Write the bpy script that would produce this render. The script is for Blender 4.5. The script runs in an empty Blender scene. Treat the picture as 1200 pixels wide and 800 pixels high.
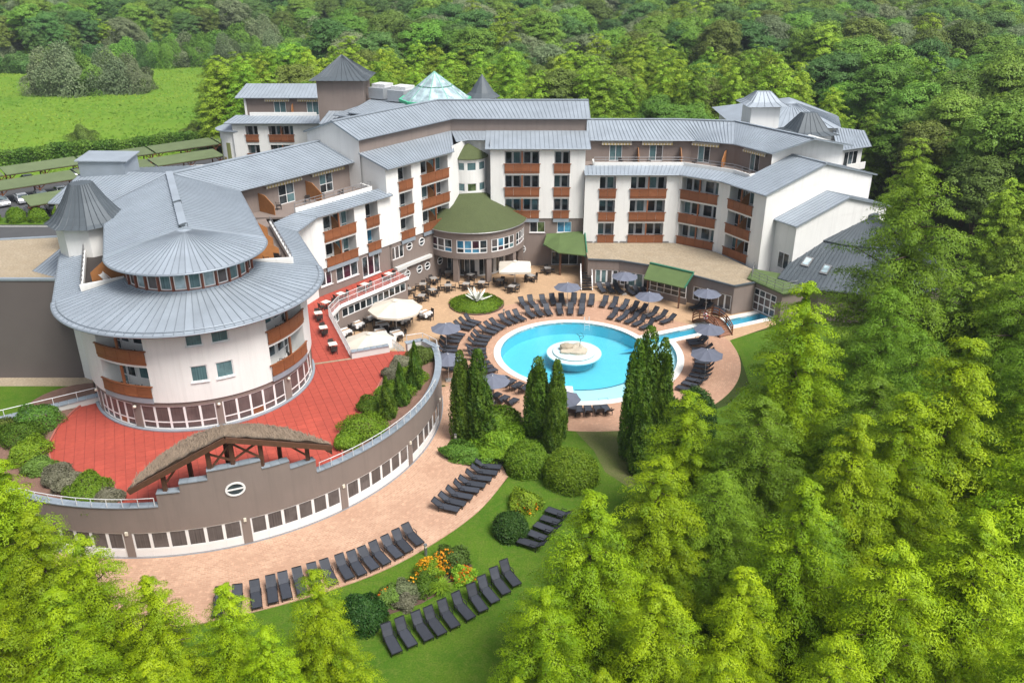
import bpy, bmesh, math, random
import numpy as np
from mathutils import Vector, Matrix
from mathutils.geometry import tessellate_polygon

R = math.radians
random.seed(7)
rng = np.random.default_rng(11)
SC = bpy.context.scene
COL = SC.collection

# ---------------------------------------------------------------- camera
cam_d = bpy.data.cameras.new('camera')
cam = bpy.data.objects.new('camera', cam_d)
COL.objects.link(cam)
cam.location = (0, 0, 37.0)
cam.rotation_euler = (R(90 - 25), 0, 0)
cam_d.sensor_width = 36.0
cam_d.lens = 30.0
cam_d.clip_start = 0.5
cam_d.clip_end = 6000
SC.camera = cam

# ---------------------------------------------------------------- sky, sun, exposure
SUN_EL, SUN_AZ = R(57), R(132)        # high, to the right of the camera, veiled
w = bpy.data.worlds.new('World')
SC.world = w
w.use_nodes = True
nt = w.node_tree
nt.nodes.clear()
sky = nt.nodes.new('ShaderNodeTexSky')
sky.sky_type = 'NISHITA'
sky.sun_disc = False
sky.sun_elevation = SUN_EL
sky.sun_rotation = SUN_AZ
sky.air_density = 1.0
sky.dust_density = 4.0
sky.ozone_density = 1.0
hsv = nt.nodes.new('ShaderNodeHueSaturation')     # thin bright overcast: the blue is veiled
hsv.inputs['Saturation'].default_value = 0.42
bg = nt.nodes.new('ShaderNodeBackground')
bg.inputs['Strength'].default_value = 0.115
wo = nt.nodes.new('ShaderNodeOutputWorld')
nt.links.new(sky.outputs[0], hsv.inputs['Color'])
nt.links.new(hsv.outputs[0], bg.inputs[0])
nt.links.new(bg.outputs[0], wo.inputs[0])

sun_d = bpy.data.lights.new('sun', 'SUN')
sun_d.energy = 2.6
sun_d.angle = R(24)
sun_d.color = (1.0, 0.96, 0.9)
sun = bpy.data.objects.new('sun', sun_d)
COL.objects.link(sun)
sd = Vector((math.sin(SUN_AZ) * math.cos(SUN_EL), math.cos(SUN_AZ) * math.cos(SUN_EL), math.sin(SUN_EL)))
sun.rotation_euler = sd.to_track_quat('Z', 'Y').to_euler()

SC.view_settings.view_transform = 'Standard'
SC.view_settings.look = 'None'
SC.view_settings.gamma = 1.0
SC.view_settings.exposure = 0.62
SC.view_settings.use_curve_mapping = False
SC.cycles.max_bounces = 6
SC.cycles.diffuse_bounces = 1
SC.cycles.glossy_bounces = 3
SC.cycles.transmission_bounces = 4
SC.cycles.transparent_max_bounces = 8
SC.cycles.use_denoising = True

# ---------------------------------------------------------------- materials
M = {}
def new_mat(name):
    m = bpy.data.materials.new(name); m.use_nodes = True
    n = m.node_tree; n.nodes.clear()
    out = n.nodes.new('ShaderNodeOutputMaterial')
    b = n.nodes.new('ShaderNodeBsdfPrincipled')
    n.links.new(b.outputs[0], out.inputs[0])
    M[name] = m
    return m, n, b, out

def mixrgb(n, fac, a, b, mode='MIX'):
    x = n.nodes.new('ShaderNodeMix'); x.data_type = 'RGBA'; x.blend_type = mode
    for sock, val in ((x.inputs[0], fac), (x.inputs[6], a), (x.inputs[7], b)):
        if isinstance(val, bpy.types.NodeSocket): n.links.new(val, sock)
        elif isinstance(val, (tuple, list)): sock.default_value = (*val[:3], 1)
        else: sock.default_value = val
    return x.outputs[2]

def coords(n, kind='pos'):
    if kind == 'pos':
        return n.nodes.new('ShaderNodeNewGeometry').outputs['Position']
    return n.nodes.new('ShaderNodeTexCoord').outputs['Object']

def noise(n, co, scale, detail=4, rough=0.55):
    t = n.nodes.new('ShaderNodeTexNoise')
    t.inputs['Scale'].default_value = scale
    t.inputs['Detail'].default_value = detail
    t.inputs['Roughness'].default_value = rough
    n.links.new(co, t.inputs['Vector'])
    return t.outputs[0]

def ramp(n, fac, p0, p1):
    m = n.nodes.new('ShaderNodeMapRange')
    m.inputs[1].default_value = p0; m.inputs[2].default_value = p1
    n.links.new(fac, m.inputs[0])
    return m.outputs[0]

def simple(name, col, rough=0.7, metal=0.0, var=0.12, scale=1.2, col2=None, bump=0.0, bscale=20, kind='pos', objvar=0.0, spec=0.5, streak=0.0):
    m, n, b, out = new_mat(name)
    co = coords(n, kind)
    f1 = noise(n, co, scale, 5)
    c2 = col2 or tuple(c * (1 - var) for c in col)
    c = mixrgb(n, ramp(n, f1, 0.3, 0.7), col, c2)
    if col2 is not None and var:
        f2 = noise(n, co, scale * 7, 3)
        c = mixrgb(n, ramp(n, f2, 0.35, 0.75), c, tuple(x * (1 - var) for x in col))
    if streak:      # rain streaks and grime running down the wall
        mp = n.nodes.new('ShaderNodeVectorMath'); mp.operation = 'MULTIPLY'; mp.inputs[1].default_value = (2.2, 2.2, 0.16)
        n.links.new(co, mp.inputs[0])
        c = mixrgb(n, ramp(n, noise(n, mp.outputs[0], 1.0, 5, 0.65), 0.5, 0.85), c, tuple(x * (1 - streak) for x in col))
    if objvar:
        oi = n.nodes.new('ShaderNodeObjectInfo')
        hs = n.nodes.new('ShaderNodeHueSaturation')
        n.links.new(c, hs.inputs['Color'])
        mr = n.nodes.new('ShaderNodeMapRange')
        mr.inputs[3].default_value = 1 - objvar; mr.inputs[4].default_value = 1 + objvar
        n.links.new(oi.outputs['Random'], mr.inputs[0])
        n.links.new(mr.outputs[0], hs.inputs['Value'])
        c = hs.outputs[0]
    n.links.new(c, b.inputs['Base Color'])
    b.inputs['Roughness'].default_value = rough
    b.inputs['Metallic'].default_value = metal
    b.inputs['Specular IOR Level'].default_value = spec
    if bump:
        bp = n.nodes.new('ShaderNodeBump'); bp.inputs['Strength'].default_value = bump
        bp.inputs['Distance'].default_value = 0.05
        n.links.new(noise(n, co, bscale, 4), bp.inputs['Height'])
        n.links.new(bp.outputs[0], b.inputs['Normal'])
    return m

simple('white_plaster', (0.77, 0.77, 0.75), 0.85, var=0.05, scale=0.5, bump=0.1, bscale=30, streak=0.16)
simple('grey_white', (0.62, 0.62, 0.60), 0.85, var=0.08, scale=0.8)
simple('brown_plaster', (0.235, 0.190, 0.168), 0.85, var=0.10, scale=0.6, bump=0.1, bscale=40, streak=0.2)
simple('dark_plaster', (0.13, 0.11, 0.105), 0.85, var=0.1, scale=0.5)
simple('zinc', (0.375, 0.43, 0.49), 0.42, 0.25, var=0.2, scale=0.45, objvar=0.08)
simple('zinc_seam', (0.26, 0.30, 0.345), 0.45, 0.35, var=0.1)
simple('zinc_dark', (0.085, 0.105, 0.122), 0.6, 0.1, var=0.2, scale=0.7)
simple('zinc_dark_seam', (0.07, 0.085, 0.10), 0.5, 0.3, var=0.1)
simple('coping', (0.34, 0.40, 0.46), 0.5, 0.3, var=0.15, scale=1.5, objvar=0.08)
simple('wood', (0.275, 0.098, 0.038), 0.55, var=0.3, scale=3, col2=(0.22, 0.075, 0.03), objvar=0.12)
simple('wood_screen', (0.40, 0.17, 0.055), 0.55, var=0.2, scale=3, objvar=0.08)
simple('wood_dark', (0.115, 0.052, 0.028), 0.6, var=0.3, scale=4, objvar=0.1)
simple('wood_red', (0.22, 0.065, 0.035), 0.5, var=0.2, scale=4)
simple('frame_white', (0.80, 0.80, 0.80), 0.45, var=0.03)
simple('rail_white', (0.75, 0.76, 0.77), 0.4, 0.2, var=0.03)
simple('rail_grey', (0.30, 0.30, 0.31), 0.4, 0.6, var=0.05)
simple('red_tile', (0.455, 0.078, 0.05), 0.75, var=0.22, scale=0.5, col2=(0.39, 0.064, 0.043), objvar=0.09)
simple('red_joint', (0.25, 0.05, 0.038), 0.9, var=0.2)
simple('red_soffit', (0.42, 0.13, 0.10), 0.8, var=0.1)
simple('green_shingle', (0.082, 0.105, 0.038), 0.9, var=0.25, scale=0.9, bump=0.3, bscale=60, col2=(0.068, 0.088, 0.032))
simple('green_shingle_bright', (0.10, 0.155, 0.05), 0.9, var=0.2, scale=0.9, bump=0.3, bscale=60)
simple('green_trim', (0.03, 0.17, 0.10), 0.5, var=0.1)
simple('green_bar', (0.20, 0.45, 0.36), 0.4, var=0.05)
simple('green_frame', (0.06, 0.48, 0.26), 0.4, var=0.05)
simple('carport_green', (0.125, 0.165, 0.075), 0.9, var=0.2, scale=0.5, objvar=0.06)
simple('gravel', (0.43, 0.355, 0.255), 0.95, var=0.45, scale=0.8, col2=(0.36, 0.285, 0.19), bump=0.5, bscale=18)
simple('thatch', (0.31, 0.235, 0.17), 0.95, var=0.45, scale=1.6, col2=(0.23, 0.175, 0.125), bump=0.35, bscale=40)
simple('asphalt', (0.075, 0.077, 0.082), 0.95, var=0.2, scale=0.5)
simple('road_paint', (0.6, 0.6, 0.58), 0.8, var=0.15, scale=3)
simple('coping_pool', (0.78, 0.78, 0.74), 0.7, var=0.06, scale=2)
simple('stone', (0.46, 0.40, 0.30), 0.9, var=0.35, scale=2.0, col2=(0.32, 0.26, 0.19), bump=0.6, bscale=6, kind='obj')
simple('stone_pale', (0.60, 0.54, 0.43), 0.9, var=0.35, scale=2.0, col2=(0.46, 0.40, 0.31), bump=0.6, bscale=6, kind='obj')
simple('fabric_sling', (0.040, 0.046, 0.062), 0.7, var=0.15, scale=3, objvar=0.22, kind='obj')
simple('sling_frame', (0.035, 0.036, 0.042), 0.45, 0.5, var=0.1)
simple('umbrella_grey', (0.135, 0.15, 0.20), 0.85, var=0.1, scale=1.5, objvar=0.06, kind='obj')
simple('parasol_cream', (0.64, 0.585, 0.50), 0.85, var=0.05, scale=1.5, kind='obj')
simple('rattan', (0.045, 0.036, 0.033), 0.7, var=0.3, scale=8, objvar=0.2, kind='obj')
simple('table_top', (0.36, 0.34, 0.32), 0.5, var=0.12, scale=3, objvar=0.12, kind='obj')
simple('table_white', (0.72, 0.69, 0.62), 0.5, var=0.08, scale=3, kind='obj')
simple('cloth_white', (0.78, 0.77, 0.76), 0.9, var=0.05, scale=3, kind='obj')
simple('runner_tan', (0.42, 0.27, 0.16), 0.9, var=0.2, scale=4, kind='obj')
simple('navy', (0.03, 0.04, 0.11), 0.9, var=0.2, scale=4, kind='obj')
simple('soil', (0.14, 0.085, 0.06), 0.95, var=0.4, scale=2.2, col2=(0.10, 0.06, 0.045), bump=0.6, bscale=12)
simple('mulch', (0.26, 0.15, 0.11), 0.95, var=0.4, scale=1.8, col2=(0.18, 0.10, 0.075), bump=0.6, bscale=9)
simple('bark', (0.12, 0.085, 0.06), 0.9, var=0.4, scale=3, kind='obj', bump=0.6, bscale=14)
simple('bark_pale', (0.30, 0.27, 0.24), 0.9, var=0.3, scale=3, kind='obj')
simple('hvac', (0.40, 0.43, 0.46), 0.5, 0.3, var=0.1, scale=2)
simple('concrete', (0.42, 0.40, 0.37), 0.9, var=0.15, scale=1.0)
simple('black_rubber', (0.02, 0.02, 0.022), 0.6, var=0.1)
simple('pool_deep', (0.16, 0.63, 0.77), 0.5, var=0.06, scale=1.2, col2=(0.13, 0.59, 0.75))
simple('pool_shallow', (0.58, 0.78, 0.81), 0.5, var=0.05, scale=1.0)
simple('pool_channel', (0.05, 0.40, 0.68), 0.5, var=0.08, scale=1.0)
simple('pool_line', (0.04, 0.10, 0.16), 0.5, var=0.05)
simple('sculpture_white', (0.70, 0.72, 0.66), 0.6, var=0.12, scale=3, kind='obj')
simple('bronze', (0.05, 0.10, 0.085), 0.5, 0.6, var=0.2, kind='obj')
simple('lifebuoy_white', (0.8, 0.75, 0.75), 0.5, var=0.03, kind='obj')
simple('lifebuoy_red', (0.5, 0.08, 0.10), 0.5, var=0.03, kind='obj')
simple('lamp_globe', (0.75, 0.70, 0.58), 0.4, var=0.03, kind='obj')
simple('bay_ochre', (0.36, 0.28, 0.12), 0.8, var=0.1)
simple('bay_green', (0.22, 0.24, 0.08), 0.8, var=0.1)
simple('awning_yellow', (0.50, 0.38, 0.14), 0.85, var=0.05)
simple('plank', (0.24, 0.10, 0.05), 0.6, var=0.35, scale=2.5, col2=(0.18, 0.07, 0.036), objvar=0.18)

def glass_mat(name, dark, tint, spec=0.5, rough=0.06, stripes=0.0):
    """a pane with a curtain or a dim room behind it: each pane a little different"""
    m, n, b, out = new_mat(name)
    oi = n.nodes.new('ShaderNodeObjectInfo')
    c = mixrgb(n, ramp(n, oi.outputs['Random'], 0.25, 0.9), dark, tint)
    co = coords(n, 'pos')
    f = noise(n, co, 0.9, 3)
    c = mixrgb(n, ramp(n, f, 0.38, 0.62), c, tuple(x * 0.55 for x in dark))
    if stripes:
        sp = n.nodes.new('ShaderNodeSeparateXYZ'); n.links.new(co, sp.inputs[0])
        ad = n.nodes.new('ShaderNodeMath'); ad.operation = 'MULTIPLY_ADD'; ad.inputs[1].default_value = 0.8
        n.links.new(sp.outputs[1], ad.inputs[0]); n.links.new(sp.outputs[0], ad.inputs[2])
        cb = n.nodes.new('ShaderNodeCombineXYZ'); n.links.new(ad.outputs[0], cb.inputs[0])
        f2 = noise(n, cb.outputs[0], 9, 3)
        c = mixrgb(n, ramp(n, f2, 0.35, 0.65), c, tuple(x * (1 - stripes) for x in tint))
    n.links.new(c, b.inputs['Base Color'])
    b.inputs['Roughness'].default_value = rough
    b.inputs['Specular IOR Level'].default_value = spec
    return m
glass_mat('glass', (0.022, 0.028, 0.032), (0.13, 0.17, 0.19))
glass_mat('glass_teal', (0.06, 0.13, 0.14), (0.17, 0.29, 0.31), stripes=0.25)
glass_mat('glass_curtain', (0.12, 0.10, 0.10), (0.20, 0.165, 0.16), stripes=0.45)
glass_mat('glass_dim', (0.085, 0.078, 0.078), (0.165, 0.15, 0.148), stripes=0.3)
glass_mat('glass_wine', (0.06, 0.022, 0.04), (0.10, 0.035, 0.06))
glass_mat('glass_blue', (0.05, 0.22, 0.38), (0.10, 0.38, 0.55))
glass_mat('glass_green', (0.06, 0.10, 0.03), (0.14, 0.19, 0.08))
glass_mat('glass_sky', (0.40, 0.53, 0.58), (0.56, 0.68, 0.73), rough=0.12)

def paver_mat(name, c1, c2, mortar, scale=1.0, bw=0.22, bh=0.11, rad=None):
    m, n, b, out = new_mat(name)
    co = coords(n, 'pos')
    if rad:   # rows follow rings about a centre
        vm = n.nodes.new('ShaderNodeVectorMath'); vm.operation = 'SUBTRACT'
        vm.inputs[1].default_value = (rad[0], rad[1], 0); n.links.new(co, vm.inputs[0])
        sp = n.nodes.new('ShaderNodeSeparateXYZ'); n.links.new(vm.outputs[0], sp.inputs[0])
        at = n.nodes.new('ShaderNodeMath'); at.operation = 'ARCTAN2'
        n.links.new(sp.outputs[1], at.inputs[0]); n.links.new(sp.outputs[0], at.inputs[1])
        mu = n.nodes.new('ShaderNodeMath'); mu.operation = 'MULTIPLY'; mu.inputs[1].default_value = rad[2]
        n.links.new(at.outputs[0], mu.inputs[0])
        ln = n.nodes.new('ShaderNodeVectorMath'); ln.operation = 'LENGTH'; n.links.new(vm.outputs[0], ln.inputs[0])
        cb = n.nodes.new('ShaderNodeCombineXYZ')
        n.links.new(mu.outputs[0], cb.inputs[0]); n.links.new(ln.outputs['Value'], cb.inputs[1])
        bco = cb.outputs[0]
    else:
        bco = co
    br = n.nodes.new('ShaderNodeTexBrick')
    br.inputs['Scale'].default_value = 1.0
    br.inputs['Brick Width'].default_value = bw * scale
    br.inputs['Row Height'].default_value = bh * scale
    br.inputs['Mortar Size'].default_value = 0.012 * scale
    br.inputs['Color1'].default_value = (*c1, 1); br.inputs['Color2'].default_value = (*c2, 1)
    br.inputs['Mortar'].default_value = (*mortar, 1)
    n.links.new(bco, br.inputs['Vector'])
    f = noise(n, co, 0.35, 6)
    c = mixrgb(n, ramp(n, f, 0.3, 0.72), br.outputs[0], tuple(0.5 * (a + bb) * 0.83 for a, bb in zip(c1, c2)))
    f3 = noise(n, co, 2.6, 5, 0.7)
    c = mixrgb(n, ramp(n, f3, 0.52, 0.8), c, tuple(min(1, x * 1.25) for x in c1))
    n.links.new(c, b.inputs['Base Color'])
    b.inputs['Roughness'].default_value = 0.9
    return m
paver_mat('brick_pool', (0.54, 0.325, 0.22), (0.45, 0.25, 0.165), (0.37, 0.27, 0.19), rad=(6.2, 76.8, 11.0), scale=1.6)
paver_mat('brick_path', (0.56, 0.35, 0.24), (0.42, 0.235, 0.155), (0.55, 0.41, 0.30), rad=(-25.4, 64.6, 22.0), scale=1.7)
paver_mat('deck_beige', (0.52, 0.345, 0.205), (0.47, 0.30, 0.175), (0.42, 0.29, 0.18), scale=2.0)

def grass_mat(name, c1, c2, c3, s=0.25):
    m, n, b, out = new_mat(name)
    co = coords(n, 'pos')
    c = mixrgb(n, ramp(n, noise(n, co, s, 6, 0.6), 0.3, 0.7), c1, c2)
    c = mixrgb(n, ramp(n, noise(n, co, s * 6.3, 5, 0.7), 0.45, 0.8), c, c3)
    c = mixrgb(n, ramp(n, noise(n, co, 9.0, 4, 0.7), 0.35, 0.75), c, tuple(x * 0.62 for x in c1))
    n.links.new(c, b.inputs['Base Color'])
    b.inputs['Roughness'].default_value = 0.95
    b.inputs['Specular IOR Level'].default_value = 0.15
    bp = n.nodes.new('ShaderNodeBump'); bp.inputs['Strength'].default_value = 0.6; bp.inputs['Distance'].default_value = 0.06
    n.links.new(noise(n, co, 14, 4, 0.7), bp.inputs['Height']); n.links.new(bp.outputs[0], b.inputs['Normal'])
    return m
grass_mat('lawn', (0.060, 0.150, 0.010), (0.125, 0.215, 0.018), (0.17, 0.205, 0.04), 0.35)
grass_mat('lawn_worn', (0.13, 0.16, 0.045), (0.18, 0.17, 0.08), (0.10, 0.15, 0.03), 0.5)
grass_mat('meadow', (0.11, 0.245, 0.02), (0.19, 0.315, 0.028), (0.25, 0.33, 0.05), 0.045)
grass_mat('forest_floor', (0.045, 0.075, 0.018), (0.06, 0.085, 0.02), (0.07, 0.06, 0.025), 0.1)

def leaf_mat(name, c1, c2, trans=0.35, hue=0.02, val=0.22):
    """leaf colour runs between c1 and c2 by a random value stored per leaf; every plant differs a little"""
    m, n, b, out = new_mat(name)
    at = n.nodes.new('ShaderNodeAttribute'); at.attribute_name = 'tint'
    c = mixrgb(n, at.outputs['Fac'], c1, c2)
    oi = n.nodes.new('ShaderNodeObjectInfo')
    hs = n.nodes.new('ShaderNodeHueSaturation')
    mh = n.nodes.new('ShaderNodeMapRange'); mh.inputs[3].default_value = 0.5 - hue; mh.inputs[4].default_value = 0.5 + hue
    mv = n.nodes.new('ShaderNodeMapRange'); mv.inputs[3].default_value = 1 - val; mv.inputs[4].default_value = 1 + val
    ml = n.nodes.new('ShaderNodeMath'); ml.operation = 'FRACT'
    mm = n.nodes.new('ShaderNodeMath'); mm.operation = 'MULTIPLY'; mm.inputs[1].default_value = 7.31
    n.links.new(oi.outputs['Random'], mm.inputs[0]); n.links.new(mm.outputs[0], ml.inputs[0])
    n.links.new(oi.outputs['Random'], mh.inputs[0]); n.links.new(ml.outputs[0], mv.inputs[0])
    n.links.new(mh.outputs[0], hs.inputs['Hue']); n.links.new(mv.outputs[0], hs.inputs['Value'])
    n.links.new(c, hs.inputs['Color'])
    n.links.new(hs.outputs[0], b.inputs['Base Color'])
    b.inputs['Roughness'].default_value = 0.55
    b.inputs['Specular IOR Level'].default_value = 0.25
    tr = n.nodes.new('ShaderNodeBsdfTranslucent'); n.links.new(hs.outputs[0], tr.inputs[0])
    mx = n.nodes.new('ShaderNodeMixShader'); mx.inputs[0].default_value = trans
    n.links.new(b.outputs[0], mx.inputs[1]); n.links.new(tr.outputs[0], mx.inputs[2])
    n.links.new(mx.outputs[0], out.inputs[0])
    return m
leaf_mat('leaf_lime', (0.112, 0.225, 0.003), (0.365, 0.50, 0.005), 0.15, 0.008, 0.18)
leaf_mat('leaf_big', (0.095, 0.22, 0.010), (0.22, 0.38, 0.02), 0.14, 0.01, 0.15)
leaf_mat('leaf_green', (0.09, 0.205, 0.022), (0.20, 0.345, 0.042), 0.14, .018, .28)
leaf_mat('leaf_mid', (0.13, 0.255, 0.014), (0.285, 0.43, 0.028), 0.14, 0.018, .32)
leaf_mat('leaf_dark', (0.055, 0.145, 0.032), (0.125, 0.24, 0.055), 0.14, .018, .25)
leaf_mat('leaf_olive', (0.085, 0.13, 0.022), (0.17, 0.25, 0.04), 0.14, .02, .28)
leaf_mat('leaf_grey', (0.14, 0.20, 0.09), (0.27, 0.33, 0.17), 0.3)
leaf_mat('leaf_cypress', (0.055, 0.125, 0.010), (0.14, 0.235, 0.018), 0.3, 0.01, 0.1)
leaf_mat('leaf_yew', (0.022, 0.075, 0.012), (0.06, 0.13, 0.02), 0.25)
leaf_mat('leaf_moss', (0.10, 0.20, 0.010), (0.21, 0.33, 0.018), 0.2, 0.008, 0.15)
leaf_mat('leaf_heather', (0.15, 0.155, 0.09), (0.28, 0.27, 0.19), 0.25)
leaf_mat('leaf_meadow', (0.12, 0.25, 0.02), (0.215, 0.33, 0.03), 0.35, 0.0, 0.0)
leaf_mat('petal_orange', (0.55, 0.17, 0.01), (0.75, 0.36, 0.02), 0.3)

def water_mat():
    m, n, b, out = new_mat('water')
    n.nodes.remove(b)
    t = n.nodes.new('ShaderNodeBsdfTransparent'); t.inputs[0].default_value = (0.80, 0.95, 0.98, 1)
    g = n.nodes.new('ShaderNodeBsdfGlossy'); g.inputs['Roughness'].default_value = 0.03
    fr = n.nodes.new('ShaderNodeFresnel'); fr.inputs[0].default_value = 1.33
    bp = n.nodes.new('ShaderNodeBump'); bp.inputs['Strength'].default_value = 0.25; bp.inputs['Distance'].default_value = 0.1
    n.links.new(noise(n, coords(n, 'pos'), 2.2, 3), bp.inputs['Height'])
    n.links.new(bp.outputs[0], g.inputs['Normal']); n.links.new(bp.outputs[0], fr.inputs['Normal'])
    mx = n.nodes.new('ShaderNodeMixShader')
    n.links.new(fr.outputs[0], mx.inputs[0]); n.links.new(t.outputs[0], mx.inputs[1]); n.links.new(g.outputs[0], mx.inputs[2])
    n.links.new(mx.outputs[0], out.inputs[0])
water_mat()

# ---------------------------------------------------------------- object helpers
ORG = {}
def tag(o, label=None, cat=None, group=None, kind=None):
    if label: o['label'] = label
    if cat: o['category'] = cat
    if group: o['group'] = group
    if kind: o['kind'] = kind
    return o

def empty(name, loc=(0, 0, 0), rz=0.0, label=None, cat=None, group=None):
    o = bpy.data.objects.new(name, None)
    o.empty_display_size = 0.3
    COL.objects.link(o)
    o.location = loc
    o.rotation_euler = (0, 0, rz)
    ORG[o.name] = Vector(loc)
    return tag(o, label, cat, group)

class MB:
    """collects geometry in world coordinates; build() makes ONE mesh object"""
    def __init__(s): s.v = []; s.f = []
    def add(s, vs, fs):
        k = len(s.v); s.v += [tuple(p) for p in vs]; s.f += [tuple(i + k for i in f) for f in fs]; return s
    HEX = [(0, 3, 2, 1), (4, 5, 6, 7), (0, 1, 5, 4), (1, 2, 6, 5), (2, 3, 7, 6), (3, 0, 4, 7)]
    def hexa(s, vs): return s.add(vs, s.HEX)
    def box(s, c, d, rz=0.0):
        x, y, z = d[0] / 2, d[1] / 2, d[2] / 2
        co, si = math.cos(rz), math.sin(rz)
        vs = [(c[0] + a * co - b * si, c[1] + a * si + b * co, c[2] + e) for e in (-z, z) for a, b in ((-x, -y), (x, -y), (x, y), (-x, y))]
        return s.hexa(vs)
    def beam(s, p, q, wd, ht=None):
        p, q = Vector(p), Vector(q); ht = ht or wd
        t = (q - p).normalized()
        up = Vector((0, 0, 1)) if abs(t.z) < 0.95 else Vector((0, 1, 0))
        a = t.cross(up).normalized() * wd / 2; b = a.cross(t).normalized() * ht / 2
        return s.hexa([p - a - b, p + a - b, p + a + b, p - a + b, q - a - b, q + a - b, q + a + b, q - a + b])
    def tube(s, pts, r, n=6, closed=False):
        pts = [Vector(p) for p in pts]; rings = []
        N = len(pts); rs = r if isinstance(r, (list, tuple)) else [r] * N
        for i, p in enumerate(pts):
            a = pts[i - 1] if (i or closed) else p; b = pts[(i + 1) % N] if (i < N - 1 or closed) else p
            t = (b - a).normalized()
            up = Vector((0, 0, 1)) if abs(t.z) < 0.9 else Vector((0, 1, 0))
            u = t.cross(up).normalized(); vv = u.cross(t)
            rings.append([p + (u * math.cos(2 * math.pi * k / n) + vv * math.sin(2 * math.pi * k / n)) * rs[i] for k in range(n)])
        fs = []; M_ = N if closed else N - 1
        for i in range(M_):
            for k in range(n):
                j = (i + 1) % N
                fs.append((i * n + k, i * n + (k + 1) % n, j * n + (k + 1) % n, j * n + k))
        if not closed:
            fs.append(tuple(range(n))[::-1]); fs.append(tuple((N - 1) * n + k for k in range(n)))
        return s.add([p for rg in rings for p in rg], fs)
    def prism(s, poly, z0, z1, top=True, bottom=True):
        n = len(poly)
        vs = [(x, y, z0) for x, y in poly] + [(x, y, z1) for x, y in poly]
        fs = [(i, (i + 1) % n, n + (i + 1) % n, n + i) for i in range(n)]
        if bottom: fs.append(tuple(range(n))[::-1])
        if top: fs.append(tuple(range(n, 2 * n)))
        return s.add(vs, fs)
    def lathe(s, prof, c=(0, 0, 0), n=24, a0=0.0, a1=2 * math.pi):
        full = abs(a1 - a0 - 2 * math.pi) < 1e-6
        m = n if full else n + 1; vs = []; fs = []
        for i in range(m):
            a = a0 + (a1 - a0) * i / n
            for r, z in prof: vs.append((c[0] + r * math.cos(a), c[1] + r * math.sin(a), c[2] + z))
        k = len(prof)
        for i in range(n):
            j = (i + 1) % m
            for q in range(k - 1): fs.append((i * k + q, j * k + q, j * k + q + 1, i * k + q + 1))
        return s.add(vs, fs)
    def strip(s, A, B):
        n = len(A)
        return s.add(list(A) + list(B), [(i, i + 1, n + i + 1, n + i) for i in range(n - 1)])
    def slab(s, A, B, th):
        """A, B: matching polylines; a plate between them with vertical thickness th"""
        A = [Vector(p) for p in A]; B = [Vector(p) for p in B]; d = Vector((0, 0, -th)); n = len(A)
        vs = A + B + [p + d for p in A] + [p + d for p in B]; fs = []
        for i in range(n - 1):
            fs += [(i, i + 1, n + i + 1, n + i), (2 * n + i, 3 * n + i, 3 * n + i + 1, 2 * n + i + 1),
                   (i, 2 * n + i, 2 * n + i + 1, i + 1), (n + i, n + i + 1, 3 * n + i + 1, 3 * n + i)]
        fs += [(0, n, 3 * n, 2 * n), (n - 1, 3 * n - 1, 4 * n - 1, 2 * n - 1)]
        return s.add(vs, fs)
    def mbox(s, S, u0, u1, v0, v1, d0, d1):
        us = S.cut(u0, u1); n = len(us); vs = []
        for u in us:
            vs += [S(u, v0, d0), S(u, v1, d0), S(u, v1, d1), S(u, v0, d1)]
        fs = [(0, 1, 2, 3), (4 * n - 4, 4 * n - 1, 4 * n - 2, 4 * n - 3)]
        for i in range(n - 1):
            a, b = 4 * i, 4 * i + 4
            for k in range(4): fs.append((a + k, b + k, b + (k + 1) % 4, a + (k + 1) % 4))
        return s.add(vs, fs)
    def mquad(s, S, u0, u1, v0, v1, d):
        us = S.cut(u0, u1)
        return s.strip([S(u, v0, d) for u in us], [S(u, v1, d) for u in us])
    def build(s, name, mat, parent=None, smooth=False, kind=None, label=None):
        o_ = ORG.get(parent.name, Vector()) if parent else Vector()
        me = bpy.data.meshes.new(name)
        me.from_pydata([(p[0] - o_[0], p[1] - o_[1], p[2] - o_[2]) for p in s.v], [], s.f)
        me.materials.append(M[mat])
        if smooth:
            me.polygons.foreach_set('use_smooth', [True] * len(me.polygons))
        ob = bpy.data.objects.new(name, me); COL.objects.link(ob)
        if parent: ob.parent = parent
        ORG[ob.name] = o_
        if kind: ob['kind'] = kind
        if label: ob['label'] = label
        return ob

KIDS = {}
def kids(o):
    return [c for c in bpy.data.objects if c.parent == o]
def freeze(root):
    """remember the children of a template so that copies are cheap"""
    for c in bpy.data.objects:
        if c.parent is not None: pass
    def rec(o):
        KIDS[o.name] = list(o.children)
        for c in o.children: rec(c)
    rec(root)
    return root
def copy_tree(o, parent=None):
    c = o.copy(); COL.objects.link(c)
    if parent: c.parent = parent
    for k in KIDS.get(o.name, ()): copy_tree(k, c)
    return c
class Placer:
    """first call moves the template itself, later calls copy it"""
    def __init__(s, root): s.root = freeze(root); s.used = False
    def __call__(s, loc, rz=0.0, label=None, cat=None, group=None, scale=None):
        if s.used: o = copy_tree(s.root)
        else: o = s.root; s.used = True
        o.location = loc; o.rotation_euler = (0, 0, rz)
        if scale: o.scale = scale if isinstance(scale, (tuple, list)) else (scale,) * 3
        return tag(o, label, cat, group)

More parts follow.
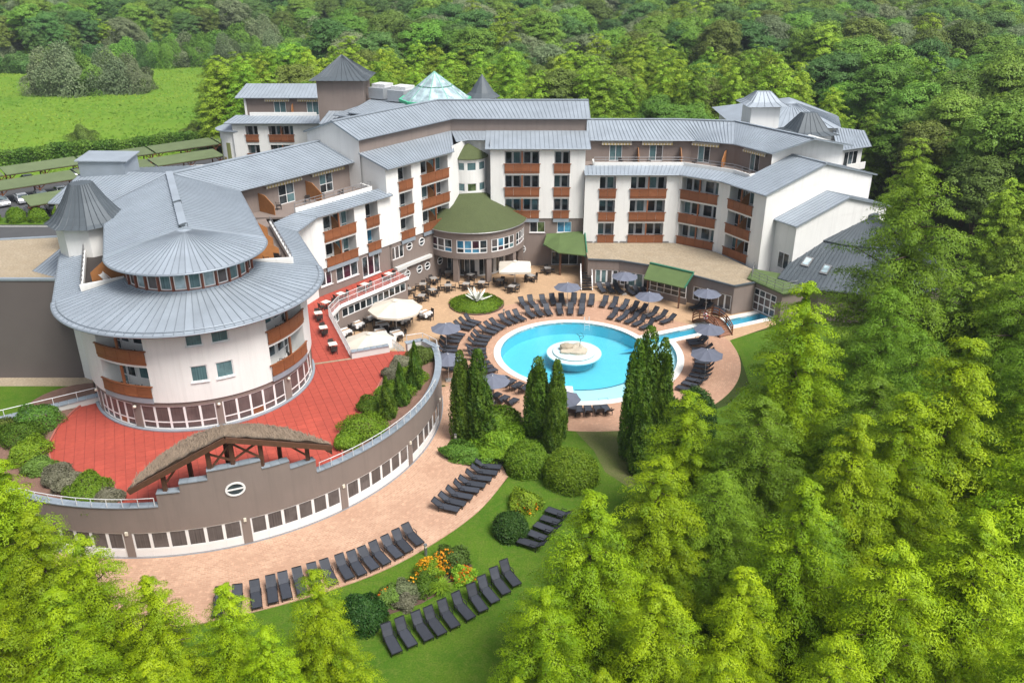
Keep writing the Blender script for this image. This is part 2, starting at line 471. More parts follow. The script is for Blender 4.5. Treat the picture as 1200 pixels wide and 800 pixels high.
# ---------------------------------------------------------------- wall surfaces
class Flat:
    def __init__(s, p0, p1):
        s.p = Vector((p0[0], p0[1])); d = Vector((p1[0] - p0[0], p1[1] - p0[1])); s.L = d.length
        s.t = d / s.L; s.n = Vector((s.t.y, -s.t.x))        # outward normal: to the right of the run
    def cut(s, a, b): return [a, b]
    def __call__(s, u, v, d):
        q = s.p + s.t * u - s.n * d; return (q.x, q.y, v)
    def rz(s, u): return math.atan2(s.n.y, s.n.x)
class Arc:
    """u runs counter-clockwise seen from above, outward = away from the centre"""
    def __init__(s, c, r, a0, a1, du=0.55):
        s.c = c; s.r = r; s.a0 = a0; s.L = r * (a1 - a0); s.du = du
    def cut(s, a, b):
        n = max(1, int(math.ceil(abs(b - a) / s.du - 1e-6))); return [a + (b - a) * i / n for i in range(n + 1)]
    def ang(s, deg): return (R(deg) - s.a0) * s.r
    def __call__(s, u, v, d):
        a = s.a0 + u / s.r; q = s.r - d
        return (s.c[0] + q * math.cos(a), s.c[1] + q * math.sin(a), v)
    def rz(s, u): return s.a0 + u / s.r

def wall(mb, S, z0, z1, ops=(), u0=0.0, u1=None):
    """outer skin with openings (a, b, v0, v1, depth) and their reveals"""
    u1 = S.L if u1 is None else u1
    us = {round(u0, 4), round(u1, 4)}; vs = {round(z0, 4), round(z1, 4)}
    for o in ops: us |= {round(o[0], 4), round(o[1], 4)}; vs |= {round(o[2], 4), round(o[3], 4)}
    us = sorted(us); vs = sorted(v for v in vs if z0 - 1e-6 <= v <= z1 + 1e-6)
    for i in range(len(us) - 1):
        for j in range(len(vs) - 1):
            cu, cv = (us[i] + us[i + 1]) / 2, (vs[j] + vs[j + 1]) / 2
            if any(o[0] < cu < o[1] and o[2] < cv < o[3] for o in ops): continue
            mb.mquad(S, us[i], us[i + 1], vs[j], vs[j + 1], 0)
    for a, b, v0, v1, d in ops:
        cs = S.cut(a, b)
        mb.strip([S(u, v0, 0) for u in cs], [S(u, v0, d) for u in cs])
        mb.strip([S(u, v1, 0) for u in cs], [S(u, v1, d) for u in cs])
        for u in (a, b): mb.add([S(u, v0, 0), S(u, v0, d), S(u, v1, d), S(u, v1, 0)], [(0, 1, 2, 3)])
    return mb

def window(root, S, a, b, v0, v1, d, cols=(0.5,), rows=(), pane='glass', fw=0.07, frame='frame_white', sill=None, mull=None, name='window'):
    """frame with mullions, each pane its own child"""
    mb = MB(); mw = mull or fw
    mb.mbox(S, a, b, v0, v0 + fw, d, d + 0.08); mb.mbox(S, a, b, v1 - fw, v1, d, d + 0.08)
    mb.mbox(S, a, a + fw, v0 + fw, v1 - fw, d, d + 0.08); mb.mbox(S, b - fw, b, v0 + fw, v1 - fw, d, d + 0.08)
    ce = [a + fw] ; re = [v0 + fw]
    for c in cols:
        u = a + (b - a) * c; mb.mbox(S, u - mw / 2, u + mw / 2, v0 + fw, v1 - fw, d + 0.005, d + 0.08); ce += [u - mw / 2, u + mw / 2]
    ce.append(b - fw)
    for c in rows:
        v = v0 + (v1 - v0) * c
        for i in range(0, len(ce), 2): mb.mbox(S, ce[i], ce[i + 1], v - fw / 2, v + fw / 2, d + 0.01, d + 0.08)
        re += [v - fw / 2, v + fw / 2]
    re.append(v1 - fw)
    if sill: mb.mbox(S, a - 0.06, b + 0.06, v0 - 0.06, v0 - 0.002, d - 0.16, d + 0.02)
    wn = mb.build(name, frame, root)
    pick = pane if isinstance(pane, (list, tuple)) else [pane]
    for i in range(0, len(ce), 2):
        for j in range(0, len(re), 2):
            p = MB(); p.mbox(S, ce[i], ce[i + 1], re[j], re[j + 1], d + 0.035, d + 0.06)
            p.build('pane', random.choice(pick), wn)
    return wn

CHAIR_SPOTS = []
def loggia(root, S, a, b, fl, ops, double=False, depth=1.25, h=2.5, slab=False, screen=True, panes=('glass', 'glass_teal', 'glass'), slabmat='coping'):
    """recessed balcony with a timber parapet proud of the wall"""
    ops.append((a, b, fl, fl + h, depth))
    bk = MB(); bk.mquad(S, a, b, fl, fl + h, depth)
    bl = bk.build('balcony', 'white_plaster', root)
    np_ = 2 if not double else 4
    for i in range(np_):
        x0 = a - 0.05 + (b - a + 0.1) * i / np_; x1 = a - 0.05 + (b - a + 0.1) * (i + 1) / np_
        p = MB(); p.mbox(S, x0 + 0.012, x1 - 0.012, fl + 0.02, fl + 0.92, -0.14, -0.08)
        p.mbox(S, x0 + 0.03, x1 - 0.03, fl + 0.08, fl + 0.2, -0.165, -0.142); p.mbox(S, x0 + 0.03, x1 - 0.03, fl + 0.74, fl + 0.86, -0.165, -0.142)
        p.build('parapet_panel', 'wood', bl)
    r = MB(); r.mbox(S, a - 0.18, b + 0.18, fl + 0.93, fl + 1.01, -0.18, -0.04)
    r.build('handrail', 'wood', bl)
    f = MB(); f.mbox(S, a - 0.04, b + 0.04, fl - (0.45 if slab else 0.16), fl + 0.015, -0.11, -0.002)
    f.build('floor_edge', slabmat if slab else 'wood', bl)
    halves = [(a, (a + b) / 2 - 0.07), ((a + b) / 2 + 0.07, b)] if double else [(a, b)]
    if double:
        m = (a + b) / 2
        p = MB(); p.mbox(S, m - 0.08, m + 0.08, fl + 0.02, fl + h - 0.01, -0.02, 0.12); p.build('post', 'wood', bl)
        if screen:
            q = [S(m, fl + 0.02, 0.13), S(m, fl + 1.15, 0.13), S(m, fl + 1.55, 0.4), S(m, fl + 1.85, 0.75), S(m, fl + 1.95, depth - 0.02), S(m, fl + 0.02, depth - 0.02)]
            q2 = [S(m + 0.05, *z) for z in ((fl + 0.02, 0.13), (fl + 1.15, 0.13), (fl + 1.55, 0.4), (fl + 1.85, 0.75), (fl + 1.95, depth - 0.02), (fl + 0.02, depth - 0.02))]
            p = MB(); p.add(q + q2, [tuple(range(6)), tuple(range(11, 5, -1))] + [(i, (i + 1) % 6, 6 + (i + 1) % 6, 6 + i) for i in range(6)])
            p.build('screen', 'wood_screen', bl)
    for k, (x0, x1) in enumerate(halves):
        wd = x1 - x0; door_left = (k == 0) if double else random.random() < 0.5
        dw = min(0.85, wd * 0.42)
        dl, dr = (x0 + 0.04, x0 + 0.04 + dw) if door_left else (x1 - 0.04 - dw, x1 - 0.04)
        wl, wr = (dr + 0.1, x1 - 0.12) if door_left else (x0 + 0.12, dl - 0.1)
        window(root, S, dl, dr, fl + 0.04, fl + 2.2, depth - 0.09, (), (0.32,), panes, name='door')
        window(root, S, wl, wr, fl + 0.75, fl + 2.2, depth - 0.09, (), (), panes)
        CHAIR_SPOTS.append((S((wl + wr) / 2, fl + 0.016, 0.55), S.rz((wl + wr) / 2)))
    return bl

def lerp(p, q, t): return tuple(a + (b - a) * t for a, b in zip(p, q))
def plen(p, q): return math.dist(p, q)
def seam_roof(root, A, B, sp=0.55, th=0.14, mat='zinc', name='roof', gutter=True, seams=True, smat=None, ridge=False):
    """sheet-metal roof between eave A and head B with standing seams and a gutter"""
    mb = MB(); mb.slab(A, B, th); rf = mb.build(name, mat, root)
    if seams:
        sm = MB()
        for i in range(len(A) - 1):
            L = max(plen(A[i], A[i + 1]), plen(B[i], B[i + 1])); n = max(1, round(L / sp))
            for k in range(n + (1 if i == len(A) - 2 else 0)):
                t = k / n; p, q = Vector(lerp(A[i], A[i + 1], t)), Vector(lerp(B[i], B[i + 1], t))
                d = (q - p); 
                if d.length < 0.2: continue
                up = Vector((0, 0, 0.022)); sm.beam(p + up, q + up, 0.036, 0.055)
        sm.build('standing_seam', smat or (mat + '_seam' if mat + '_seam' in M else mat), rf, kind='stuff')
    if gutter:
        g = MB(); g.tube([Vector(p) + Vector((0, 0, -0.06)) for p in A], 0.085, 6); g.build('gutter', smat or (mat + '_seam' if mat + '_seam' in M else mat), rf)
    if ridge:
        g = MB()
        for i in range(len(B) - 1): g.beam(Vector(B[i]) + Vector((0, 0, 0.05)), Vector(B[i + 1]) + Vector((0, 0, 0.05)), 0.42, 0.10)
        g.build('ridge_cap', mat, rf)
    return rf

def rail(root_or_none, pts, h=0.95, post=1.3, mat='rail_white', bars=1, name='railing', label=None, cat=None, group=None, tilt=0.0, r=0.028, balusters=0.0):
    """posts with rails; a thing of its own when root is None"""
    pts = [Vector(p) for p in pts]
    if root_or_none is None:
        root = empty(name, tuple(pts[0]), label=label, cat=cat, group=group)
    else: root = root_or_none
    mb = MB()
    for k in range(bars):
        z = h * (1 - k / max(1, bars + 0.0)) if bars > 1 else h
        mb.tube([p + Vector((0, 0, z)) for p in pts], r, 6)
    top = mb.build('rail_bar', mat, root)
    pm = MB(); dist = 0; nxt = 0.0
    for i in range(len(pts) - 1):
        L = (pts[i + 1] - pts[i]).length; n = max(1, round(L / post))
        for k in range(n + (1 if i == len(pts) - 2 else 0)):
            p = pts[i].lerp(pts[i + 1], k / n)
            pb = MB(); pb.tube([p, p + Vector((0, 0, h))], r, 5); pb.build('post', mat, root)
        if balusters:
            nb = int(L / balusters)
            for k in range(1, nb):
                p = pts[i].lerp(pts[i + 1], k / nb); pm.tube([p + Vector((0, 0, 0.08)), p + Vector((0, 0, h))], r * 0.45, 4)
    if balusters: pm.build('baluster', mat, root, kind='stuff')
    return root

def sheet(name, loops, z, mat, kind='structure', label=None, cat=None, grid=None, parent=None):
    """flat sheet with holes: first loop is the outline"""
    pts = [(x, y, z) for lp in loops for x, y in lp]
    tris = tessellate_polygon([[Vector((x, y, 0)) for x, y in lp] for lp in loops])
    fs = []
    for a, b, c in tris:
        (x0, y0, _), (x1, y1, _), (x2, y2, _) = pts[a], pts[b], pts[c]
        fs.append((a, b, c) if (x1 - x0) * (y2 - y0) - (x2 - x0) * (y1 - y0) > 0 else (a, c, b))
    me = bpy.data.meshes.new(name); me.from_pydata(pts, [], fs)
    me.materials.append(M[mat]); o = bpy.data.objects.new(name, me); COL.objects.link(o)
    if parent: o.parent = parent
    tag(o, label, cat, kind=kind)
    return o
def arc_pts(c, r, a0, a1, n):
    return [(c[0] + r * math.cos(R(a0 + (a1 - a0) * i / n)), c[1] + r * math.sin(R(a0 + (a1 - a0) * i / n))) for i in range(n + 1)]
# ================================================================ SETTING
CP = (6.2, 76.8)                     # centre of the round pool
TC = (-25.4, 64.6); TR = 19.3        # centre and radius of the curved terrace wall
RC = (-25.9, 64.8)                   # centre of the rotunda

# ---- pool outline (offset grows outwards)
CH_P = (15.45, 80.2); CH_D = Vector((0.9003, 0.4353)); CH_N = Vector((-0.4353, 0.9003)); CH_END = 13.6
def ray_circle(p, d, r):
    rx, ry = p[0] - CP[0], p[1] - CP[1]
    b = rx * d.x + ry * d.y; c = rx * rx + ry * ry - r * r
    t = -b + math.sqrt(max(0, b * b - c)); return (p[0] + d.x * t, p[1] + d.y * t)
def pool_outline(off):
    r1, r2, h = 7.35 + off, 10.15 + off, 0.72 + off
    up = (CH_P[0] + CH_N.x * h, CH_P[1] + CH_N.y * h); lo = (CH_P[0] - CH_N.x * h, CH_P[1] - CH_N.y * h)
    pu = ray_circle((CP[0], up[1] - (up[0] - CP[0]) * CH_D.y / CH_D.x), CH_D, r1)
    pl = ray_circle((CP[0], lo[1] - (lo[0] - CP[0]) * CH_D.y / CH_D.x), CH_D, r2)
    au = math.degrees(math.atan2(pu[1] - CP[1], pu[0] - CP[0])); al = math.degrees(math.atan2(pl[1] - CP[1], pl[0] - CP[0]))
    x = CP[0] - 0.62 - off
    a1 = -180 + math.degrees(math.acos(-(x - CP[0]) / r1)); a2 = -180 + math.degrees(math.acos(-(x - CP[0]) / r2))
    pts = arc_pts(CP, r1, au, a1 + 360, 72)
    pts += arc_pts(CP, r2, a2, al, 40)
    e = CH_END + off * 0.0
    pts += [(lo[0] + CH_D.x * e, lo[1] + CH_D.y * e), (up[0] + CH_D.x * e, up[1] + CH_D.y * e)]
    return pts, au, a1, a2, al
W_OUT, AU, A1_, A2_, AL = pool_outline(0.0)
C_OUT = pool_outline(0.68)[0]
H_OUT = pool_outline(0.66)[0]

sheet('ground', [[(-1500, -300), (1500, -300), (1500, 2600), (-1500, 2600)], H_OUT], -0.02, 'forest_floor')
# open meadow behind the car park
mead = [(-330, 120), (-100, 120), (-60, 172), (-56, 205), (-50, 260), (-62, 318), (-100, 316), (-128, 288), (-160, 278), (-330, 270)]
sheet('meadow', [mead], 0.02, 'meadow')
# garden lawn in front
sheet('lawn', [[(-22, 15), (36, 15), (50, 60), (50, 78), (31, 84.3), (21.5, 79.6), (22.6, 76), (22, 70), (19, 66), (14, 63), (9, 61.9), (5, 62), (0, 63), (-4.2, 60),
                (-0.2, 56.5), (-0.3, 54.7), (-2.4, 50.4), (-5.6, 46.5), (-9.2, 43.4), (-14.2, 40.9), (-19, 39.2)]], 0.0, 'lawn')
sheet('lawn_bare_strip', [[(5.2, 61.8), (11.2, 61.8), (10.8, 55), (8.8, 53.4), (7.2, 55.5), (6.6, 58.5)]], 0.004, 'lawn_worn')
# paved court (beige) round pool and tables, with the pool cut out
court = [(-6.2, 69.8), (-14.6, 69.8), (-18.6, 78.3), (-18.2, 81.0), (-12.0, 89.6), (-13.5, 93), (-6, 103), (10, 103), (10, 96), (24.2, 87.5), (28.6, 88.2), (28.3, 83.6)]
court += [(22.4, 79.6)] + arc_pts((6.8, 77.2), 15.7, 5, -137, 60)
sheet('court_paving', [court, H_OUT], 0.012, 'deck_beige')
ring = arc_pts((6.8, 77.0), 14.9, -180, 179, 90)
ring = arc_pts(CP, 14.6, 38, 360 - 138, 60)
ring2 = [(22.2, 79.5)] + arc_pts((6.8, 77.2), 15.66, 5, -137, 60)
_lo = Vector(CH_P) - CH_N * 1.38; _up = Vector(CH_P) + CH_N * 1.38
sheet('pool_paving', [[tuple(_up + CH_D * 5.0)] + arc_pts(CP, 13.9, 34, 222, 60) + arc_pts((6.8, 77.2), 15.66, -137, 4, 60) + [tuple(_lo + CH_D * 6.4)] + H_OUT[:-2][::-1]], 0.017, 'brick_pool')
# brick path under the curved wall
def smooth(pts, k=6):
    out = []
    for i in range(len(pts) - 1):
        p0, p1, p2, p3 = pts[max(0, i - 1)], pts[i], pts[i + 1], pts[min(len(pts) - 1, i + 2)]
        for j in range(k):
            t = j / k
            out.append(tuple(0.5 * (2 * b + (c - a) * t + (2 * a - 5 * b + 4 * c - d) * t * t + (3 * b - a - 3 * c + d) * t ** 3) for a, b, c, d in zip(p0, p1, p2, p3)))
    return out + [pts[-1]]
path = arc_pts(TC, TR - 0.3, -125, 14, 70)
path += [(-5.2, 69.9), (-4.9, 66), (-5.0, 62.4), (-4.6, 59.5), (-4.5, 58.2), (-0.75, 56.3)] + smooth([(-0.35, 54.9), (-2.5, 50.4), (-5.8, 46.4), (-9.4, 43.4), (-14.3, 40.9), (-19, 39.2)]) + [(-25, 38.5), (-34, 41)]
sheet('path', [path], 0.022, 'brick_path')
kb = MB(); edge = smooth([(-0.35, 54.9), (-2.5, 50.4), (-5.8, 46.4), (-9.4, 43.4), (-14.3, 40.9), (-19, 39.2)])
for a_, b_ in zip(edge[:-1], edge[1:]): kb.beam((*a_, 0.03), (*b_, 0.03), 0.12, 0.07)
tag(kb.build('path_edging', 'brick_path'), kind='structure')
# car park and road at the back left
sheet('car_park', [[(-130, 98), (-58, 98), (-44, 104), (-44, 165), (-62, 166), (-96, 148), (-130, 135)]], 0.0, 'asphalt')
for (x0, y0, x1, y1) in ((-78, 118.6, -63, 118.6), (-75, 110, -64, 113.5), (-72, 104, -60, 110)):
    b = MB(); b.beam((x0, y0, 0.006), (x1, y1, 0.006), 0.25, 0.008); tag(b.build('road_marking', 'road_paint'), kind='structure')
sheet('car_park_verge', [[(-84, 119.4), (-63, 119.4), (-63, 123.6), (-84, 122.5)]], 0.008, 'lawn')

# ---- pool: basin, coping, water
pool = empty('swimming_pool', (CP[0], CP[1], 0), label='large round turquoise swimming pool with white rim and shallow apron', cat='pool')
mb = MB()
deep = [(*p, -1.35) for p in arc_pts(CP, 7.35, 0, 360, 96)]
mb.add([(*CP, -1.35)] + deep[:-1], [(0, i + 1, (i + 1) % 96 + 1) for i in range(96)])
mb.strip(deep, [(x, y, -0.36) for x, y, z in deep])
mb.build('basin', 'pool_deep', pool)
mb = MB()
a_lo = A2_; a_hi = AL
mb.strip([(*p, -0.36) for p in arc_pts(CP, 7.36, a_lo - 1.5, a_hi + 3, 60)], [(*p, -0.36) for p in arc_pts(CP, 10.4, a_lo - 2, a_hi + 3, 60)])
mb.build('shallow_floor', 'pool_shallow', pool)
mb = MB()
ww = [(*p, 0.0) for p in W_OUT] + [(*W_OUT[0], 0.0)]
mb.strip([(x, y, -1.36) for x, y, z in ww], [(x, y, 0.02) for x, y, z in ww])
mb.build('basin_wall', 'pool_deep', pool)
mb = MB()
q0 = Vector(CH_P) - CH_N * 0.74 - CH_D * 1.3; q1 = Vector(CH_P) + CH_N * 0.74 - CH_D * 4.4
q2 = Vector(CH_P) + CH_N * 0.74 + CH_D * 13.7; q3 = Vector(CH_P) - CH_N * 0.74 + CH_D * 13.7
mb.add([(*q, -0.9) for q in (q0, q3, q2, q1)], [(0, 1, 2, 3)])
mb.build('channel_floor', 'pool_channel', pool)
mb = MB(); mb.strip([(*p, -0.354) for p in arc_pts(CP, 7.25, a_lo, a_hi - 3, 50)], [(*p, -0.354) for p in arc_pts(CP, 7.4, a_lo, a_hi - 3, 50)])
mb.build('depth_line', 'pool_line', pool)
# white rim as separate stones along the outline
n = len(W_OUT)
stones = [(i, (i + 1) % n) for i in range(n)]
for i, j in stones:
    a, b, c, d = W_OUT[i], W_OUT[j], C_OUT[j], C_OUT[i]
    if i == n - 2: continue
    L = math.dist(a, b); m_ = max(1, round(L / 0.9))
    for k in range(m_):
        t0, t1 = k / m_, (k + 1) / m_ - 0.012 / L
        A, B, C, D = lerp(a, b, t0), lerp(a, b, t1), lerp(d, c, t1), lerp(d, c, t0)
        s_ = MB(); s_.hexa([(*p, -0.2) for p in (A, B, C, D)] + [(*p, 0.055) for p in (A, B, C, D)]); s_.build('coping_stone', 'coping_pool', pool)
w_ = sheet('water', [W_OUT], -0.09, 'water'); 
w_.name = 'pool_water'
# marks on the shallow floor
for (ax, ay) in ((12.6, 68.6), (8.3, 67.6), (15.6, 75.2), (15.4, 72.8)):
    s_ = MB(); ang = math.atan2(ay - CP[1], ax - CP[0])
    for dx, dy, lx, ly in ((0, .35, .9, .04), (0, -.35, .9, .04), (.43, 0, .04, .66), (-.43, 0, .04, .66)):
        c_, s0 = math.cos(ang + 1.57), math.sin(ang + 1.57)
        s_.box((ax + dx * c_ - dy * s0, ay + dx * s0 + dy * c_, -0.352), (lx, ly, 0.012), ang + 1.57)
    s_.build('floor_grating', 'coping', pool)
# ladder
ld = MB()
for sx in (-0.25, 0.25):
    x = 8.0 + sx; y = 84.1
    ld.tube([(x, y - 0.9, -0.5), (x, y - 0.85, 0.7), (x, y - 0.5, 0.9), (x, y - 0.1, 0.7), (x, y + 0.05, 0.06)], 0.025, 6)
for z in (-0.25, 0.1): ld.tube([(7.75, 83.22, z), (8.25, 83.22, z)], 0.02, 5)
ld.build('ladder', 'rail_white', pool)

# ---- fountain island in the pool
ft = empty('fountain', (6.2, 76.9, -1.35), label='round stepped fountain island with pale rocks in the pool', cat='fountain')
m1 = MB(); m1.lathe([(1.9, -1.3), (1.9, -0.2)], (6.2, 76.9, 0), 48); m1.build('foot', 'pool_deep', ft)
m1 = MB(); m1.lathe([(1.9, -0.2), (2.74, -0.2), (2.74, -0.06), (2.70, -0.04), (2.1, -0.04)], (6.2, 76.9, 0), 48); m1.build('lower_step', 'pool_shallow', ft)
m1 = MB(); m1.lathe([(2.08, -0.04), (2.08, 0.03)], (6.2, 76.9, 0), 48); m1.build('waterline_band', 'pool_line', ft)
m1 = MB(); m1.lathe([(2.12, 0.03), (2.12, 0.10), (2.05, 0.13), (0.0, 0.13)], (6.2, 76.9, 0), 48); m1.build('upper_step', 'pool_shallow', ft)
def rock(cx, cy, cz, rx, ry, rz_, seed, mat='stone', parent=None, name='rock', rot=0.0):
    bm = bmesh.new(); bmesh.ops.create_icosphere(bm, subdivisions=2, radius=1.0)
    rr = random.Random(seed); ph = [rr.uniform(0, 6.28) for _ in range(6)]
    out = []
    for v in bm.verts:
        k = 1 + 0.16 * math.sin(3 * v.co.x + ph[0]) + 0.14 * math.sin(4 * v.co.y + ph[1]) + 0.12 * math.sin(5 * v.co.z + ph[2]) + rr.uniform(-.06, .06)
        x, y, z = v.co.x * rx * k, v.co.y * ry * k, v.co.z * rz_ * k
        c_, s_ = math.cos(rot), math.sin(rot)
        out.append((cx + x * c_ - y * s_, cy + x * s_ + y * c_, cz + z))
    mb = MB(); mb.add(out, [tuple(v.index for v in f.verts) for f in bm.faces]); bm.free()
    return mb.build(name, mat, parent)
for k, (dx, dy, sx, sy, sz) in enumerate(((-0.55, 0.3, 0.7, 0.55, 0.62), (0.25, 0.35, 0.75, 0.5, 0.45), (0.8, -0.05, 0.65, 0.5, 0.32), (0.05, -0.45, 0.85, 0.5, 0.3), (-0.8, -0.35, 0.6, 0.5, 0.28), (0.75, -0.55, 0.5, 0.4, 0.22), (-0.25, 0.75, 0.6, 0.35, 0.3))):
    rock(6.2 + dx, 76.9 + dy, 0.13 + sz * 0.35, sx * 1.15, sy * 1.2, sz * .8, 30 + k, 'stone' if k in (0, 6) else 'stone_pale', ft, 'rock', k)
fg = MB()
fg.tube([(6.75, 76.9, 0.6), (6.8, 76.95, 1.3), (6.65, 76.9, 1.75), (6.4, 76.85, 2.0)], [0.03, 0.03, 0.028, 0.02], 6)
fg.tube([(6.8, 76.95, 1.3), (7.1, 76.9, 1.6), (7.0, 76.9, 1.95), (6.75, 76.9, 2.15)], [0.03, 0.025, 0.02, 0.015], 6)
fg.tube([(6.65, 76.9, 1.75), (6.95, 76.95, 1.7), (7.3, 76.9, 1.82)], [0.025, 0.02, 0.012], 6)
tag(fg.build('heron_sculpture', 'bronze'), 'thin dark metal sculpture standing on the fountain rocks', 'sculpture')

# ---- round flower island with the white agave-shaped sculpture
il = MB(); il.lathe([(3.12, 0.01), (3.12, 0.14), (2.98, 0.16), (2.98, 0.10), (0, 0.35)], (-4.0, 89.2, 0), 48)
bed = empty('planting_island', (-4.0, 89.2, 0), label='round bed of low green ground cover behind the pool', cat='flower bed')
il.build('bed', 'soil', bed)
ag = empty('agave_sculpture', (-4.0, 89.4, 0.3), label='white spiky agave shaped sculpture in the middle of the round green bed', cat='sculpture')
for k in range(15):
    a = k * 2.4; el = R(28 + 50 * (k / 15)); L = 2.0 - 0.35 * (k % 3)
    d = Vector((math.cos(a) * math.cos(el), math.sin(a) * math.cos(el), math.sin(el)))
    sd_ = Vector((-math.sin(a), math.cos(a), 0)); up = d.cross(sd_) * -1
    b0 = Vector((-4.0, 89.4, 0.32)); prof = [(0.0, 0.10), (0.3, 0.2), (0.6, 0.19), (0.85, 0.10), (1.0, 0.005)]
    mb = MB(); vs = []
    for t, wd in prof:
        c_ = b0 + d * L * t + Vector((0, 0, -0.25 * t * t * math.cos(el)))
        vs += [c_ - sd_ * wd + up * 0.05, c_ - up * 0.035, c_ + sd_ * wd + up * 0.05, c_ + up * 0.015]
    fs = []
    for i in range(4):
        for q in range(4): fs.append((4 * i + q, 4 * i + (q + 1) % 4, 4 * i + 4 + (q + 1) % 4, 4 * i + 4 + q))
    fs += [(0, 3, 2, 1), (16, 17, 18, 19)]
    mb.add(vs, fs).build('leaf', 'sculpture_white', ag)

# ---- timber footbridge over the channel
br = empty('footbridge', (20.6, 82.8, 0), label='arched brown timber footbridge with slatted sides over the pool channel', cat='bridge')
bx = Vector((-0.44, 0.9)).normalized(); by = Vector((0.9, 0.44)).normalized()     # along / across the bridge
b0 = Vector((21.2, 82.65))
def bp(t, s, z):
    q = b0 + bx * t + by * s; return (q.x, q.y, z)
def bz(t): return 0.05 + 1.0 * max(0, 1 - (abs(t) / 2.35) ** 2.2)
N_ = 18
for i in range(N_):
    t = -2.3 + 4.6 * (i + 0.5) / N_; mb = MB(); z = bz(t); dz = (bz(t + 0.12) - bz(t - 0.12)) / 0.24
    h_ = 0.105
    mb.hexa([bp(t - h_, -0.75, z - h_ * dz - .05), bp(t + h_, -0.75, z + h_ * dz - .05), bp(t + h_, 0.75, z + h_ * dz - .05), bp(t - h_, 0.75, z - h_ * dz - .05),
             bp(t - h_, -0.75, z - h_ * dz), bp(t + h_, -0.75, z + h_ * dz), bp(t + h_, 0.75, z + h_ * dz), bp(t - h_, 0.75, z - h_ * dz)])
    mb.build('plank', 'plank', br)
ts = [-2.35 + 4.7 * i / 12 for i in range(13)]
for s in (-0.8, 0.8):
    mb = MB(); 
    for a, b in zip(ts[:-1], ts[1:]): mb.beam(bp(a, s, bz(a) - 0.1), bp(b, s, bz(b) - 0.1), 0.1, 0.24)
    mb.build('stringer', 'wood_dark', br)
    for zz in (0.35, 0.62, 0.95):
        mb = MB()
        for a, b in zip(ts[:-1], ts[1:]): mb.beam(bp(a, s, bz(a) + zz), bp(b, s, bz(b) + zz), 0.07, 0.11)
        mb.build('handrail' if zz > 0.9 else 'side_rail', 'plank', br)
    for t in (-2.3, -1.2, 0.0, 1.2, 2.3):
        mb = MB(); mb.beam(bp(t, s, 0.02 if abs(t) > 2 else bz(t) - 0.2), bp(t, s, bz(t) + 1.0), 0.11, 0.11); mb.build('post', 'wood', br)
lb = empty('lifebuoy', bp(0.1, -0.92, 1.55), label='red and white lifebuoy hung on the timber footbridge', cat='lifebuoy')
cen = Vector(bp(0.1, -0.92, 1.55))
for k in range(8):
    pts = []
    for i in range(5):
        a = (k + i / 4) * math.pi / 4
        pts.append(cen + Vector((bx.x, bx.y, 0)) * 0.3 * math.cos(a) + Vector((0, 0, 1)) * 0.3 * math.sin(a))
    mb = MB(); mb.tube(pts, 0.075, 6); mb.build('segment', 'lifebuoy_red' if k % 2 else 'lifebuoy_white', lb)
# ================================================================ HOTEL
L1, L2, L3, L4, LT = 3.3, 6.2, 9.1, 12.0, 14.9
AX = Vector((-0.394, 0.919)); PX = Vector((0.919, 0.394))       # rotunda: back axis, cross axis
def rq(p, q, z=None):
    x = RC[0] + PX.x * p + AX.x * q; y = RC[1] + PX.y * p + AX.y * q
    return (x, y) if z is None else (x, y, z)
def ws(s, n, z=None):                                           # left wing: along / outwards
    x, y = 0.6 * s + 0.8 * n, 0.8 * s - 0.6 * n
    return (x, y) if z is None else (x, y, z)

# ---------------------------------------------------------------- rotunda
rot = empty('hotel_rotunda', (*RC, L1), label='round white hotel pavilion with glazed lantern and grey cone roof above red terrace', cat='building')
A0, A1 = R(-156.8), R(23.2)
SB = Arc(RC, 8.68, A0, A1)
SW = Arc(RC, 8.80, A0, A1)
mb = MB(); ops = []
bays = [(-137.5, -109.5, 5), (-105, -67.3, 5), (-64, -28.2, 5), (-23.5, 8, 4), (-155, -141, 2)]
for a, b, k in bays: ops.append((SB.ang(a), SB.ang(b), L1 + 0.12, L1 + 2.12, 0.14))
wall(mb, SB, L1 - 0.3, 5.82, ops); mb.build('base_wall', 'brown_plaster', rot)
for a, b, k in bays:
    window(rot, SB, SB.ang(a), SB.ang(b), L1 + 0.12, L1 + 2.12, 0.06, [i / k for i in range(1, k)], (0.3,), ['glass_curtain'] * 5 + ['glass_dim', 'wood'], fw=0.09, mull=0.17)
pl = MB(); pl.mbox(SB, 0, SB.L, L1 + 0.02, L1 + 0.13, -0.2, -0.001); pl.build('plinth', 'coping', rot)
ops = []
for fl in (L2, L3):
    for a, b in ((-125.3, -96.2), (-36.2, -5.7)):
        loggia(rot, SW, SW.ang(a), SW.ang(b), fl, ops, True, depth=1.5, slab=(fl == L2), screen=False)
    for a, b in ((-76.2, -68.4), (-64.4, -56.2)):
        v0 = fl + 1.2; ops.append((SW.ang(a), SW.ang(b), v0, v0 + 1.3, 0.12))
        window(rot, SW, SW.ang(a), SW.ang(b), v0, v0 + 1.3, 0.06, (), (), 'glass_teal', sill=True)
mb = MB(); wall(mb, SW, 5.80, 11.98, ops)
mb.mquad(SW, 0, SW.L, 5.80, 5.80, 0)
under = SW.cut(0, SW.L); mb.strip([SW(u, 5.80, 0) for u in under], [SW(u, 5.80, 0.13) for u in under])
mb.build('wall', 'white_plaster', rot)
for a in (-107.2, -65.7, -25.9, -139.3):
    u = SB.ang(a); lm = MB(); p = SB(u, 5.3, -0.16); lm.lathe([(0, -.13), (.11, -.08), (.14, 0), (.11, .08), (0, .13)], p, 8); lm.build('wall_lamp', 'lamp_globe', rot, True)
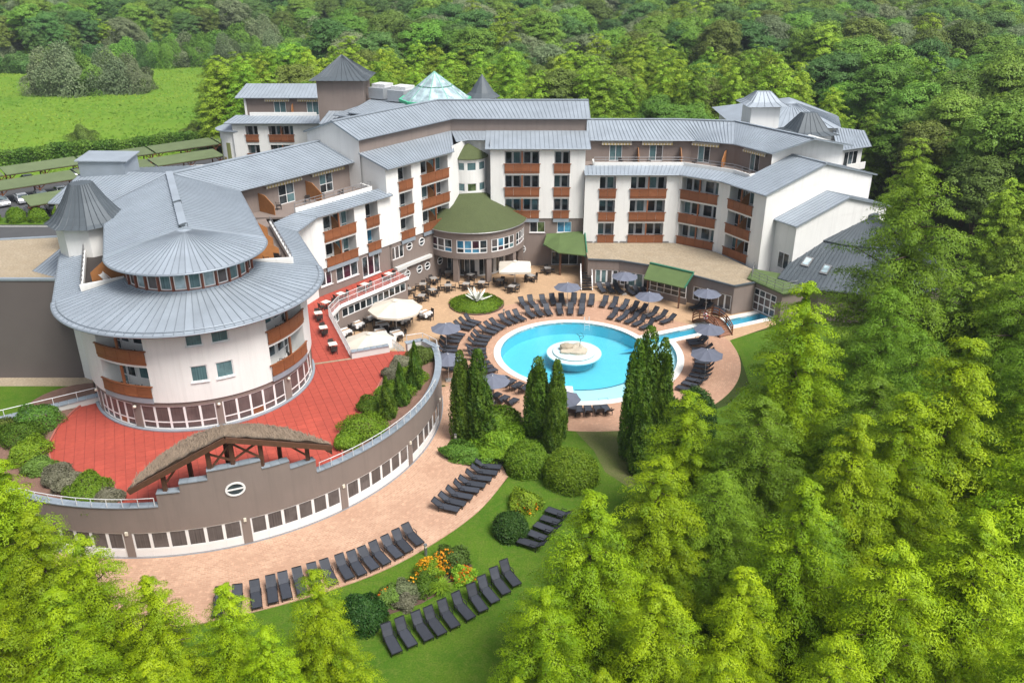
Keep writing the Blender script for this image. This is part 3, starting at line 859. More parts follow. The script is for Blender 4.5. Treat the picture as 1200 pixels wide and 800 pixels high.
# straight flanks
mb = MB(); ops = []
SR = Flat(rq(8.8, 0), rq(8.8, 11.0))
for fl in (L2, L3): loggia(rot, SR, 7.6, 9.9, fl, ops, slab=(fl == L2))
wall(mb, SR, 3.0, 11.98, ops); wall(mb, Flat(rq(8.8, 11.0), ws(54.4, -66.1)), 3.0, 11.98)
wall(mb, Flat(rq(-8.8, 17.5), rq(-8.8, 0)), 0.0, 11.98); wall(mb, Flat(rq(8.8, 17.5), rq(-8.8, 17.5)), 0.0, 12.0)
mb.build('flank_wall', 'white_plaster', rot)

# lower roof: skirt round the front, narrower along the flanks
NP = 46
angs = [A0 + (A1 - A0) * i / NP for i in range(NP + 1)]
E1, E0 = (10.3, 11.95), (5.0, 13.12)
mb = MB()
mb.slab([(RC[0] + E1[0] * math.cos(a), RC[1] + E1[0] * math.sin(a), E1[1]) for a in angs], [(RC[0] + 4.9 * math.cos(a), RC[1] + 4.9 * math.sin(a), 13.1) for a in angs], 0.12)
skirt = mb.build('roof', 'zinc', rot)
def roof_panels(par, angs, r1, z1, r0, z0, mat='zinc', smat='zinc_seam'):
    for a, b in zip(angs[:-1], angs[1:]):
        g = 0.0012; pm = MB()
        pts = [(r1 + .01, a + g, z1), (r1 + .01, b - g, z1), (r0, b - g * 2, z0), (r0, a + g * 2, z0)]
        pts = [(RC[0] + r * math.cos(t), RC[1] + r * math.sin(t), z) for r, t, z in pts]
        pm.hexa([(x, y, z + 0.003) for x, y, z in pts] + [(x, y, z + 0.03) for x, y, z in pts]); pm.build('roof_panel', mat, par)
    sm = MB()
    for a in angs:
        sm.beam((RC[0] + r1 * math.cos(a), RC[1] + r1 * math.sin(a), z1 + 0.05), (RC[0] + r0 * math.cos(a), RC[1] + r0 * math.sin(a), z0 + 0.05), 0.036, 0.07)
    sm.build('standing_seam', smat, par, kind='stuff')
roof_panels(skirt, angs, 10.3, 11.95, 5.0, 13.1)
g = MB(); g.tube([(RC[0] + 10.36 * math.cos(a), RC[1] + 10.36 * math.sin(a), 11.9) for a in angs], 0.09, 6); g.build('gutter', 'zinc_seam', skirt)
q_ = [(RC[0] + 10.02 * math.cos(a), RC[1] + 10.02 * math.sin(a), 12.12) for a in angs]
g = MB(); g.tube(q_, 0.03, 5); g.build('snow_guard', 'zinc_seam', skirt)
seam_roof(rot, [rq(10.3, 0, 11.95), rq(10.3, 10.6, 11.95), ws(54.9, -65.8, 11.95)], [rq(8.1, 0, 12.45), rq(8.1, 12.3, 12.45), ws(53.4, -67.4, 12.45)], 0.55)
seam_roof(rot, [rq(-10.3, 13.5, 11.95), rq(-10.3, 0, 11.95)], [rq(-8.1, 13.5, 12.45), rq(-8.1, 0, 12.45)], 0.55)
# roof terraces beside the lantern
for sg, q1 in ((1, 15.5), (-1, 11.0)):
    fl = MB(); c4 = [rq(sg * 4.8, 0.5), rq(sg * 8.12, 0.5), rq(sg * 8.12, q1), rq(sg * 4.8, q1)]
    fl.hexa([(*p, 11.9) for p in c4] + [(*p, 12.14) for p in c4]); fl.build('terrace_floor', 'rattan' if sg < 0 else 'brown_plaster', rot)
    pw = MB(); pw.beam(rq(sg * 8.1, 0.4, 12.55), rq(sg * 8.1, q1 if sg < 0 else 12.3, 12.55), 0.2, 0.5); pw.beam(rq(sg * 8.2, 0.5, 12.6), rq(sg * 4.95, 0.5, 12.85), 0.25, 0.62)
    pw.build('parapet', 'white_plaster', rot)
    rl = rail(None, [rq(sg * 8.1, 0.6, 12.8), rq(sg * 8.1, q1 if sg < 0 else 12.0, 12.8)], 0.55, 1.1, 'rail_grey', 2, 'terrace_railing',
              'thin grey railing of the rotunda roof terrace ' + ('towards the courtyard' if sg > 0 else 'beside the small octagonal tower'), 'railing')
    mb = MB(); wall(mb, Flat(rq(4.85, 0), rq(4.85, 16)) if sg > 0 else Flat(rq(-4.85, 16), rq(-4.85, 0)), 12.1, 15.0); mb.build('attic_wall', 'brown_plaster', rot)
    for q in ((3.4, 6.6, 9.8) if sg > 0 else (3.2,)):
        sc = MB(); b_ = [rq(sg * 4.9, q), rq(sg * 7.5, q)]
        o1 = [(*b_[0], 12.15), (*b_[1], 12.15), (*b_[1], 12.9), (*lerp(b_[0], b_[1], 0.45), 14.0), (*b_[0], 14.0)]
        o2 = [(x + AX.x * 0.07, y + AX.y * 0.07, z) for x, y, z in o1]
        sc.add(o1 + o2, [(0, 1, 2, 3, 4), (9, 8, 7, 6, 5)] + [(i, (i + 1) % 5, 5 + (i + 1) % 5, 5 + i) for i in range(5)]); sc.build('screen', 'wood_screen', rot)
# glazed lantern
SL = Arc(RC, 4.85, A0, A1, 0.4)
nb = 13; ops = []
wl = [(-149 + 165 * i / nb, -149 + 165 * (i + 1) / nb) for i in range(nb)]
lw = []
for a, b in wl:
    u0, u1 = SL.ang(a) + 0.1, SL.ang(b) - 0.1; lw.append((u0, u1)); ops.append((u0, u1, 13.28, 14.62, 0.1))
mb = MB(); wall(mb, SL, 12.1, 15.0, ops); mb.build('lantern_wall', 'wood_red', rot)
for u0, u1 in lw: window(rot, SL, u0, u1, 13.28, 14.62, 0.03, (), (), ['glass_teal', 'glass_teal', 'glass_sky', 'glass_teal', 'glass_curtain'], fw=0.085)
for u0, u1 in lw[:-1]:
    p = MB(); p.mbox(SL, u1 + 0.04, u1 + 0.16, 13.2, 14.95, -0.14, -0.002); p.build('post', 'wood_red', rot)
p = MB(); p.mbox(SL, 0, SL.L, 13.12, 13.22, -0.18, -0.003); p.build('sill_ring', 'coping', rot)
# upper roof: half cone in front, gable behind
cn = [A0 + (A1 - A0) * i / 36 for i in range(37)]
ER, EZ, RZ = 6.1, 15.0, 16.62
mb = MB()
mb.slab([(RC[0] + ER * math.cos(a), RC[1] + ER * math.sin(a), EZ) for a in cn], [(RC[0] + .05 * math.cos(a), RC[1] + .05 * math.sin(a), RZ) for a in cn], 0.12)
cone = mb.build('cone_roof', 'zinc', rot); roof_panels(cone, cn, ER, EZ, 0.6, RZ - 0.16)
g = MB(); g.tube([(RC[0] + (ER + .05) * math.cos(a), RC[1] + (ER + .05) * math.sin(a), EZ - .05) for a in cn], 0.08, 6); g.build('gutter', 'zinc_seam', cone)
seam_roof(rot, [rq(6.1, 0, EZ), rq(6.1, 15.8, EZ)], [rq(0, 0, RZ), rq(0, 19.5, RZ)], 0.55, name='gable_roof')
seam_roof(rot, [rq(-6.1, 15.8, EZ), rq(-6.1, 0, EZ)], [rq(0, 19.5, RZ), rq(0, 0, RZ)], 0.55, name='gable_roof')
g = MB()
for sg in (1, -1): g.beam(rq(0, 0, RZ + 0.07), rq(sg * 6.1, 0, EZ + 0.07), 0.26, 0.12)
g.build('hip_cap', 'zinc', rot)
g = MB(); g.beam(rq(0, 0.3, RZ + 0.12), rq(0, 7.4, RZ + 0.12), 0.62, 0.2); g.beam(rq(0, 7.7, RZ + 0.12), rq(0, 19.3, RZ + 0.12), 0.62, 0.2)
g.build('ridge_cap', 'zinc', rot)
g = MB(); g.box(rq(0, 0.35, RZ + 0.1), (0.75, 0.25, 0.34), 1.17); g.box(rq(0, 7.55, RZ + 0.1), (0.8, 0.25, 0.36), 1.17); g.build('ridge_clip', 'zinc_dark', rot)
# rear roof slopes behind the rotunda
seam_roof(rot, [rq(-6.1, 15.8, EZ), (-43.6, 78.2, 14.9)][::-1], [rq(0, 19.5, RZ), (-42.8, 84.6, 16.4)][::-1], 0.5, name='rear_roof')
mb = MB(); mb.prism([rq(-6, 15.8), rq(0, 19.5), (-28, 96), (-46, 90), (-43.2, 78.6)], 0.0, 14.8); mb.build('rear_wall', 'white_plaster', rot)
seam_roof(rot, [rq(0, 19.5, RZ), (-42.8, 84.6, 16.4)], [(-28.5, 93.5, 15.0), (-46, 90.8, 15.0)], 0.5, name='rear_roof', gutter=False)
vb = MB(); vb.box((-40.2, 84.6, 16.9), (4.6, 3.0, 1.5), -0.05); vbo = vb.build('roof_vent', 'zinc', rot)
vb = MB(); vb.slab([(-42.8, 83.0, 17.75), (-37.6, 82.8, 17.75)], [(-42.8, 86.4, 18.0), (-37.6, 86.2, 18.0)], 0.1); vb.build('vent_lid', 'zinc', vbo)

# ---------------------------------------------------------------- small octagonal tower left of the rotunda
tw = empty('octagonal_tower', (-37.6, 73.2, 0), label='white octagonal stair tower with dark bell shaped metal roof', cat='tower')
tc = (-37.6, 73.2)
ao = R(22.5)
mb = MB(); mb.lathe([(2.75, 0), (2.75, 15.0)], (*tc, 0), 8, ao, ao + 2 * math.pi); mb.build('wall', 'white_plaster', tw)
prof = [(3.55, 14.8), (3.1, 15.05), (2.55, 15.6), (1.75, 16.7), (0.95, 18.1), (0.0, 18.15)]
mb = MB(); mb.lathe(prof, (*tc, 0), 8, ao, ao + 2 * math.pi); tr_ = mb.build('roof', 'zinc_dark', tw)
sm = MB()
for k in range(32):
    f = k / 32 * 8; i = int(f); t = f - i; pts = []
    for r, z in prof[:-1]:
        p = [(tc[0] + r * math.cos(ao + j * math.pi / 4), tc[1] + r * math.sin(ao + j * math.pi / 4), z + 0.03) for j in (i, i + 1)]
        pts.append(lerp(p[0], p[1], t))
    sm.tube(pts, 0.03, 4)
sm.build('standing_seam', 'zinc_dark_seam', tr_, kind='stuff')
S_ = Flat((tc[0] - 2.54, tc[1] + 1.05), (tc[0] - 2.54 + 0.0, tc[1] - 1.05))
for fl in (9.7, 6.8): window(tw, Flat((tc[0] - 2.2, tc[1] - 1.75), (tc[0] - 1.2, tc[1] - 2.62)), 0.1, 1.1, fl, fl + 1.5, -0.06, (0.5,), (), 'glass_blue')
# side block with a lean-to roof and one balcony
mb = MB(); mb.prism([(-43.0, 73.0), (-38.9, 70.6), (-36.6, 66.5), (-35.6, 72), (-42, 79)], 0.0, 9.6); mb.build('side_block', 'white_plaster', tw)
seam_roof(tw, [(-44.0, 73.2, 9.7), (-39.4, 70.6, 9.7)], [(-42.0, 78.0, 11.4), (-38.4, 75.6, 11.4)], 0.5, name='side_roof')
Sx = Flat((-43.0, 73.0), (-38.9, 70.6))
p = MB(); p.mbox(Sx, 2.9, 4.5, 6.25, 7.2, -0.9, -0.8); p.mbox(Sx, 2.9, 4.5, 6.1, 6.24, -0.9, -0.002); p.build('balcony', 'wood', tw)
window(tw, Sx, 3.1, 4.3, 6.4, 8.3, -0.05, (0.5,), (), 'glass_teal')

# ---------------------------------------------------------------- left wing, lower part with roof terrace
w1 = empty('hotel_terrace_wing', ws(60, -66.1, L1), label='white hotel wing with striped awnings and roof terrace beside the rotunda', cat='building')
S1 = Flat(ws(54.4, -66.1), ws(65.2, -66.1)); o1 = 54.4
ops = []
for fl in (L2, L3):
    loggia(w1, S1, 55.85 - o1, 60.2 - o1, fl, ops, True, slab=(fl == L2))
    loggia(w1, S1, 61.85 - o1, 63.7 - o1, fl, ops, slab=(fl == L2), panes=('glass_wine', 'glass_blue', 'glass'))
mb = MB(); wall(mb, S1, L2, 11.98, ops); mb.strip([S1(0, L2, 0), S1(S1.L, L2, 0)], [S1(0, L2, 0.12), S1(S1.L, L2, 0.12)])
mb.build('wall', 'white_plaster', w1)
mb = MB(); mb.prism([ws(55.2, -67.7), ws(65.2, -67.7), ws(65.2, -80), ws(50, -80), ws(48.5, -72)], 0, 11.9); mb.build('core', 'dark_plaster', w1)
S1b = Flat(ws(53.6, -66.22), ws(65.6, -66.22)); ob = 53.6
ops = []; wn = [(54.9, 56.5, 4.25, 5.75, (0.5,)), (57.1, 60.3, 4.15, 5.75, (1 / 3, 2 / 3)), (60.9, 63.6, 3.45, 5.85, (1 / 3, 2 / 3))]
for a, b, v0, v1, cs in wn: ops.append((a - ob, b - ob, v0, v1, 0.14))
mb = MB(); wall(mb, S1b, 3.0, L2, ops); mb.build('base_wall', 'brown_plaster', w1)
for a, b, v0, v1, cs in wn: window(w1, S1b, a - ob, b - ob, v0, v1, 0.06, cs, (), ['glass', 'glass_dim', 'glass', 'glass_wine'], fw=0.1, mull=0.14, sill=True)
seam_roof(w1, [ws(54.9, -65.8, 11.95), ws(65.6, -65.6, 11.95)], [ws(53.4, -67.4, 12.45), ws(65.2, -67.4, 12.45)], 0.55, name='eave_roof')
fl = MB(); c4 = [ws(53.2, -67.3), ws(65.2, -67.3), ws(65.2, -71.8), ws(49.3, -71.8)]; fl.hexa([(*p, 11.92) for p in c4] + [(*p, 12.12) for p in c4]); fl.build('terrace_floor', 'brown_plaster', w1)
pw = MB(); pw.beam(ws(53.6, -67.5, 12.58), ws(64.2, -67.5, 12.58), 0.2, 0.55); pw.beam(ws(64.2, -67.4, 12.6), ws(64.5, -69.4, 12.6), 0.2, 0.58); pw.build('parapet', 'white_plaster', w1)
rail(None, [ws(53.6, -67.5, 12.86), ws(64.2, -67.5, 12.86)], 0.6, 1.3, 'rail_grey', 2, 'terrace_railing', 'grey tube railing on the white parapet of the left wing terrace', 'railing')
SP = Flat(ws(49.4, -71.6), ws(65.2, -71.6)); op_ = 49.4
ops = []
for a, b in ((55.0, 57.1), (60.6, 62.5)): ops.append((a - op_, b - op_, 12.15, 14.25, 0.12))
mb = MB(); wall(mb, SP, 12.1, 15.0, ops); mb.build('attic_wall', 'brown_plaster', w1)
for a, b in ((55.0, 57.1), (60.6, 62.5)): window(w1, SP, a - op_, b - op_, 12.15, 14.25, 0.05, (0.5,), (0.45,), ['glass', 'glass_teal'], name='door')
def awning(root, S, a, b, v, d=-0.02):
    """rolled awning: case and scalloped striped valance"""
    c = MB(); c.mbox(S, a, b, v, v + 0.16, d - 0.22, d); c.build('awning', 'parasol_cream', root)
    n = max(3, round((b - a) / 0.19)); y = MB(); w2 = MB()
    for i in range(n):
        x0, x1 = a + (b - a) * i / n, a + (b - a) * (i + 1) / n
        (y if i % 2 else w2).mbox(S, x0, x1, v - 0.26, v - 0.004, d - 0.34, d - 0.31)
    y.build('awning_stripe', 'awning_yellow', root, kind='stuff'); w2.build('awning_stripe', 'parasol_cream', root, kind='stuff')
for a, b in ((53.3, 58.0), (59.4, 64.0)): awning(w1, SP, a - op_, b - op_, 14.55)
def screen(root, S, u, v0, hgt=1.9, dep=2.4, name='screen'):
    q = [S(u, v0, -0.02), S(u, v0 + hgt, -0.02), S(u, v0 + hgt * 0.95, -dep * 0.45), S(u, v0 + hgt * 0.5, -dep), S(u, v0, -dep)]
    q2 = [S(u + 0.07, *z) for z in ((v0, -0.02), (v0 + hgt, -0.02), (v0 + hgt * 0.95, -dep * 0.45), (v0 + hgt * 0.5, -dep), (v0, -dep))]
    p = MB(); p.add(q + q2, [(0, 1, 2, 3, 4), (9, 8, 7, 6, 5)] + [(i, (i + 1) % 5, 5 + (i + 1) % 5, 5 + i) for i in range(5)]); return p.build(name, 'wood_screen', root)
for s_ in (52.4, 58.6): screen(w1, SP, s_ - op_, 12.13)
seam_roof(w1, [ws(49.3, -70.7, 15.0), ws(65.2, -70.7, 15.0)], [ws(46.0, -76.2, 16.62), ws(65.2, -76.2, 16.62)], 0.55, name='attic_roof', ridge=True)
seam_roof(w1, [ws(65.2, -81.5, 15.0), ws(44, -81.5, 15.0)], [ws(65.2, -76.2, 16.62), ws(46.0, -76.2, 16.62)], 0.55, name='attic_roof')

# ---------------------------------------------------------------- left wing, tall part
w2 = empty('hotel_tall_wing', ws(70, -66.1, 0), label='taller white hotel wing with three rows of timber balconies and brown base', cat='building')
S2 = Flat(ws(65.2, -66.1), ws(76.3, -66.1)); o2 = 65.2
ops = []
for fl in (L2, L3, L4):
    loggia(w2, S2, 67.1 - o2, 69.25 - o2, fl, ops, slab=(fl == L2)); loggia(w2, S2, 70.8 - o2, 75.5 - o2, fl, ops, True, slab=(fl == L2))
mb = MB(); wall(mb, S2, L2, 14.9, ops); mb.strip([S2(0, L2, 0), S2(S2.L, L2, 0)], [S2(0, L2, 0.12), S2(S2.L, L2, 0.12)])
# end gable towards the rotunda and the notch beside the bay
mb.add([ws(65.2, -66.1, 11.5), ws(65.2, -69.9, 11.5), ws(65.2, -69.9, 16.05), ws(65.2, -66.1, 14.88)], [(0, 1, 2, 3)])
mb.add([ws(65.0, -69.7, 11.5), ws(65.0, -78.2, 11.5), ws(65.0, -78.2, 17.5), ws(65.0, -73.5, 19.05), ws(65.0, -69.7, 17.55)], [(0, 1, 2, 3, 4)])
wall(mb, Flat(ws(76.3, -66.1), (-5.6, 104.6)), L2, 15.4); wall(mb, Flat((-5.6, 104.6), (-2.6, 104.6)), L2, 15.6)
mb.build('wall', 'white_plaster', w2)
mb = MB(); mb.prism([ws(65.3, -67.8), ws(75.9, -67.8), (-5.9, 105.2), (-3, 105.2), (-3, 118), ws(80, -80), ws(65.3, -80)], 0, 14.8); mb.build('core', 'dark_plaster', w2)
S2b = Flat(ws(65.2, -66.22), ws(77.0, -66.22))
ops = [(0.0 + 0.2, 2.3, 4.15, 5.7, 0.14)]
mb = MB(); wall(mb, S2b, 0.0, L2, ops); mb.build('base_wall', 'brown_plaster', w2)
window(w2, S2b, 0.2, 2.3, 4.15, 5.7, 0.06, (1 / 3, 2 / 3), (), ['glass_dim', 'glass'], fw=0.1, mull=0.13)
def round_window(root, S, u, v, r, sx=1.0):
    fr = MB(); N = 20; vs = []; fs = []
    for i in range(N):
        a = 2 * math.pi * i / N
        for rr, d in ((r, -0.07), (r, 0.0), (r * 0.8, -0.07), (r * 0.8, 0.0)): vs.append(S(u + rr * sx * math.cos(a), v + rr * math.sin(a), d))
    for i in range(N):
        j = (i + 1) % N; a, b = 4 * i, 4 * j
        fs += [(a, b, b + 1, a + 1), (a, a + 2, b + 2, b), (a + 2, a + 3, b + 3, b + 2)]
    fr.add(vs, fs); fr.mbox(S, u - r * sx * .8, u + r * sx * .8, v - 0.05, v + 0.05, -0.065, -0.02); w_ = fr.build('round_window', 'frame_white', root)
    p = MB(); p.add([S(u + r * sx * 0.82 * math.cos(2 * math.pi * i / N), v + r * 0.82 * math.sin(2 * math.pi * i / N), -0.015) for i in range(N)], [tuple(range(N))]); p.build('pane', 'glass', w_)
for s_, v in ((68.4, 5.15), (70.5, 5.15), (67.8, 1.9), (69.9, 1.9), (71.3, 1.9), (73.6, 1.9)): round_window(w2, S2b, s_ - 65.2, v, 0.5)
p = MB(); p.mbox(S2b, 0.6, 6.6, 2.95, 3.3, -0.45, -0.003); p.build('ledge', 'grey_white', w2)
# lower roof strip, attic wall and upper gable roof, carried round the corner into the middle wing
strip_A = [ws(65.0, -65.6, 14.9), ws(76.1, -65.6, 14.9)]
strip_B = [ws(65.0, -69.9, 16.05), ws(80.7, -69.9, 16.05)]
seam_roof(w2, strip_A, strip_B, 0.55, name='eave_roof')
seam_roof(w2, [(-6.75, 103.1, 15.44), (-5.4, 104.0, 15.46), (-3.22, 104.0, 15.46)], [(-7.5, 106.48, 16.02), (-6.4, 106.48, 16.02), (-3.22, 106.48, 16.02)], 0.5, name='notch_roof')
mb = MB(); wall(mb, Flat(ws(65.0, -69.9), (-7.55, 106.5)), 15.9, 17.6); wall(mb, Flat((-7.55, 106.5), (9.2, 106.5)), 15.9, 17.6); mb.build('attic_wall', 'brown_plaster', w2)
seam_roof(w2, [ws(64.7, -69.5, 17.62), (-7.2, 106.1, 17.62), (9.6, 106.1, 17.62)], [ws(64.7, -73.5, 19.15), (-9.4, 110.0, 19.15), (9.6, 110.0, 19.15)], 0.55, name='attic_roof', ridge=True)
seam_roof(w2, [(9.6, 114.5, 17.5), (-12.5, 114.5, 17.5), ws(64.7, -78.4, 17.5)], [(9.6, 110.0, 19.15), (-9.4, 110.0, 19.15), ws(64.7, -73.5, 19.15)], 0.55, name='attic_roof')

# ---------------------------------------------------------------- middle wing
w3 = empty('hotel_middle_wing', (3.1, 102, 0), label='white hotel front facing the pool between the round bay and the curved wing', cat='building')
S3 = Flat((-2.6, 102.0), (8.8, 102.0))
ops = []
for fl in (L2, L3, L4):
    loggia(w3, S3, 1.75, 5.88, fl, ops, True, slab=(fl == L2)); loggia(w3, S3, 7.7, 9.57, fl, ops, slab=(fl == L2))
mb = MB(); wall(mb, S3, L2, 14.9, ops); wall(mb, Flat((-2.6, 104.6), (-2.6, 102.0)), L2, 15.5)
wall(mb, Flat((8.8, 102.0), (8.8, 106.5)), 11.8, 15.0); mb.add([(9.2, 106.3, 14), (9.2, 114.3, 14), (9.2, 114.3, 17.4), (9.2, 110, 19.0), (9.2, 106.3, 17.5)], [(0, 1, 2, 3, 4)])
mb.strip([S3(0, L2, 0), S3(S3.L, L2, 0)], [S3(0, L2, 0.14), S3(S3.L, L2, 0.14)])
mb.build('wall', 'white_plaster', w3)
mb = MB(); mb.prism([(-2.5, 103.6), (8.7, 103.6), (8.7, 114), (-2.5, 114)], 0, 14.8); mb.build('core', 'dark_plaster', w3)
S3b = Flat((-4.0, 102.13), (9.0, 102.13)); ops = []
wn = [(6.2, 8.1, 4.35, 5.75), (9.6, 11.4, 4.35, 5.75)]
for a, b, v0, v1 in wn: ops.append((a, b, v0, v1, 0.12))
ops.append((9.0, 12.3, 0.1, 2.4, 0.12))
mb = MB(); wall(mb, S3b, 0, L2, ops); mb.build('base_wall', 'brown_plaster', w3)
for a, b, v0, v1 in wn: window(w3, S3b, a, b, v0, v1, 0.05, (0.5,), (), ['glass_blue', 'glass', 'glass_green'], sill=True)
window(w3, S3b, 9.0, 12.3, 0.1, 2.4, 0.05, (0.33, 0.66), (0.75,), 'glass', name='door')
round_window(w3, S3b, 5.2, 2.2, 0.55)
seam_roof(w3, [(-3.2, 101.55, 14.9), (9.4, 101.55, 14.9)], [(-3.2, 106.5, 16.05), (9.4, 106.5, 16.05)], 0.55, name='eave_roof')
# green shingle porch
pc = empty('green_porch', (6.6, 100, 0), label='small green shingled porch roof on a timber post beside the brown wall', cat='porch')
mb = MB(); mb.slab([(3.9, 100.6, 3.35), (5.6, 98.2, 3.1), (8.95, 97.2, 3.05)], [(4.3, 102.0, 4.25), (6.0, 102.0, 4.35), (8.95, 102.0, 4.6)], 0.12); mb.build('roof', 'green_shingle_bright', pc)
for x, y in ((5.9, 98.7), (8.6, 97.7)):
    p = MB(); p.beam((x, y, 0), (x, y, 3.0), 0.24); p.build('post', 'wood_dark', pc)
p = MB(); p.beam((9.03, 97.2, 3.05), (9.03, 102.0, 4.62), 0.14, 0.34); p.beam((3.9, 100.6, 3.25), (8.95, 97.15, 2.96), 0.1, 0.16); p.build('trim', 'green_trim', pc)

# ---------------------------------------------------------------- round dining hall with green cone roof and bay
hc = (-4.9, 102.3); HR = 6.45
dh = empty('round_dining_hall', (*hc, 0), label='round brown dining hall on columns with dark green cone roof', cat='building')
SH = Arc(hc, HR, R(-165), R(15))
bays = [(-147, -110, 4), (-105, -72, 4), (-67.5, -37, 4), (-33, -7, 4)]
ops = [(SH.ang(a), SH.ang(b), 3.75, 5.35, 0.12) for a, b, k in bays]
mb = MB(); wall(mb, SH, 3.0, 6.4, ops)
ar = arc_pts(hc, HR, -165, 15, 40); ri = arc_pts(hc, HR - 0.5, -165, 15, 40)
mb.add([(*hc, 3.0)] + [(*p, 3.0) for p in ar], [(0, i + 1, i + 2) for i in range(40)])
mb.build('ring_wall', 'brown_plaster', dh)
for a, b, k in bays: window(dh, SH, SH.ang(a), SH.ang(b), 3.75, 5.35, 0.04, [i / k for i in range(1, k)], (0.36,), ['glass', 'glass', 'glass', 'glass_teal', 'glass_wine', 'glass_dim', 'glass_dim', 'glass_blue'], fw=0.09, mull=0.17)
for a in (-140, -107, -70, -35, -8):
    x, y = hc[0] + (HR - 0.4) * math.cos(R(a)), hc[1] + (HR - 0.4) * math.sin(R(a))
    p = MB(); p.box((x, y, 1.5), (0.62, 0.62, 3.0), R(a)); p.build('column', 'brown_plaster', dh)
SI = Arc(hc, 4.1, R(-170), R(-10))
ops = [(SI.ang(a), SI.ang(b), 0.1, 2.5, 0.1) for a, b in ((-150, -118), (-112, -84), (-78, -50), (-44, -20))]
mb = MB(); wall(mb, SI, 0, 3.0, ops); mb.build('inner_wall', 'white_plaster', dh)
for o_ in ops: window(dh, SI, o_[0], o_[1], 0.1, 2.5, 0.04, (0.33, 0.66), (), 'glass', name='glazed_door')
ca = arc_pts(hc, HR + 0.28, -168, 18, 30)
mb = MB(); mb.slab([(*p, 6.32) for p in ca], [(hc[0] + (p[0] - hc[0]) * 0.06 - 0.3, hc[1] + (p[1] - hc[1]) * 0.06 + 1.2, 9.9) for p in ca], 0.12); cr = mb.build('cone_roof', 'green_shingle', dh)
g = MB(); g.tube([(*p, 6.28) for p in ca], 0.07, 6); g.build('gutter', 'rail_grey', cr)
tb = (-5.35, 104.2); TRr = 2.2
bt = empty('round_bay', (*tb, 0), label='white rounded stair bay with two window bands and pointed green roof', cat='tower')
ST = Arc(tb, TRr, R(-185), R(5), 0.4)
ops = []; bw = [(-172, -138), (-130, -100), (-92, -62), (-52, -22), (-14, 2)]
for v0 in (9.55, 12.1):
    for a, b in bw: ops.append((ST.ang(a), ST.ang(b), v0, v0 + 1.0, 0.1))
mb = MB(); wall(mb, ST, 0, 13.55, ops); mb.build('wall', 'white_plaster', bt)
for a, b, v0, v1, d in ops: window(bt, ST, a, b, v0, v1, 0.03, (), (), random.choice(['glass_teal', 'glass_teal', 'glass_green']), fw=0.06)
mb = MB(); mb.lathe([(2.42, 13.45), (2.42, 13.56), (0.02, 15.0)], (*tb, 0), 24, R(-190), R(10)); mb.build('roof', 'green_shingle', bt)
# ---------------------------------------------------------------- curved right wing
w4 = empty('hotel_curved_wing', (18, 101, 0), label='curved white hotel wing with striped awnings above the gravel roofed annex', cat='building')
pA, pB, pC, pD = (8.8, 101.3), (20.2, 101.3), (24.7, 98.0), (28.1, 92.0)
dv = Vector((0.508, -0.861)); cv = Vector((0.861, 0.508))
def dpt(base, d, c, z=None):
    x, y = base[0] + dv.x * d + cv.x * c, base[1] + dv.y * d + cv.y * c
    return (x, y) if z is None else (x, y, z)
mb = MB()
SAB, SBC, SCD = Flat(pA, pB), Flat(pB, pC), Flat(pC, pD)
oA, oB, oC = [], [], []
for fl in (L1, L2, L3):
    sl = fl == L1
    loggia(w4, SAB, 1.8, 3.75, fl, oA, slab=sl); loggia(w4, SAB, 5.55, 9.85, fl, oA, True, slab=sl, screen=False)
    loggia(w4, SBC, 0.3, 5.0, fl, oB, True, slab=sl, screen=False); loggia(w4, SCD, 1.15, 5.0, fl, oC, True, slab=sl)
wall(mb, SAB, 2.9, 11.98, oA); wall(mb, SBC, 2.9, 11.98, oB); wall(mb, SCD, 2.9, 11.98, oC)
SE_ = Flat(pD, dpt(pD, 0, 17.4))
wall(mb, SE_, 0, 11.98)
mb.add([(*pD, 11.95), dpt(pD, 0, 17.4, 11.95), dpt(pD, 0, 8.8, 14.3)], [(0, 1, 2)])
wall(mb, Flat(dpt(pD, 0, 17.4), dpt(pD, -16, 17.4)), 0, 12.0); mb.build('wall', 'white_plaster', w4)
mb = MB(); wall(mb, Flat((24, 118), (8.8, 118)), 0, 12); mb.build('rear_wall', 'white_plaster', w4)
cr_ = MB(); cr_.prism([(9, 102.7), (20.8, 102.7), (26.2, 98.7), (29.2, 93.6), dpt(pD, -0.3, 17.2), dpt(pD, -15, 17.2), (24, 117.8), (9, 117.8)], 0, 11.85); cr_.build('core', 'dark_plaster', w4)
# eave roof in front of the terrace, then the full gable at the end
eA = [(8.7, 100.85, 11.95), (20.0, 100.85, 11.95), (24.3, 97.7, 11.95), (25.25, 96.0, 11.95)]
eB = [(8.7, 103.2, 12.5), (20.9, 103.2, 12.5), (26.1, 99.5, 12.5), (27.2, 97.4, 12.5)]
seam_roof(w4, eA, eB, 0.5, name='eave_roof')
bD = (27.65, 91.75)
def gz(c): return 12.0 + (2.4 * c / 9.2 if c <= 9.2 else 2.4 * (18.4 - c) / 9.2)
seam_roof(w4, [dpt(bD, -4.9, 0, 11.96), dpt(bD, 0.3, 0, 11.96)], [dpt(bD, -4.9, 9.2, 14.4), dpt(bD, 0.3, 9.2, 14.4)], 0.52, name='end_roof', ridge=True)
seam_roof(w4, [dpt(bD, 0.3, 18.4, 12.0), dpt(bD, -14, 18.4, 12.0)], [dpt(bD, 0.3, 9.2, 14.4), dpt(bD, -14, 9.2, 14.4)], 0.52, name='end_roof')
fl = MB(); fl.prism([(9.0, 103.1), (20.9, 103.1), (26.1, 99.3), (27.3, 97.0), (31.5, 99.2), (27.5, 105.5), (22.5, 107.4), (9.0, 107.4)], 11.9, 12.15); fl.build('terrace_floor', 'brown_plaster', w4)
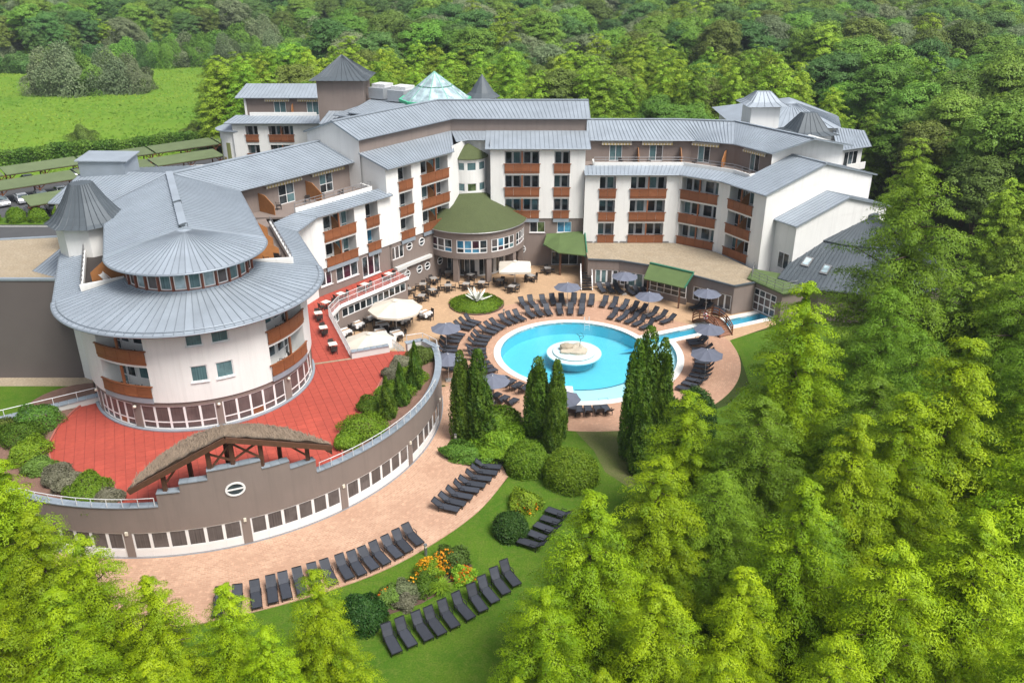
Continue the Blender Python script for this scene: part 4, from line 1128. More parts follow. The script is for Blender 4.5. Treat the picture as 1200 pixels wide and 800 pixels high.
pp = [(10.0, 103.25), (15.5, 103.25), (20.9, 103.25), (23.7, 101.3), (26.15, 99.5), (27.4, 97.3)]
pw = MB()
for a, b in zip(pp[:-1], pp[1:]): pw.beam((*a, 12.6), (*b, 12.6), 0.2, 0.55)
pw.beam((27.4, 97.3, 12.6), (29.6, 98.6, 12.6), 0.2, 0.55); pw.beam((10.0, 103.2, 12.6), (10.0, 105.0, 12.6), 0.2, 0.55)
pw.build('parapet', 'white_plaster', w4)
rail(None, [(*p, 12.88) for p in pp], 0.6, 1.5, 'rail_grey', 2, 'terrace_railing', 'long grey tube railing on the curved white parapet of the right wing terrace', 'railing')
aP = [(8.8, 107.0), (22.4, 106.9), (27.3, 104.6), (30.4, 99.5)]
SQ = [Flat(a, b) for a, b in zip(aP[:-1], aP[1:])]
drs = [[(3.4, 5.0), (8.4, 10.1)], [(0.9, 2.4)], [(2.6, 4.1)]]
mb = MB()
for S_, dd in zip(SQ, drs): wall(mb, S_, 12.1, 14.95, [(a, b, 12.16, 14.2, 0.1) for a, b in dd])
mb.build('attic_wall', 'brown_plaster', w4)
for S_, dd in zip(SQ, drs):
    for a, b in dd:
        window(w4, S_, a, b, 12.16, 14.2, 0.04, (0.5,), (), ['glass', 'glass_dim', 'glass_teal'], name='door'); awning(w4, S_, max(0.1, a - 1.0), min(S_.L - 0.1, b + 1.1), 14.5)
screen(w4, SQ[0], 6.9, 12.15, 1.8, 1.6); screen(w4, SQ[0], 12.2, 12.15, 1.8, 1.6); screen(w4, SQ[1], 4.4, 12.15)
seam_roof(w4, [(8.8, 106.5, 14.9), (22.6, 106.3, 14.9), (27.0, 104.2, 14.9), (30.1, 99.0, 14.9)], [(8.8, 110.6, 16.65), (21.0, 110.6, 16.65), (28.2, 109.4, 16.65), (34.9, 98.9, 16.65)], 0.5, name='attic_roof', ridge=True)
seam_roof(w4, [(41.2, 103.6, 14.85), (33.5, 114.6, 14.85), (22.0, 117.2, 14.85), (8.8, 117.2, 14.85)], [(34.9, 98.9, 16.65), (28.2, 109.4, 16.65), (21.0, 110.6, 16.65), (8.8, 110.6, 16.65)], 0.5, name='attic_roof')
mb = MB(); g0 = (30.35, 99.35); g1 = (40.4, 104.3); gm = (34.7, 99.4)
gm = lerp(g0, g1, 0.48)
mb.add([(*g0, 11.8), (*g1, 11.8), (*g1, 14.8), (*gm, 16.55), (*g0, 14.85)], [(0, 1, 2, 3, 4)]); mb.build('attic_gable', 'white_plaster', w4)
# lower stepped block at the end
w5 = empty('hotel_end_block', dpt(pD, 1.3, 10, 0), label='low white gabled end block stepping down from the curved wing', cat='building')
mb = MB(); z0 = 8.9
wall(mb, Flat(dpt(pD, 0, 2.0), dpt(pD, 3.0, 2.0)), 0, z0); wall(mb, Flat(dpt(pD, 3.0, 2.0), dpt(pD, 3.0, 17.0)), 0, z0)
mb.add([dpt(pD, 3.0, 2.0, z0 - .02), dpt(pD, 3.0, 17.0, z0 - .02), dpt(pD, 3.0, 9.7, 10.95)], [(0, 1, 2)]); wall(mb, Flat(dpt(pD, 3.0, 17.0), dpt(pD, 0, 17.0)), 0, z0)
mb.build('wall', 'white_plaster', w5)
seam_roof(w5, [dpt(pD, 0.03, 1.6, z0), dpt(pD, 3.3, 1.6, z0)], [dpt(pD, 0.03, 9.7, 11.05), dpt(pD, 3.3, 9.7, 11.05)], 0.5, name='roof')
seam_roof(w5, [dpt(pD, 3.3, 17.6, z0), dpt(pD, 0.03, 17.6, z0)], [dpt(pD, 3.3, 9.7, 11.05), dpt(pD, 0.03, 9.7, 11.05)], 0.5, name='roof')
S5 = Flat(dpt(pD, 0, 2.0), dpt(pD, 3.0, 2.0)); window(w5, S5, 1.0, 2.6, 3.5, 5.4, -0.06, (0.5,), (), 'glass', name='door')
# turret, dark hip roof and big hip roof behind the right wing
rt = empty('white_turret', (32.7, 114, 0), label='square white rooftop turret with flared grey roof on the curved wing', cat='tower')
mb = MB(); mb.prism([(30.8, 112), (34.6, 112.3), (34.4, 116), (30.6, 115.8)], 12.0, 18.2); mb.build('wall', 'white_plaster', rt)
def hip(root, cx, cy, levels, mat, rz=0.0, name='roof', nseam=5):
    mb = MB(); vs = []; c_, s_ = math.cos(rz), math.sin(rz)
    for hx, hy, z in levels:
        vs += [(cx + a * hx * c_ - b * hy * s_, cy + a * hx * s_ + b * hy * c_, z) for a, b in ((-1, -1), (1, -1), (1, 1), (-1, 1))]
    fs = []; n = len(levels)
    for i in range(n - 1):
        for k in range(4): fs.append((4 * i + k, 4 * i + (k + 1) % 4, 4 * i + 4 + (k + 1) % 4, 4 * i + 4 + k))
    fs += [(0, 3, 2, 1), tuple(range(4 * n - 4, 4 * n))]
    mb.add(vs, fs); r_ = mb.build(name, mat, root); sm = MB()
    for k in range(4):
        for j in range(nseam):
            t = j / nseam; pts = [lerp(vs[4 * i + k], vs[4 * i + (k + 1) % 4], t) for i in range(n)]
            sm.tube([(x, y, z + 0.03) for x, y, z in pts], 0.03, 4)
    sm.build('standing_seam', mat + '_seam', r_, kind='stuff'); return r_
hip(rt, 32.65, 114.0, [(2.7, 2.7, 18.05), (1.9, 1.9, 18.5), (0.9, 0.5, 19.6)], 'zinc', 0.06)
dhp = empty('dark_hip_lantern', (36.8, 107, 0), label='dark grey hipped roof lantern on the curved wing roof', cat='tower')
mb = MB(); mb.prism([(34.9, 104.2), (39.2, 105.6), (38, 109.6), (33.8, 108.4)], 12, 15.9); mb.build('wall', 'white_plaster', dhp)
hip(dhp, 36.5, 106.9, [(3.0, 2.6, 15.75), (2.1, 1.8, 16.1), (0.8, 0.5, 18.15)], 'zinc_dark', 0.2)
bh = empty('rear_right_wing', (40, 122, 0), label='rear hotel wing with wide grey hip roof behind the white turret', cat='building')
mb = MB(); mb.prism([(31, 116.8), (43.6, 116.2), (45.0, 122), (44.6, 130), (31, 130)], 0, 14.5); mb.build('wall', 'white_plaster', bh)
mb = MB(); vs = [(30, 116, 14.6), (44.0, 115.4, 14.6), (46.0, 122.3, 14.9), (45.5, 131, 14.7), (30, 131, 14.7), (38.8, 121.5, 17.1), (39.5, 125, 17.1)]
mb.add(vs, [(0, 1, 5), (1, 2, 5), (2, 3, 6, 5), (3, 4, 6), (4, 0, 5, 6)]); bho = mb.build('roof', 'zinc', bh)
sm = MB()
for (a, b, c) in ((0, 1, 5), (1, 2, 5), (2, 3, 6)):
    for k in range(1, 14):
        t = k / 14; p = Vector(lerp(vs[a], vs[b], t)); q = Vector(vs[c]); sm.beam(p + Vector((0, 0, .03)), p.lerp(q, 0.9) + Vector((0, 0, .03)), 0.05, 0.06)
sm.build('standing_seam', 'zinc_seam', bho, kind='stuff')
mb = MB(); mb.prism([(42.6, 110.6), (46.2, 112.6), (47.8, 118), (43.5, 117)], 0, 12.9); mb.build('side_wall', 'white_plaster', bh)
seam_roof(bh, [(41.8, 109.6, 12.9), (47.2, 112.4, 12.9)], [(43.5, 117.5, 14.4), (48.6, 119.0, 13.6)], 0.5, name='side_roof')
Sb = Flat((42.6, 110.6), (46.2, 112.6))
p = MB(); p.mbox(Sb, 0.4, 3.9, 10.3, 11.0, -1.0, -0.9); p.mbox(Sb, 0.4, 3.9, 10.1, 10.29, -1.0, -0.003); p.build('balcony', 'white_plaster', bh)
window(bh, Sb, 0.7, 3.3, 10.4, 12.4, -0.05, (0.33, 0.66), (), 'glass')

# ---------------------------------------------------------------- dark slate pavilion on the right
dp = empty('slate_pavilion', (37, 90, 0), label='dark grey polygonal pavilion roof with two skylights below the white end block', cat='building')
lo = [(29.3, 88.2, 3.6), (32.7, 84.7, 3.6), (38.5, 83.0, 3.6), (45, 84.5, 3.6), (49, 90, 3.6)]
hi = [(34.3, 94.2, 6.3), (37.4, 91.4, 6.3), (40.8, 90.2, 6.3), (44.0, 91.0, 6.3), (46, 94, 6.3)]
seam_roof(dp, lo, hi, 0.5, mat='zinc_dark', name='roof')
ap = (42.0, 97.5, 8.0)
seam_roof(dp, [(x - 0.2 * (42 - x) / 8, y - .25, z + .12) for x, y, z in hi], [(ap[0] + (x - 42) * .06, ap[1] + (y - 97.5) * .06, 8.0) for x, y, z in hi], 0.5, mat='zinc_dark', name='upper_roof', gutter=False)
mb = MB(); mb.prism([(29.8, 88.3), (32.9, 85.1), (38.5, 83.5), (44.7, 85), (48.5, 90), (46, 98), (38, 100)], 0, 3.5); mb.build('wall', 'brown_plaster', dp)
cp_ = MB(); cp_.lathe([(1.2, 7.7), (1.2, 8.25), (0, 8.6)], (ap[0], ap[1], 0), 8); cp_.build('roof_cap', 'zinc_dark', dp)
def on_face(A, B, C, D, u, v, off=0.0):
    p = Vector(lerp(lerp(A, B, u), lerp(D, C, u), v)); n = (Vector(B) - Vector(A)).cross(Vector(D) - Vector(A)).normalized()
    if n.z < 0: n = -n
    return p + n * off
for u0, u1, v0, v1 in ((0.28, 0.48, 0.36, 0.56), (0.80, 0.99, 0.30, 0.50)):
    q = [on_face(lo[0], lo[1], hi[1], hi[0], *t, 0.02) for t in ((u0, v0), (u1, v0), (u1, v1), (u0, v1))]
    q2 = [on_face(lo[0], lo[1], hi[1], hi[0], *t, 0.16) for t in ((u0, v0), (u1, v0), (u1, v1), (u0, v1))]
    p = MB(); p.hexa(q + q2); sk = p.build('skylight', 'rail_grey', dp)
    e = 0.14; q3 = [on_face(lo[0], lo[1], hi[1], hi[0], u0 + (u1 - u0) * a, v0 + (v1 - v0) * b, 0.175) for a, b in ((e, e), (1 - e, e), (1 - e, 1 - e), (e, 1 - e))]
    p = MB(); p.add(q3, [(0, 1, 2, 3)]); p.build('pane', 'glass_sky', sk)
# entrance block where the channel runs in
eb = empty('channel_house', (28, 87, 0), label='low brown block with green flat roof where the pool channel runs indoors', cat='building')
blk = [(26.4, 88.3), (28.75, 84.3), (31.6, 85.6), (29.9, 89.5), (27.5, 91)]
SEb = Flat((26.4, 88.3), (28.75, 84.3))
mb = MB(); wall(mb, SEb, 0, 3.35, [(0.6, 3.9, 0.1, 2.7, 0.12)])
for a, b in zip(blk[1:], blk[2:] + blk[:1]): wall(mb, Flat(a, b), 0, 3.35)
mb.build('wall', 'brown_plaster', eb)
window(eb, SEb, 0.6, 3.9, 0.1, 2.7, 0.05, (0.25, 0.5, 0.75), (0.35, 0.7), ['glass_curtain', 'glass'], fw=0.12, name='glazed_door')
rf = MB(); rf.prism([(26.0, 88.4), (28.6, 83.8), (32.0, 85.4), (30.2, 89.8), (27.4, 91.4)], 3.36, 3.5); rf.build('roof', 'green_shingle_bright', eb)
rail(None, [(27.4, 91.0, 3.5), (26.4, 88.3, 3.5), (28.7, 84.3, 3.5), (30.4, 85.0, 3.5)], 1.0, 1.1, 'rail_grey', 3, 'roof_railing', 'thin dark railing round the green flat roof by the channel', 'railing')

# ---------------------------------------------------------------- annex with gravel roof
an = empty('gravel_roof_annex', (16, 96, 0), label='long low brown annex with pale gravel flat roof behind the loungers', cat='building')
fr = [(8.95, 95.0), (12.6, 94.5), (16.2, 92.7), (20.0, 89.8), (24.1, 86.3)]
wins = [[(0.9, 3.6, 4)], [(0.15, 3.9, 4)], [], [(0.5, 2.9, 3), (3.6, 5.2, 2)]]
mb = MB(); AF = [Flat(a, b) for a, b in zip(fr[:-1], fr[1:])]
for S_, wl_ in zip(AF, wins): wall(mb, S_, 0, 3.3, [(a, b, 0.55 if b < 3.5 else 0.4, 2.15, 0.14) for a, b, k in wl_])
wall(mb, Flat(fr[-1], (26.7, 87.5)), 0, 3.3); wall(mb, Flat((26.7, 87.5), (27.6, 91.0)), 0, 3.3); wall(mb, Flat((8.95, 101.2), fr[0]), 0, 3.3)
mb.build('wall', 'brown_plaster', an)
for S_, wl_ in zip(AF, wins):
    for a, b, k in wl_: window(an, S_, a, b, 0.55 if b < 3.5 else 0.4, 2.15, 0.06, [i / k for i in range(1, k)], (), ['glass_teal', 'glass', 'glass_dim'], fw=0.1, mull=0.2)
rp = fr + [(26.7, 87.5), (27.7, 91.2), (24.5, 97.8), (20.1, 101.15), (8.95, 101.15)]
mb = MB(); mb.prism(rp, 3.2, 3.31); mb.build('gravel_roof', 'gravel', an)
ed = MB()
for a, b in zip(fr[:-1] + [fr[-1]], fr[1:] + [(26.7, 87.5)]): ed.beam((*a, 3.36), (*b, 3.36), 0.26, 0.14)
ed.build('roof_edge', 'zinc_dark', an)
ck = MB()
for x in np.arange(9.6, 19.6, 1.05): ck.box((x, 101.22, 3.42), (0.8, 0.08, 0.16))
ck.build('clerestory', 'rail_grey', an)
# green awning roof on the annex
gp = empty('green_canopy', (17.6, 90.6, 0), label='sloping green shingled canopy with teal trim on the annex wall', cat='canopy')
tl, tr2, bl_, br_ = (15.9, 92.9, 3.62), (20.3, 89.6, 3.62), (14.9, 90.6, 2.62), (19.0, 87.6, 2.62)
mb = MB(); mb.slab([bl_, br_], [tl, tr2], 0.1); mb.build('roof', 'green_shingle_bright', gp)
p = MB(); p.beam(Vector(tl) + Vector((0, 0, .06)), Vector(tr2) + Vector((0, 0, .06)), 0.3, 0.14); p.beam(Vector(tr2), Vector(br_), 0.1, 0.2); p.build('trim', 'green_trim', gp)
for q in (lerp(bl_, br_, 0.12), lerp(bl_, br_, 0.9)):
    p = MB(); p.beam((q[0], q[1] + .2, 0), (q[0], q[1] + .2, 2.55), 0.16); p.build('post', 'wood_dark', gp)
Sg = Flat(lerp(tl, bl_, 0.35)[:2], lerp(tr2, br_, 0.35)[:2])
p = MB(); p.mbox(Sg, 0.3, Sg.L - 0.3, 0, 0.75, 0.0, 0.15); p.build('counter', 'brown_plaster', gp)
window(gp, Sg, 0.4, Sg.L - 0.4, 0.76, 2.3, 0.02, (0.2, 0.4, 0.6, 0.8), (0.4,), 'glass', fw=0.07, name='glazing')
# step ladder frame beside the annex door
sl = empty('white_stair', (9.0, 96.2, 0), label='small dark stair with white side rails against the annex wall', cat='stair')
for x in (8.15, 9.45):
    p = MB(); p.beam((x, 93.4, 0.1), (x, 95.6, 1.7), 0.09, 0.2); p.beam((x, 93.5, 0), (x, 93.5, 1.0), 0.07); p.beam((x, 93.5, 1.0), (x, 95.6, 2.6), 0.07); p.beam((x, 95.5, 0), (x, 95.5, 2.6), 0.07); p.build('side_rail', 'frame_white', sl)
for k in range(7):
    p = MB(); p.box((8.8, 93.6 + k * 0.3, 0.18 + k * 0.22), (1.24, 0.32, 0.05)); p.build('tread', 'sling_frame', sl)

# ---------------------------------------------------------------- rear buildings
eb2 = empty('rear_left_wing', (-37, 134, 0), label='rear white hotel wing with awnings and timber balconies beside the meadow', cat='building')
SE2 = Flat((-43.3, 133.6), (-28, 133.6)); ops = []
for fl in (6.2, 9.1):
    loggia(eb2, SE2, 2.0, 3.9, fl, ops, h=2.3); loggia(eb2, SE2, 5.6, 9.4, fl, ops, True, h=2.3)
mb = MB(); wall(mb, SE2, 0, 12.0, ops); wall(mb, Flat((-43.3, 148), (-43.3, 133.6)), 0, 12.0); mb.build('wall', 'white_plaster', eb2)
mb = MB(); mb.prism([(-43.1, 135.2), (-28, 135.2), (-28, 148), (-43.1, 148)], 0, 11.9); mb.build('core', 'dark_plaster', eb2)
seam_roof(eb2, [(-44.3, 133.0, 11.95), (-27, 133.0, 11.95)], [(-43.2, 136.2, 12.6), (-27, 136.2, 12.6)], 0.6, name='eave_roof')
pw = MB(); pw.beam((-41.0, 136.0, 12.75), (-30.6, 136.0, 12.75), 0.25, 0.6); pw.build('parapet', 'white_plaster', eb2)
SE3 = Flat((-42.2, 138.5), (-27.5, 138.5)); ops = [(a, a + 1.9, 12.2, 14.3, 0.1) for a in (4.4, 9.6)]
mb = MB(); wall(mb, SE3, 12.1, 15.0, ops); wall(mb, Flat((-42.2, 146), (-42.2, 138.5)), 12.1, 15.0); mb.build('attic_wall', 'brown_plaster', eb2)
p = MB(); p.beam((-42.25, 138.42, 12.2), (-42.25, 138.42, 14.9), 0.3); p.build('corner_trim', 'white_plaster', eb2)
for a in (4.4, 9.6): window(eb2, SE3, a, a + 1.9, 12.2, 14.3, 0.04, (0.5,), (), 'glass_teal', name='door'); awning(eb2, SE3, a - 1.3, a + 2.6, 14.6)
screen(eb2, SE3, 7.4, 12.2, 1.8, 1.2)
seam_roof(eb2, [(-43.6, 137.8, 15.0), (-27.4, 137.8, 15.0)], [(-42.6, 141.6, 16.6), (-27.4, 141.6, 16.6)], 0.6, name='attic_roof')
seam_roof(eb2, [(-27.4, 146.5, 15.0), (-43.6, 146.5, 15.0)], [(-27.4, 141.6, 16.6), (-42.6, 141.6, 16.6)], 0.6, name='attic_roof')
# round painted bay at its corner
SBv = Arc((-43.6, 136.6), 2.6, R(150), R(285))
mb = MB(); wall(mb, SBv, 0, 10.6); mb.build('bay_wall', 'white_plaster', eb2)
for k in range(6):
    u = SBv.L * (k + 0.5) / 6; p = MB(); p.mbox(SBv, u - 0.35, u + 0.35, 1.5 + (k * 1.7) % 4, 4.5 + (k * 2.3) % 5, -0.03, -0.002); p.build('painted_panel', 'bay_ochre' if k % 2 else 'bay_green', eb2)
mb = MB(); mb.lathe([(3.2, 10.5), (3.2, 10.65), (0.05, 11.8)], (-43.6, 136.6, 0), 20, R(120), R(310)); mb.build('bay_roof', 'zinc', eb2)
t2 = empty('brown_square_tower', (-24.3, 127.2, 0), label='square brown tower with flared grey pyramid roof at the back of the hotel', cat='tower')
mb = MB(); mb.prism([(-27.5, 124), (-21.0, 124), (-21.0, 130.5), (-27.5, 130.5)], 0, 19.8); mb.build('wall', 'brown_plaster', t2)
hip(t2, -24.25, 127.25, [(4.1, 4.1, 19.6), (3.2, 3.2, 20.05), (0.06, 0.06, 22.6)], 'zinc_dark', 0, nseam=9)
hip_c = M['zinc_dark']
rb = empty('rear_service_wing', (-15, 120, 0), label='rear service wing of grey metal roofs and roof machinery behind the tall wing', cat='building')
mb = MB(); mb.prism([(-25.5, 118.5), (-20, 113.2), (-11, 114.8), (-2.8, 114.8), (-2, 134), (-21, 134), (-21, 123.8), (-25.5, 123.8)], 0, 14.7); mb.build('wall', 'brown_plaster', rb)
seam_roof(rb, [(-26.2, 117.6, 14.8), (-20, 112.4, 14.8)], [(-26.0, 123.9, 15.4), (-19, 123.9, 15.4)], 0.6, name='roof')
mb = MB(); mb.prism([(-20.6, 116.8), (-14.2, 114.6), (-12.2, 121), (-17, 127)], 14.6, 16.1); mb.build('attic_wall', 'brown_plaster', rb)
seam_roof(rb, [(-22.3, 118.4, 16.15), (-15.0, 113.8, 16.15)], [(-19.5, 129.0, 16.9), (-10.0, 121.5, 16.9)], 0.6, name='roof')
seam_roof(rb, [(-24.5, 119.2, 15.7), (-21.8, 117.6, 15.7)], [(-20.8, 124.6, 16.3), (-18.5, 123.0, 16.3)], 0.6, name='roof')
for x, y, z, sx, sy in ((-18.6, 126.6, 17.6, 2.6, 3.4), (-15.4, 124.4, 17.6, 2.8, 3.8), (-19.3, 131, 16.6, 2.0, 2.0)):
    b = MB(); b.box((x, y, z), (sx, sy, 1.5), -0.5); ho = b.build('air_handler', 'hvac', rb)
    for i in range(3):
        b = MB(); q = -0.5; dx = (i - 1) * sx * 0.3
        b.box((x + dx * math.cos(q), y + dx * math.sin(q), z + 0.98), (sx * 0.27, sy * 0.6, 0.45), q); b.build('fan_hood', 'rail_white', ho)
# glass pyramid
gp2 = empty('glass_pyramid', (-10.3, 117.5, 17), label='faceted glass pyramid skylight with bright green frame above the hotel roofs', cat='skylight')
gc = (-10.3, 117.6); k8 = 10
mb = MB(); mb.lathe([(4.1, 14.8), (4.1, 17.95)], (*gc, 0), k8); mb.build('drum', 'zinc', gp2)
base = [(gc[0] + 4.75 * math.cos(2 * math.pi * i / k8 + .2), gc[1] + 4.75 * math.sin(2 * math.pi * i / k8 + .2), 18.05) for i in range(k8)]
apx = (gc[0], gc[1], 21.6)
for i in range(k8):
    a, b = base[i], base[(i + 1) % k8]
    for t0, t1 in ((0.02, 0.48), (0.52, 0.97)):
        for h0, h1 in ((0.0, 0.5), (0.5, 1.0)):
            A, B = lerp(a, b, h0 + .01), lerp(a, b, h1 - .01); C_, D_ = lerp(B, apx, t1), lerp(A, apx, t1); A, B = lerp(A, apx, t0), lerp(B, apx, t0)
            p = MB(); p.hexa([A, B, C_, D_] + [(x, y, z + .04) for x, y, z in (A, B, C_, D_)]); p.build('pane', 'glass_sky', gp2)
fm = MB()
for i in range(k8):
    a, b = base[i], base[(i + 1) % k8]; fm.beam(a, apx, 0.11); fm.beam(lerp(a, b, .5), apx, 0.05); fm.beam(lerp(a, apx, .5), lerp(b, apx, .5), 0.06)
fm.build('glazing_bar', 'green_bar', gp2)
fm = MB()
for i in range(k8): fm.beam(base[i], base[(i + 1) % k8], 0.3, 0.36)
fm.build('base_ring', 'green_frame', gp2)
ct = empty('cone_roof_tower', (-4.2, 123.5, 0), label='small round white turret with dark pointed cone roof behind the glass pyramid', cat='tower')
mb = MB(); mb.lathe([(2.0, 0), (2.0, 17.7)], (-4.2, 123.5, 0), 20); mb.build('wall', 'white_plaster', ct)
mb = MB(); mb.lathe([(2.55, 17.5), (1.7, 18.1), (0.02, 20.5)], (-4.2, 123.5, 0), 12); mb.build('roof', 'zinc_dark', ct)
# brown block with gravel roof at the left edge
lb2 = empty('left_brown_block', (-52, 80, 0), label='windowless brown block with pale gravel flat roof at the left of the rotunda', cat='building')
mb = MB(); mb.prism([(-75, 71.3), (-40.2, 71.3), (-40.2, 79), (-44, 84), (-75, 78.5)], 0, 9.75); mb.build('wall', 'dark_plaster', lb2)
mb = MB(); mb.prism([(-74.8, 71.5), (-40.4, 71.5), (-40.4, 79), (-44.2, 83.8), (-74.8, 78.3)], 9.76, 9.82); mb.build('gravel_roof', 'gravel', lb2)
ed = MB()
for a, b in (((-75, 71.4), (-40.2, 71.4)), ((-75, 78.5), (-44, 83.9))): ed.beam((*a, 9.84), (*b, 9.84), 0.35, 0.2)
ed.build('roof_edge', 'coping', lb2)
# ================================================================ CURVED TERRACE BUILDING
te = empty('terrace_building', (*TC, 0), label='curved brown terrace building with white framed windows below the red roof terrace', cat='building')
SC_ = Arc(TC, TR, R(-150), R(15), 0.6)
bays = [(-131.5, -112), (-110.3, -90.2), (-88.6, -67.9), (-66.2, -46.8), (-45.2, -25.6), (-24, -4.5)]
ops = [(SC_.ang(a), SC_.ang(b), 0.06, 2.05, 0.16) for a, b in bays]
mb = MB(); wall(mb, SC_, 0, 4.02, ops)
mb.mbox(SC_, 0, SC_.L, 3.0, 4.02, 0.012, 0.42)
steps = [(-82.4, -78, 5.0), (-78, -72.7, 5.62), (-72.7, -62.6, 6.25), (-62.6, -57.1, 5.62), (-57.1, -51.7, 5.0)]
for a, b, z in steps: mb.mbox(SC_, SC_.ang(a), SC_.ang(b), 4.02, z, 0.0, 0.42)
mb.build('wall', 'brown_plaster', te)
for a, b in bays:
    u0, u1 = SC_.ang(a), SC_.ang(b); k = 6
    window(te, SC_, u0, u1, 0.62, 2.05, 0.06, [i / k for i in range(1, k)], (), ['glass_dim', 'glass_dim', 'glass_dim'], fw=0.11, mull=0.2)
    for i in range(k):
        p = MB(); p.mbox(SC_, u0 + (u1 - u0) * i / k + 0.004, u0 + (u1 - u0) * (i + 1) / k - 0.004, 0.07, 0.615, 0.05, 0.14); p.build('sill_panel', 'frame_white', te)
    lm = MB(); lm.mbox(SC_, u1 + 0.16, u1 + 0.34, 1.9, 2.15, -0.1, -0.002); lm.build('wall_lamp', 'lamp_globe', te)
round_window(te, SC_, SC_.ang(-68.0), 4.55, 0.52, 1.25)
pl = MB(); pl.mbox(SC_, 0, SC_.L, 0.0, 0.06, -0.06, -0.002); pl.build('plinth', 'coping', te)
# coping stones: along the plain parapet and on each step
def copings(a, b, z):
    u0, u1 = SC_.ang(a), SC_.ang(b); n = max(1, round((u1 - u0) / 0.62))
    for i in range(n):
        p = MB(); p.mbox(SC_, u0 + (u1 - u0) * i / n + 0.008, u0 + (u1 - u0) * (i + 1) / n - 0.008, z + 0.002, z + 0.07, -0.07, 0.5); p.build('coping_stone', 'coping', te)
copings(-150, -82.4, 4.02); copings(-51.7, 15, 4.02)
for a, b, z in steps: copings(a, b, z)
# terrace deck
deck = arc_pts(TC, TR - 0.1, -150, 15, 60) + [(-9.5, 70.2), (-11.3, 70.2), (-14.45, 68.8), (-18.25, 78.2), (-17.75, 81.1), (-11.7, 89.35), ws(65.4, -66.15), ws(54.2, -66.2), rq(8.0, 11), rq(8.0, -1), rq(-8.0, -1), (-33.5, 60.9)]
def inside(x, y, poly):
    r = False; j = len(poly) - 1
    for i in range(len(poly)):
        xi, yi = poly[i]; xj, yj = poly[j]
        if (yi > y) != (yj > y) and x < (xj - xi) * (y - yi) / (yj - yi) + xi: r = not r
        j = i
    return r
mb = MB(); mb.prism(deck, 2.98, 3.27); mb.build('deck', 'red_joint', te)
bedL = [(-34.6, 60.2), (-34.8, 59.0), (-34.9, 56.7), (-34.3, 53.9), (-32.9, 51.6), (-30.5, 50.3), (-27.6, 49.4), (-26.1, 47.1), (-26.0, 45.4)] + arc_pts(TC, TR - 0.45, -92, -150, 20)
bedR = [(-8.6, 70.2), (-11.0, 65.5), (-11.6, 59.2), (-13.0, 57.0), (-13.2, 54.8), (-12.4, 53.1)] + arc_pts(TC, TR - 0.45, -42, 14, 20)
for nm, bd, lb in (('planting_bed', bedL, 'shrub bed with brown mulch at the left end of the red terrace'), ('planting_bed', bedR, 'shrub bed along the curved parapet on the right of the red terrace')):
    b = MB(); cx = sum(p[0] for p in bd) / len(bd); cy = sum(p[1] for p in bd) / len(bd)
    eo = empty(nm, (cx, cy, 3.27), label=lb, cat='flower bed')
    b.prism(bd, 3.20, 3.36); b.build('soil', 'mulch', eo)
    e = MB(); ln = bd[:9] if bd is bedL else bd[:6]
    for a, c in zip(ln[:-1], ln[1:]): e.beam((*a, 3.36), (*c, 3.36), 0.1, 0.2)
    e.build('edging', 'red_soffit', eo)
# red tiles: the three hundred nearest as pieces, the rest joined
T_ = 0.68; tiles = []
def ok(x, y):
    if not inside(x, y, deck) or inside(x, y, bedL) or inside(x, y, bedR): return False
    if (x - RC[0]) ** 2 + (y - RC[1]) ** 2 < 8.62 ** 2: return False
    return True
for i in range(-30, 60):
    for j in range(-40, 60):
        p, q = (i + 0.5) * T_, (j + 0.5) * T_
        cx, cy = rq(p, q)
        c4 = [rq(p + a * (T_ / 2 - .016), q + b * (T_ / 2 - .008)) for a, b in ((-1, -1), (1, -1), (1, 1), (-1, 1))]
        n_in = sum(ok(*c) for c in c4)
        if n_in == 4: tiles.append((math.hypot(cx, cy), c4, True))
        elif n_in or ok(cx, cy):
            sub = []
            for a in range(5):
                for b in range(5):
                    s4 = [lerp(lerp(c4[0], c4[1], (a + da) / 5), lerp(c4[3], c4[2], (a + da) / 5), (b + db) / 5) for da, db in ((0, 0), (1, 0), (1, 1), (0, 1))]
                    if ok(*lerp(s4[0], s4[2], .5)): sub.append(s4)
            for s4 in sub: tiles.append((math.hypot(cx, cy), s4, False))
tiles.sort(key=lambda t: t[0])
rest = MB(); cnt = 0
for d_, c4, full in tiles:
    h = 3.295 + random.uniform(-.002, .003)
    if full and cnt < 290:
        t = MB(); t.hexa([(*c, 3.255) for c in c4] + [(*c, h) for c in c4]); t.build('tile', 'red_tile', te); cnt += 1
    else: rest.hexa([(*c, 3.255) for c in c4] + [(*c, h) for c in c4])
rest.build('tile_field', 'red_tile', te, kind='stuff')
st = MB(); st.beam(rq(8.72, -0.8, 3.31), (-14.4, 68.6, 3.31), 0.22, 0.05); st.build('threshold', 'gravel', te)
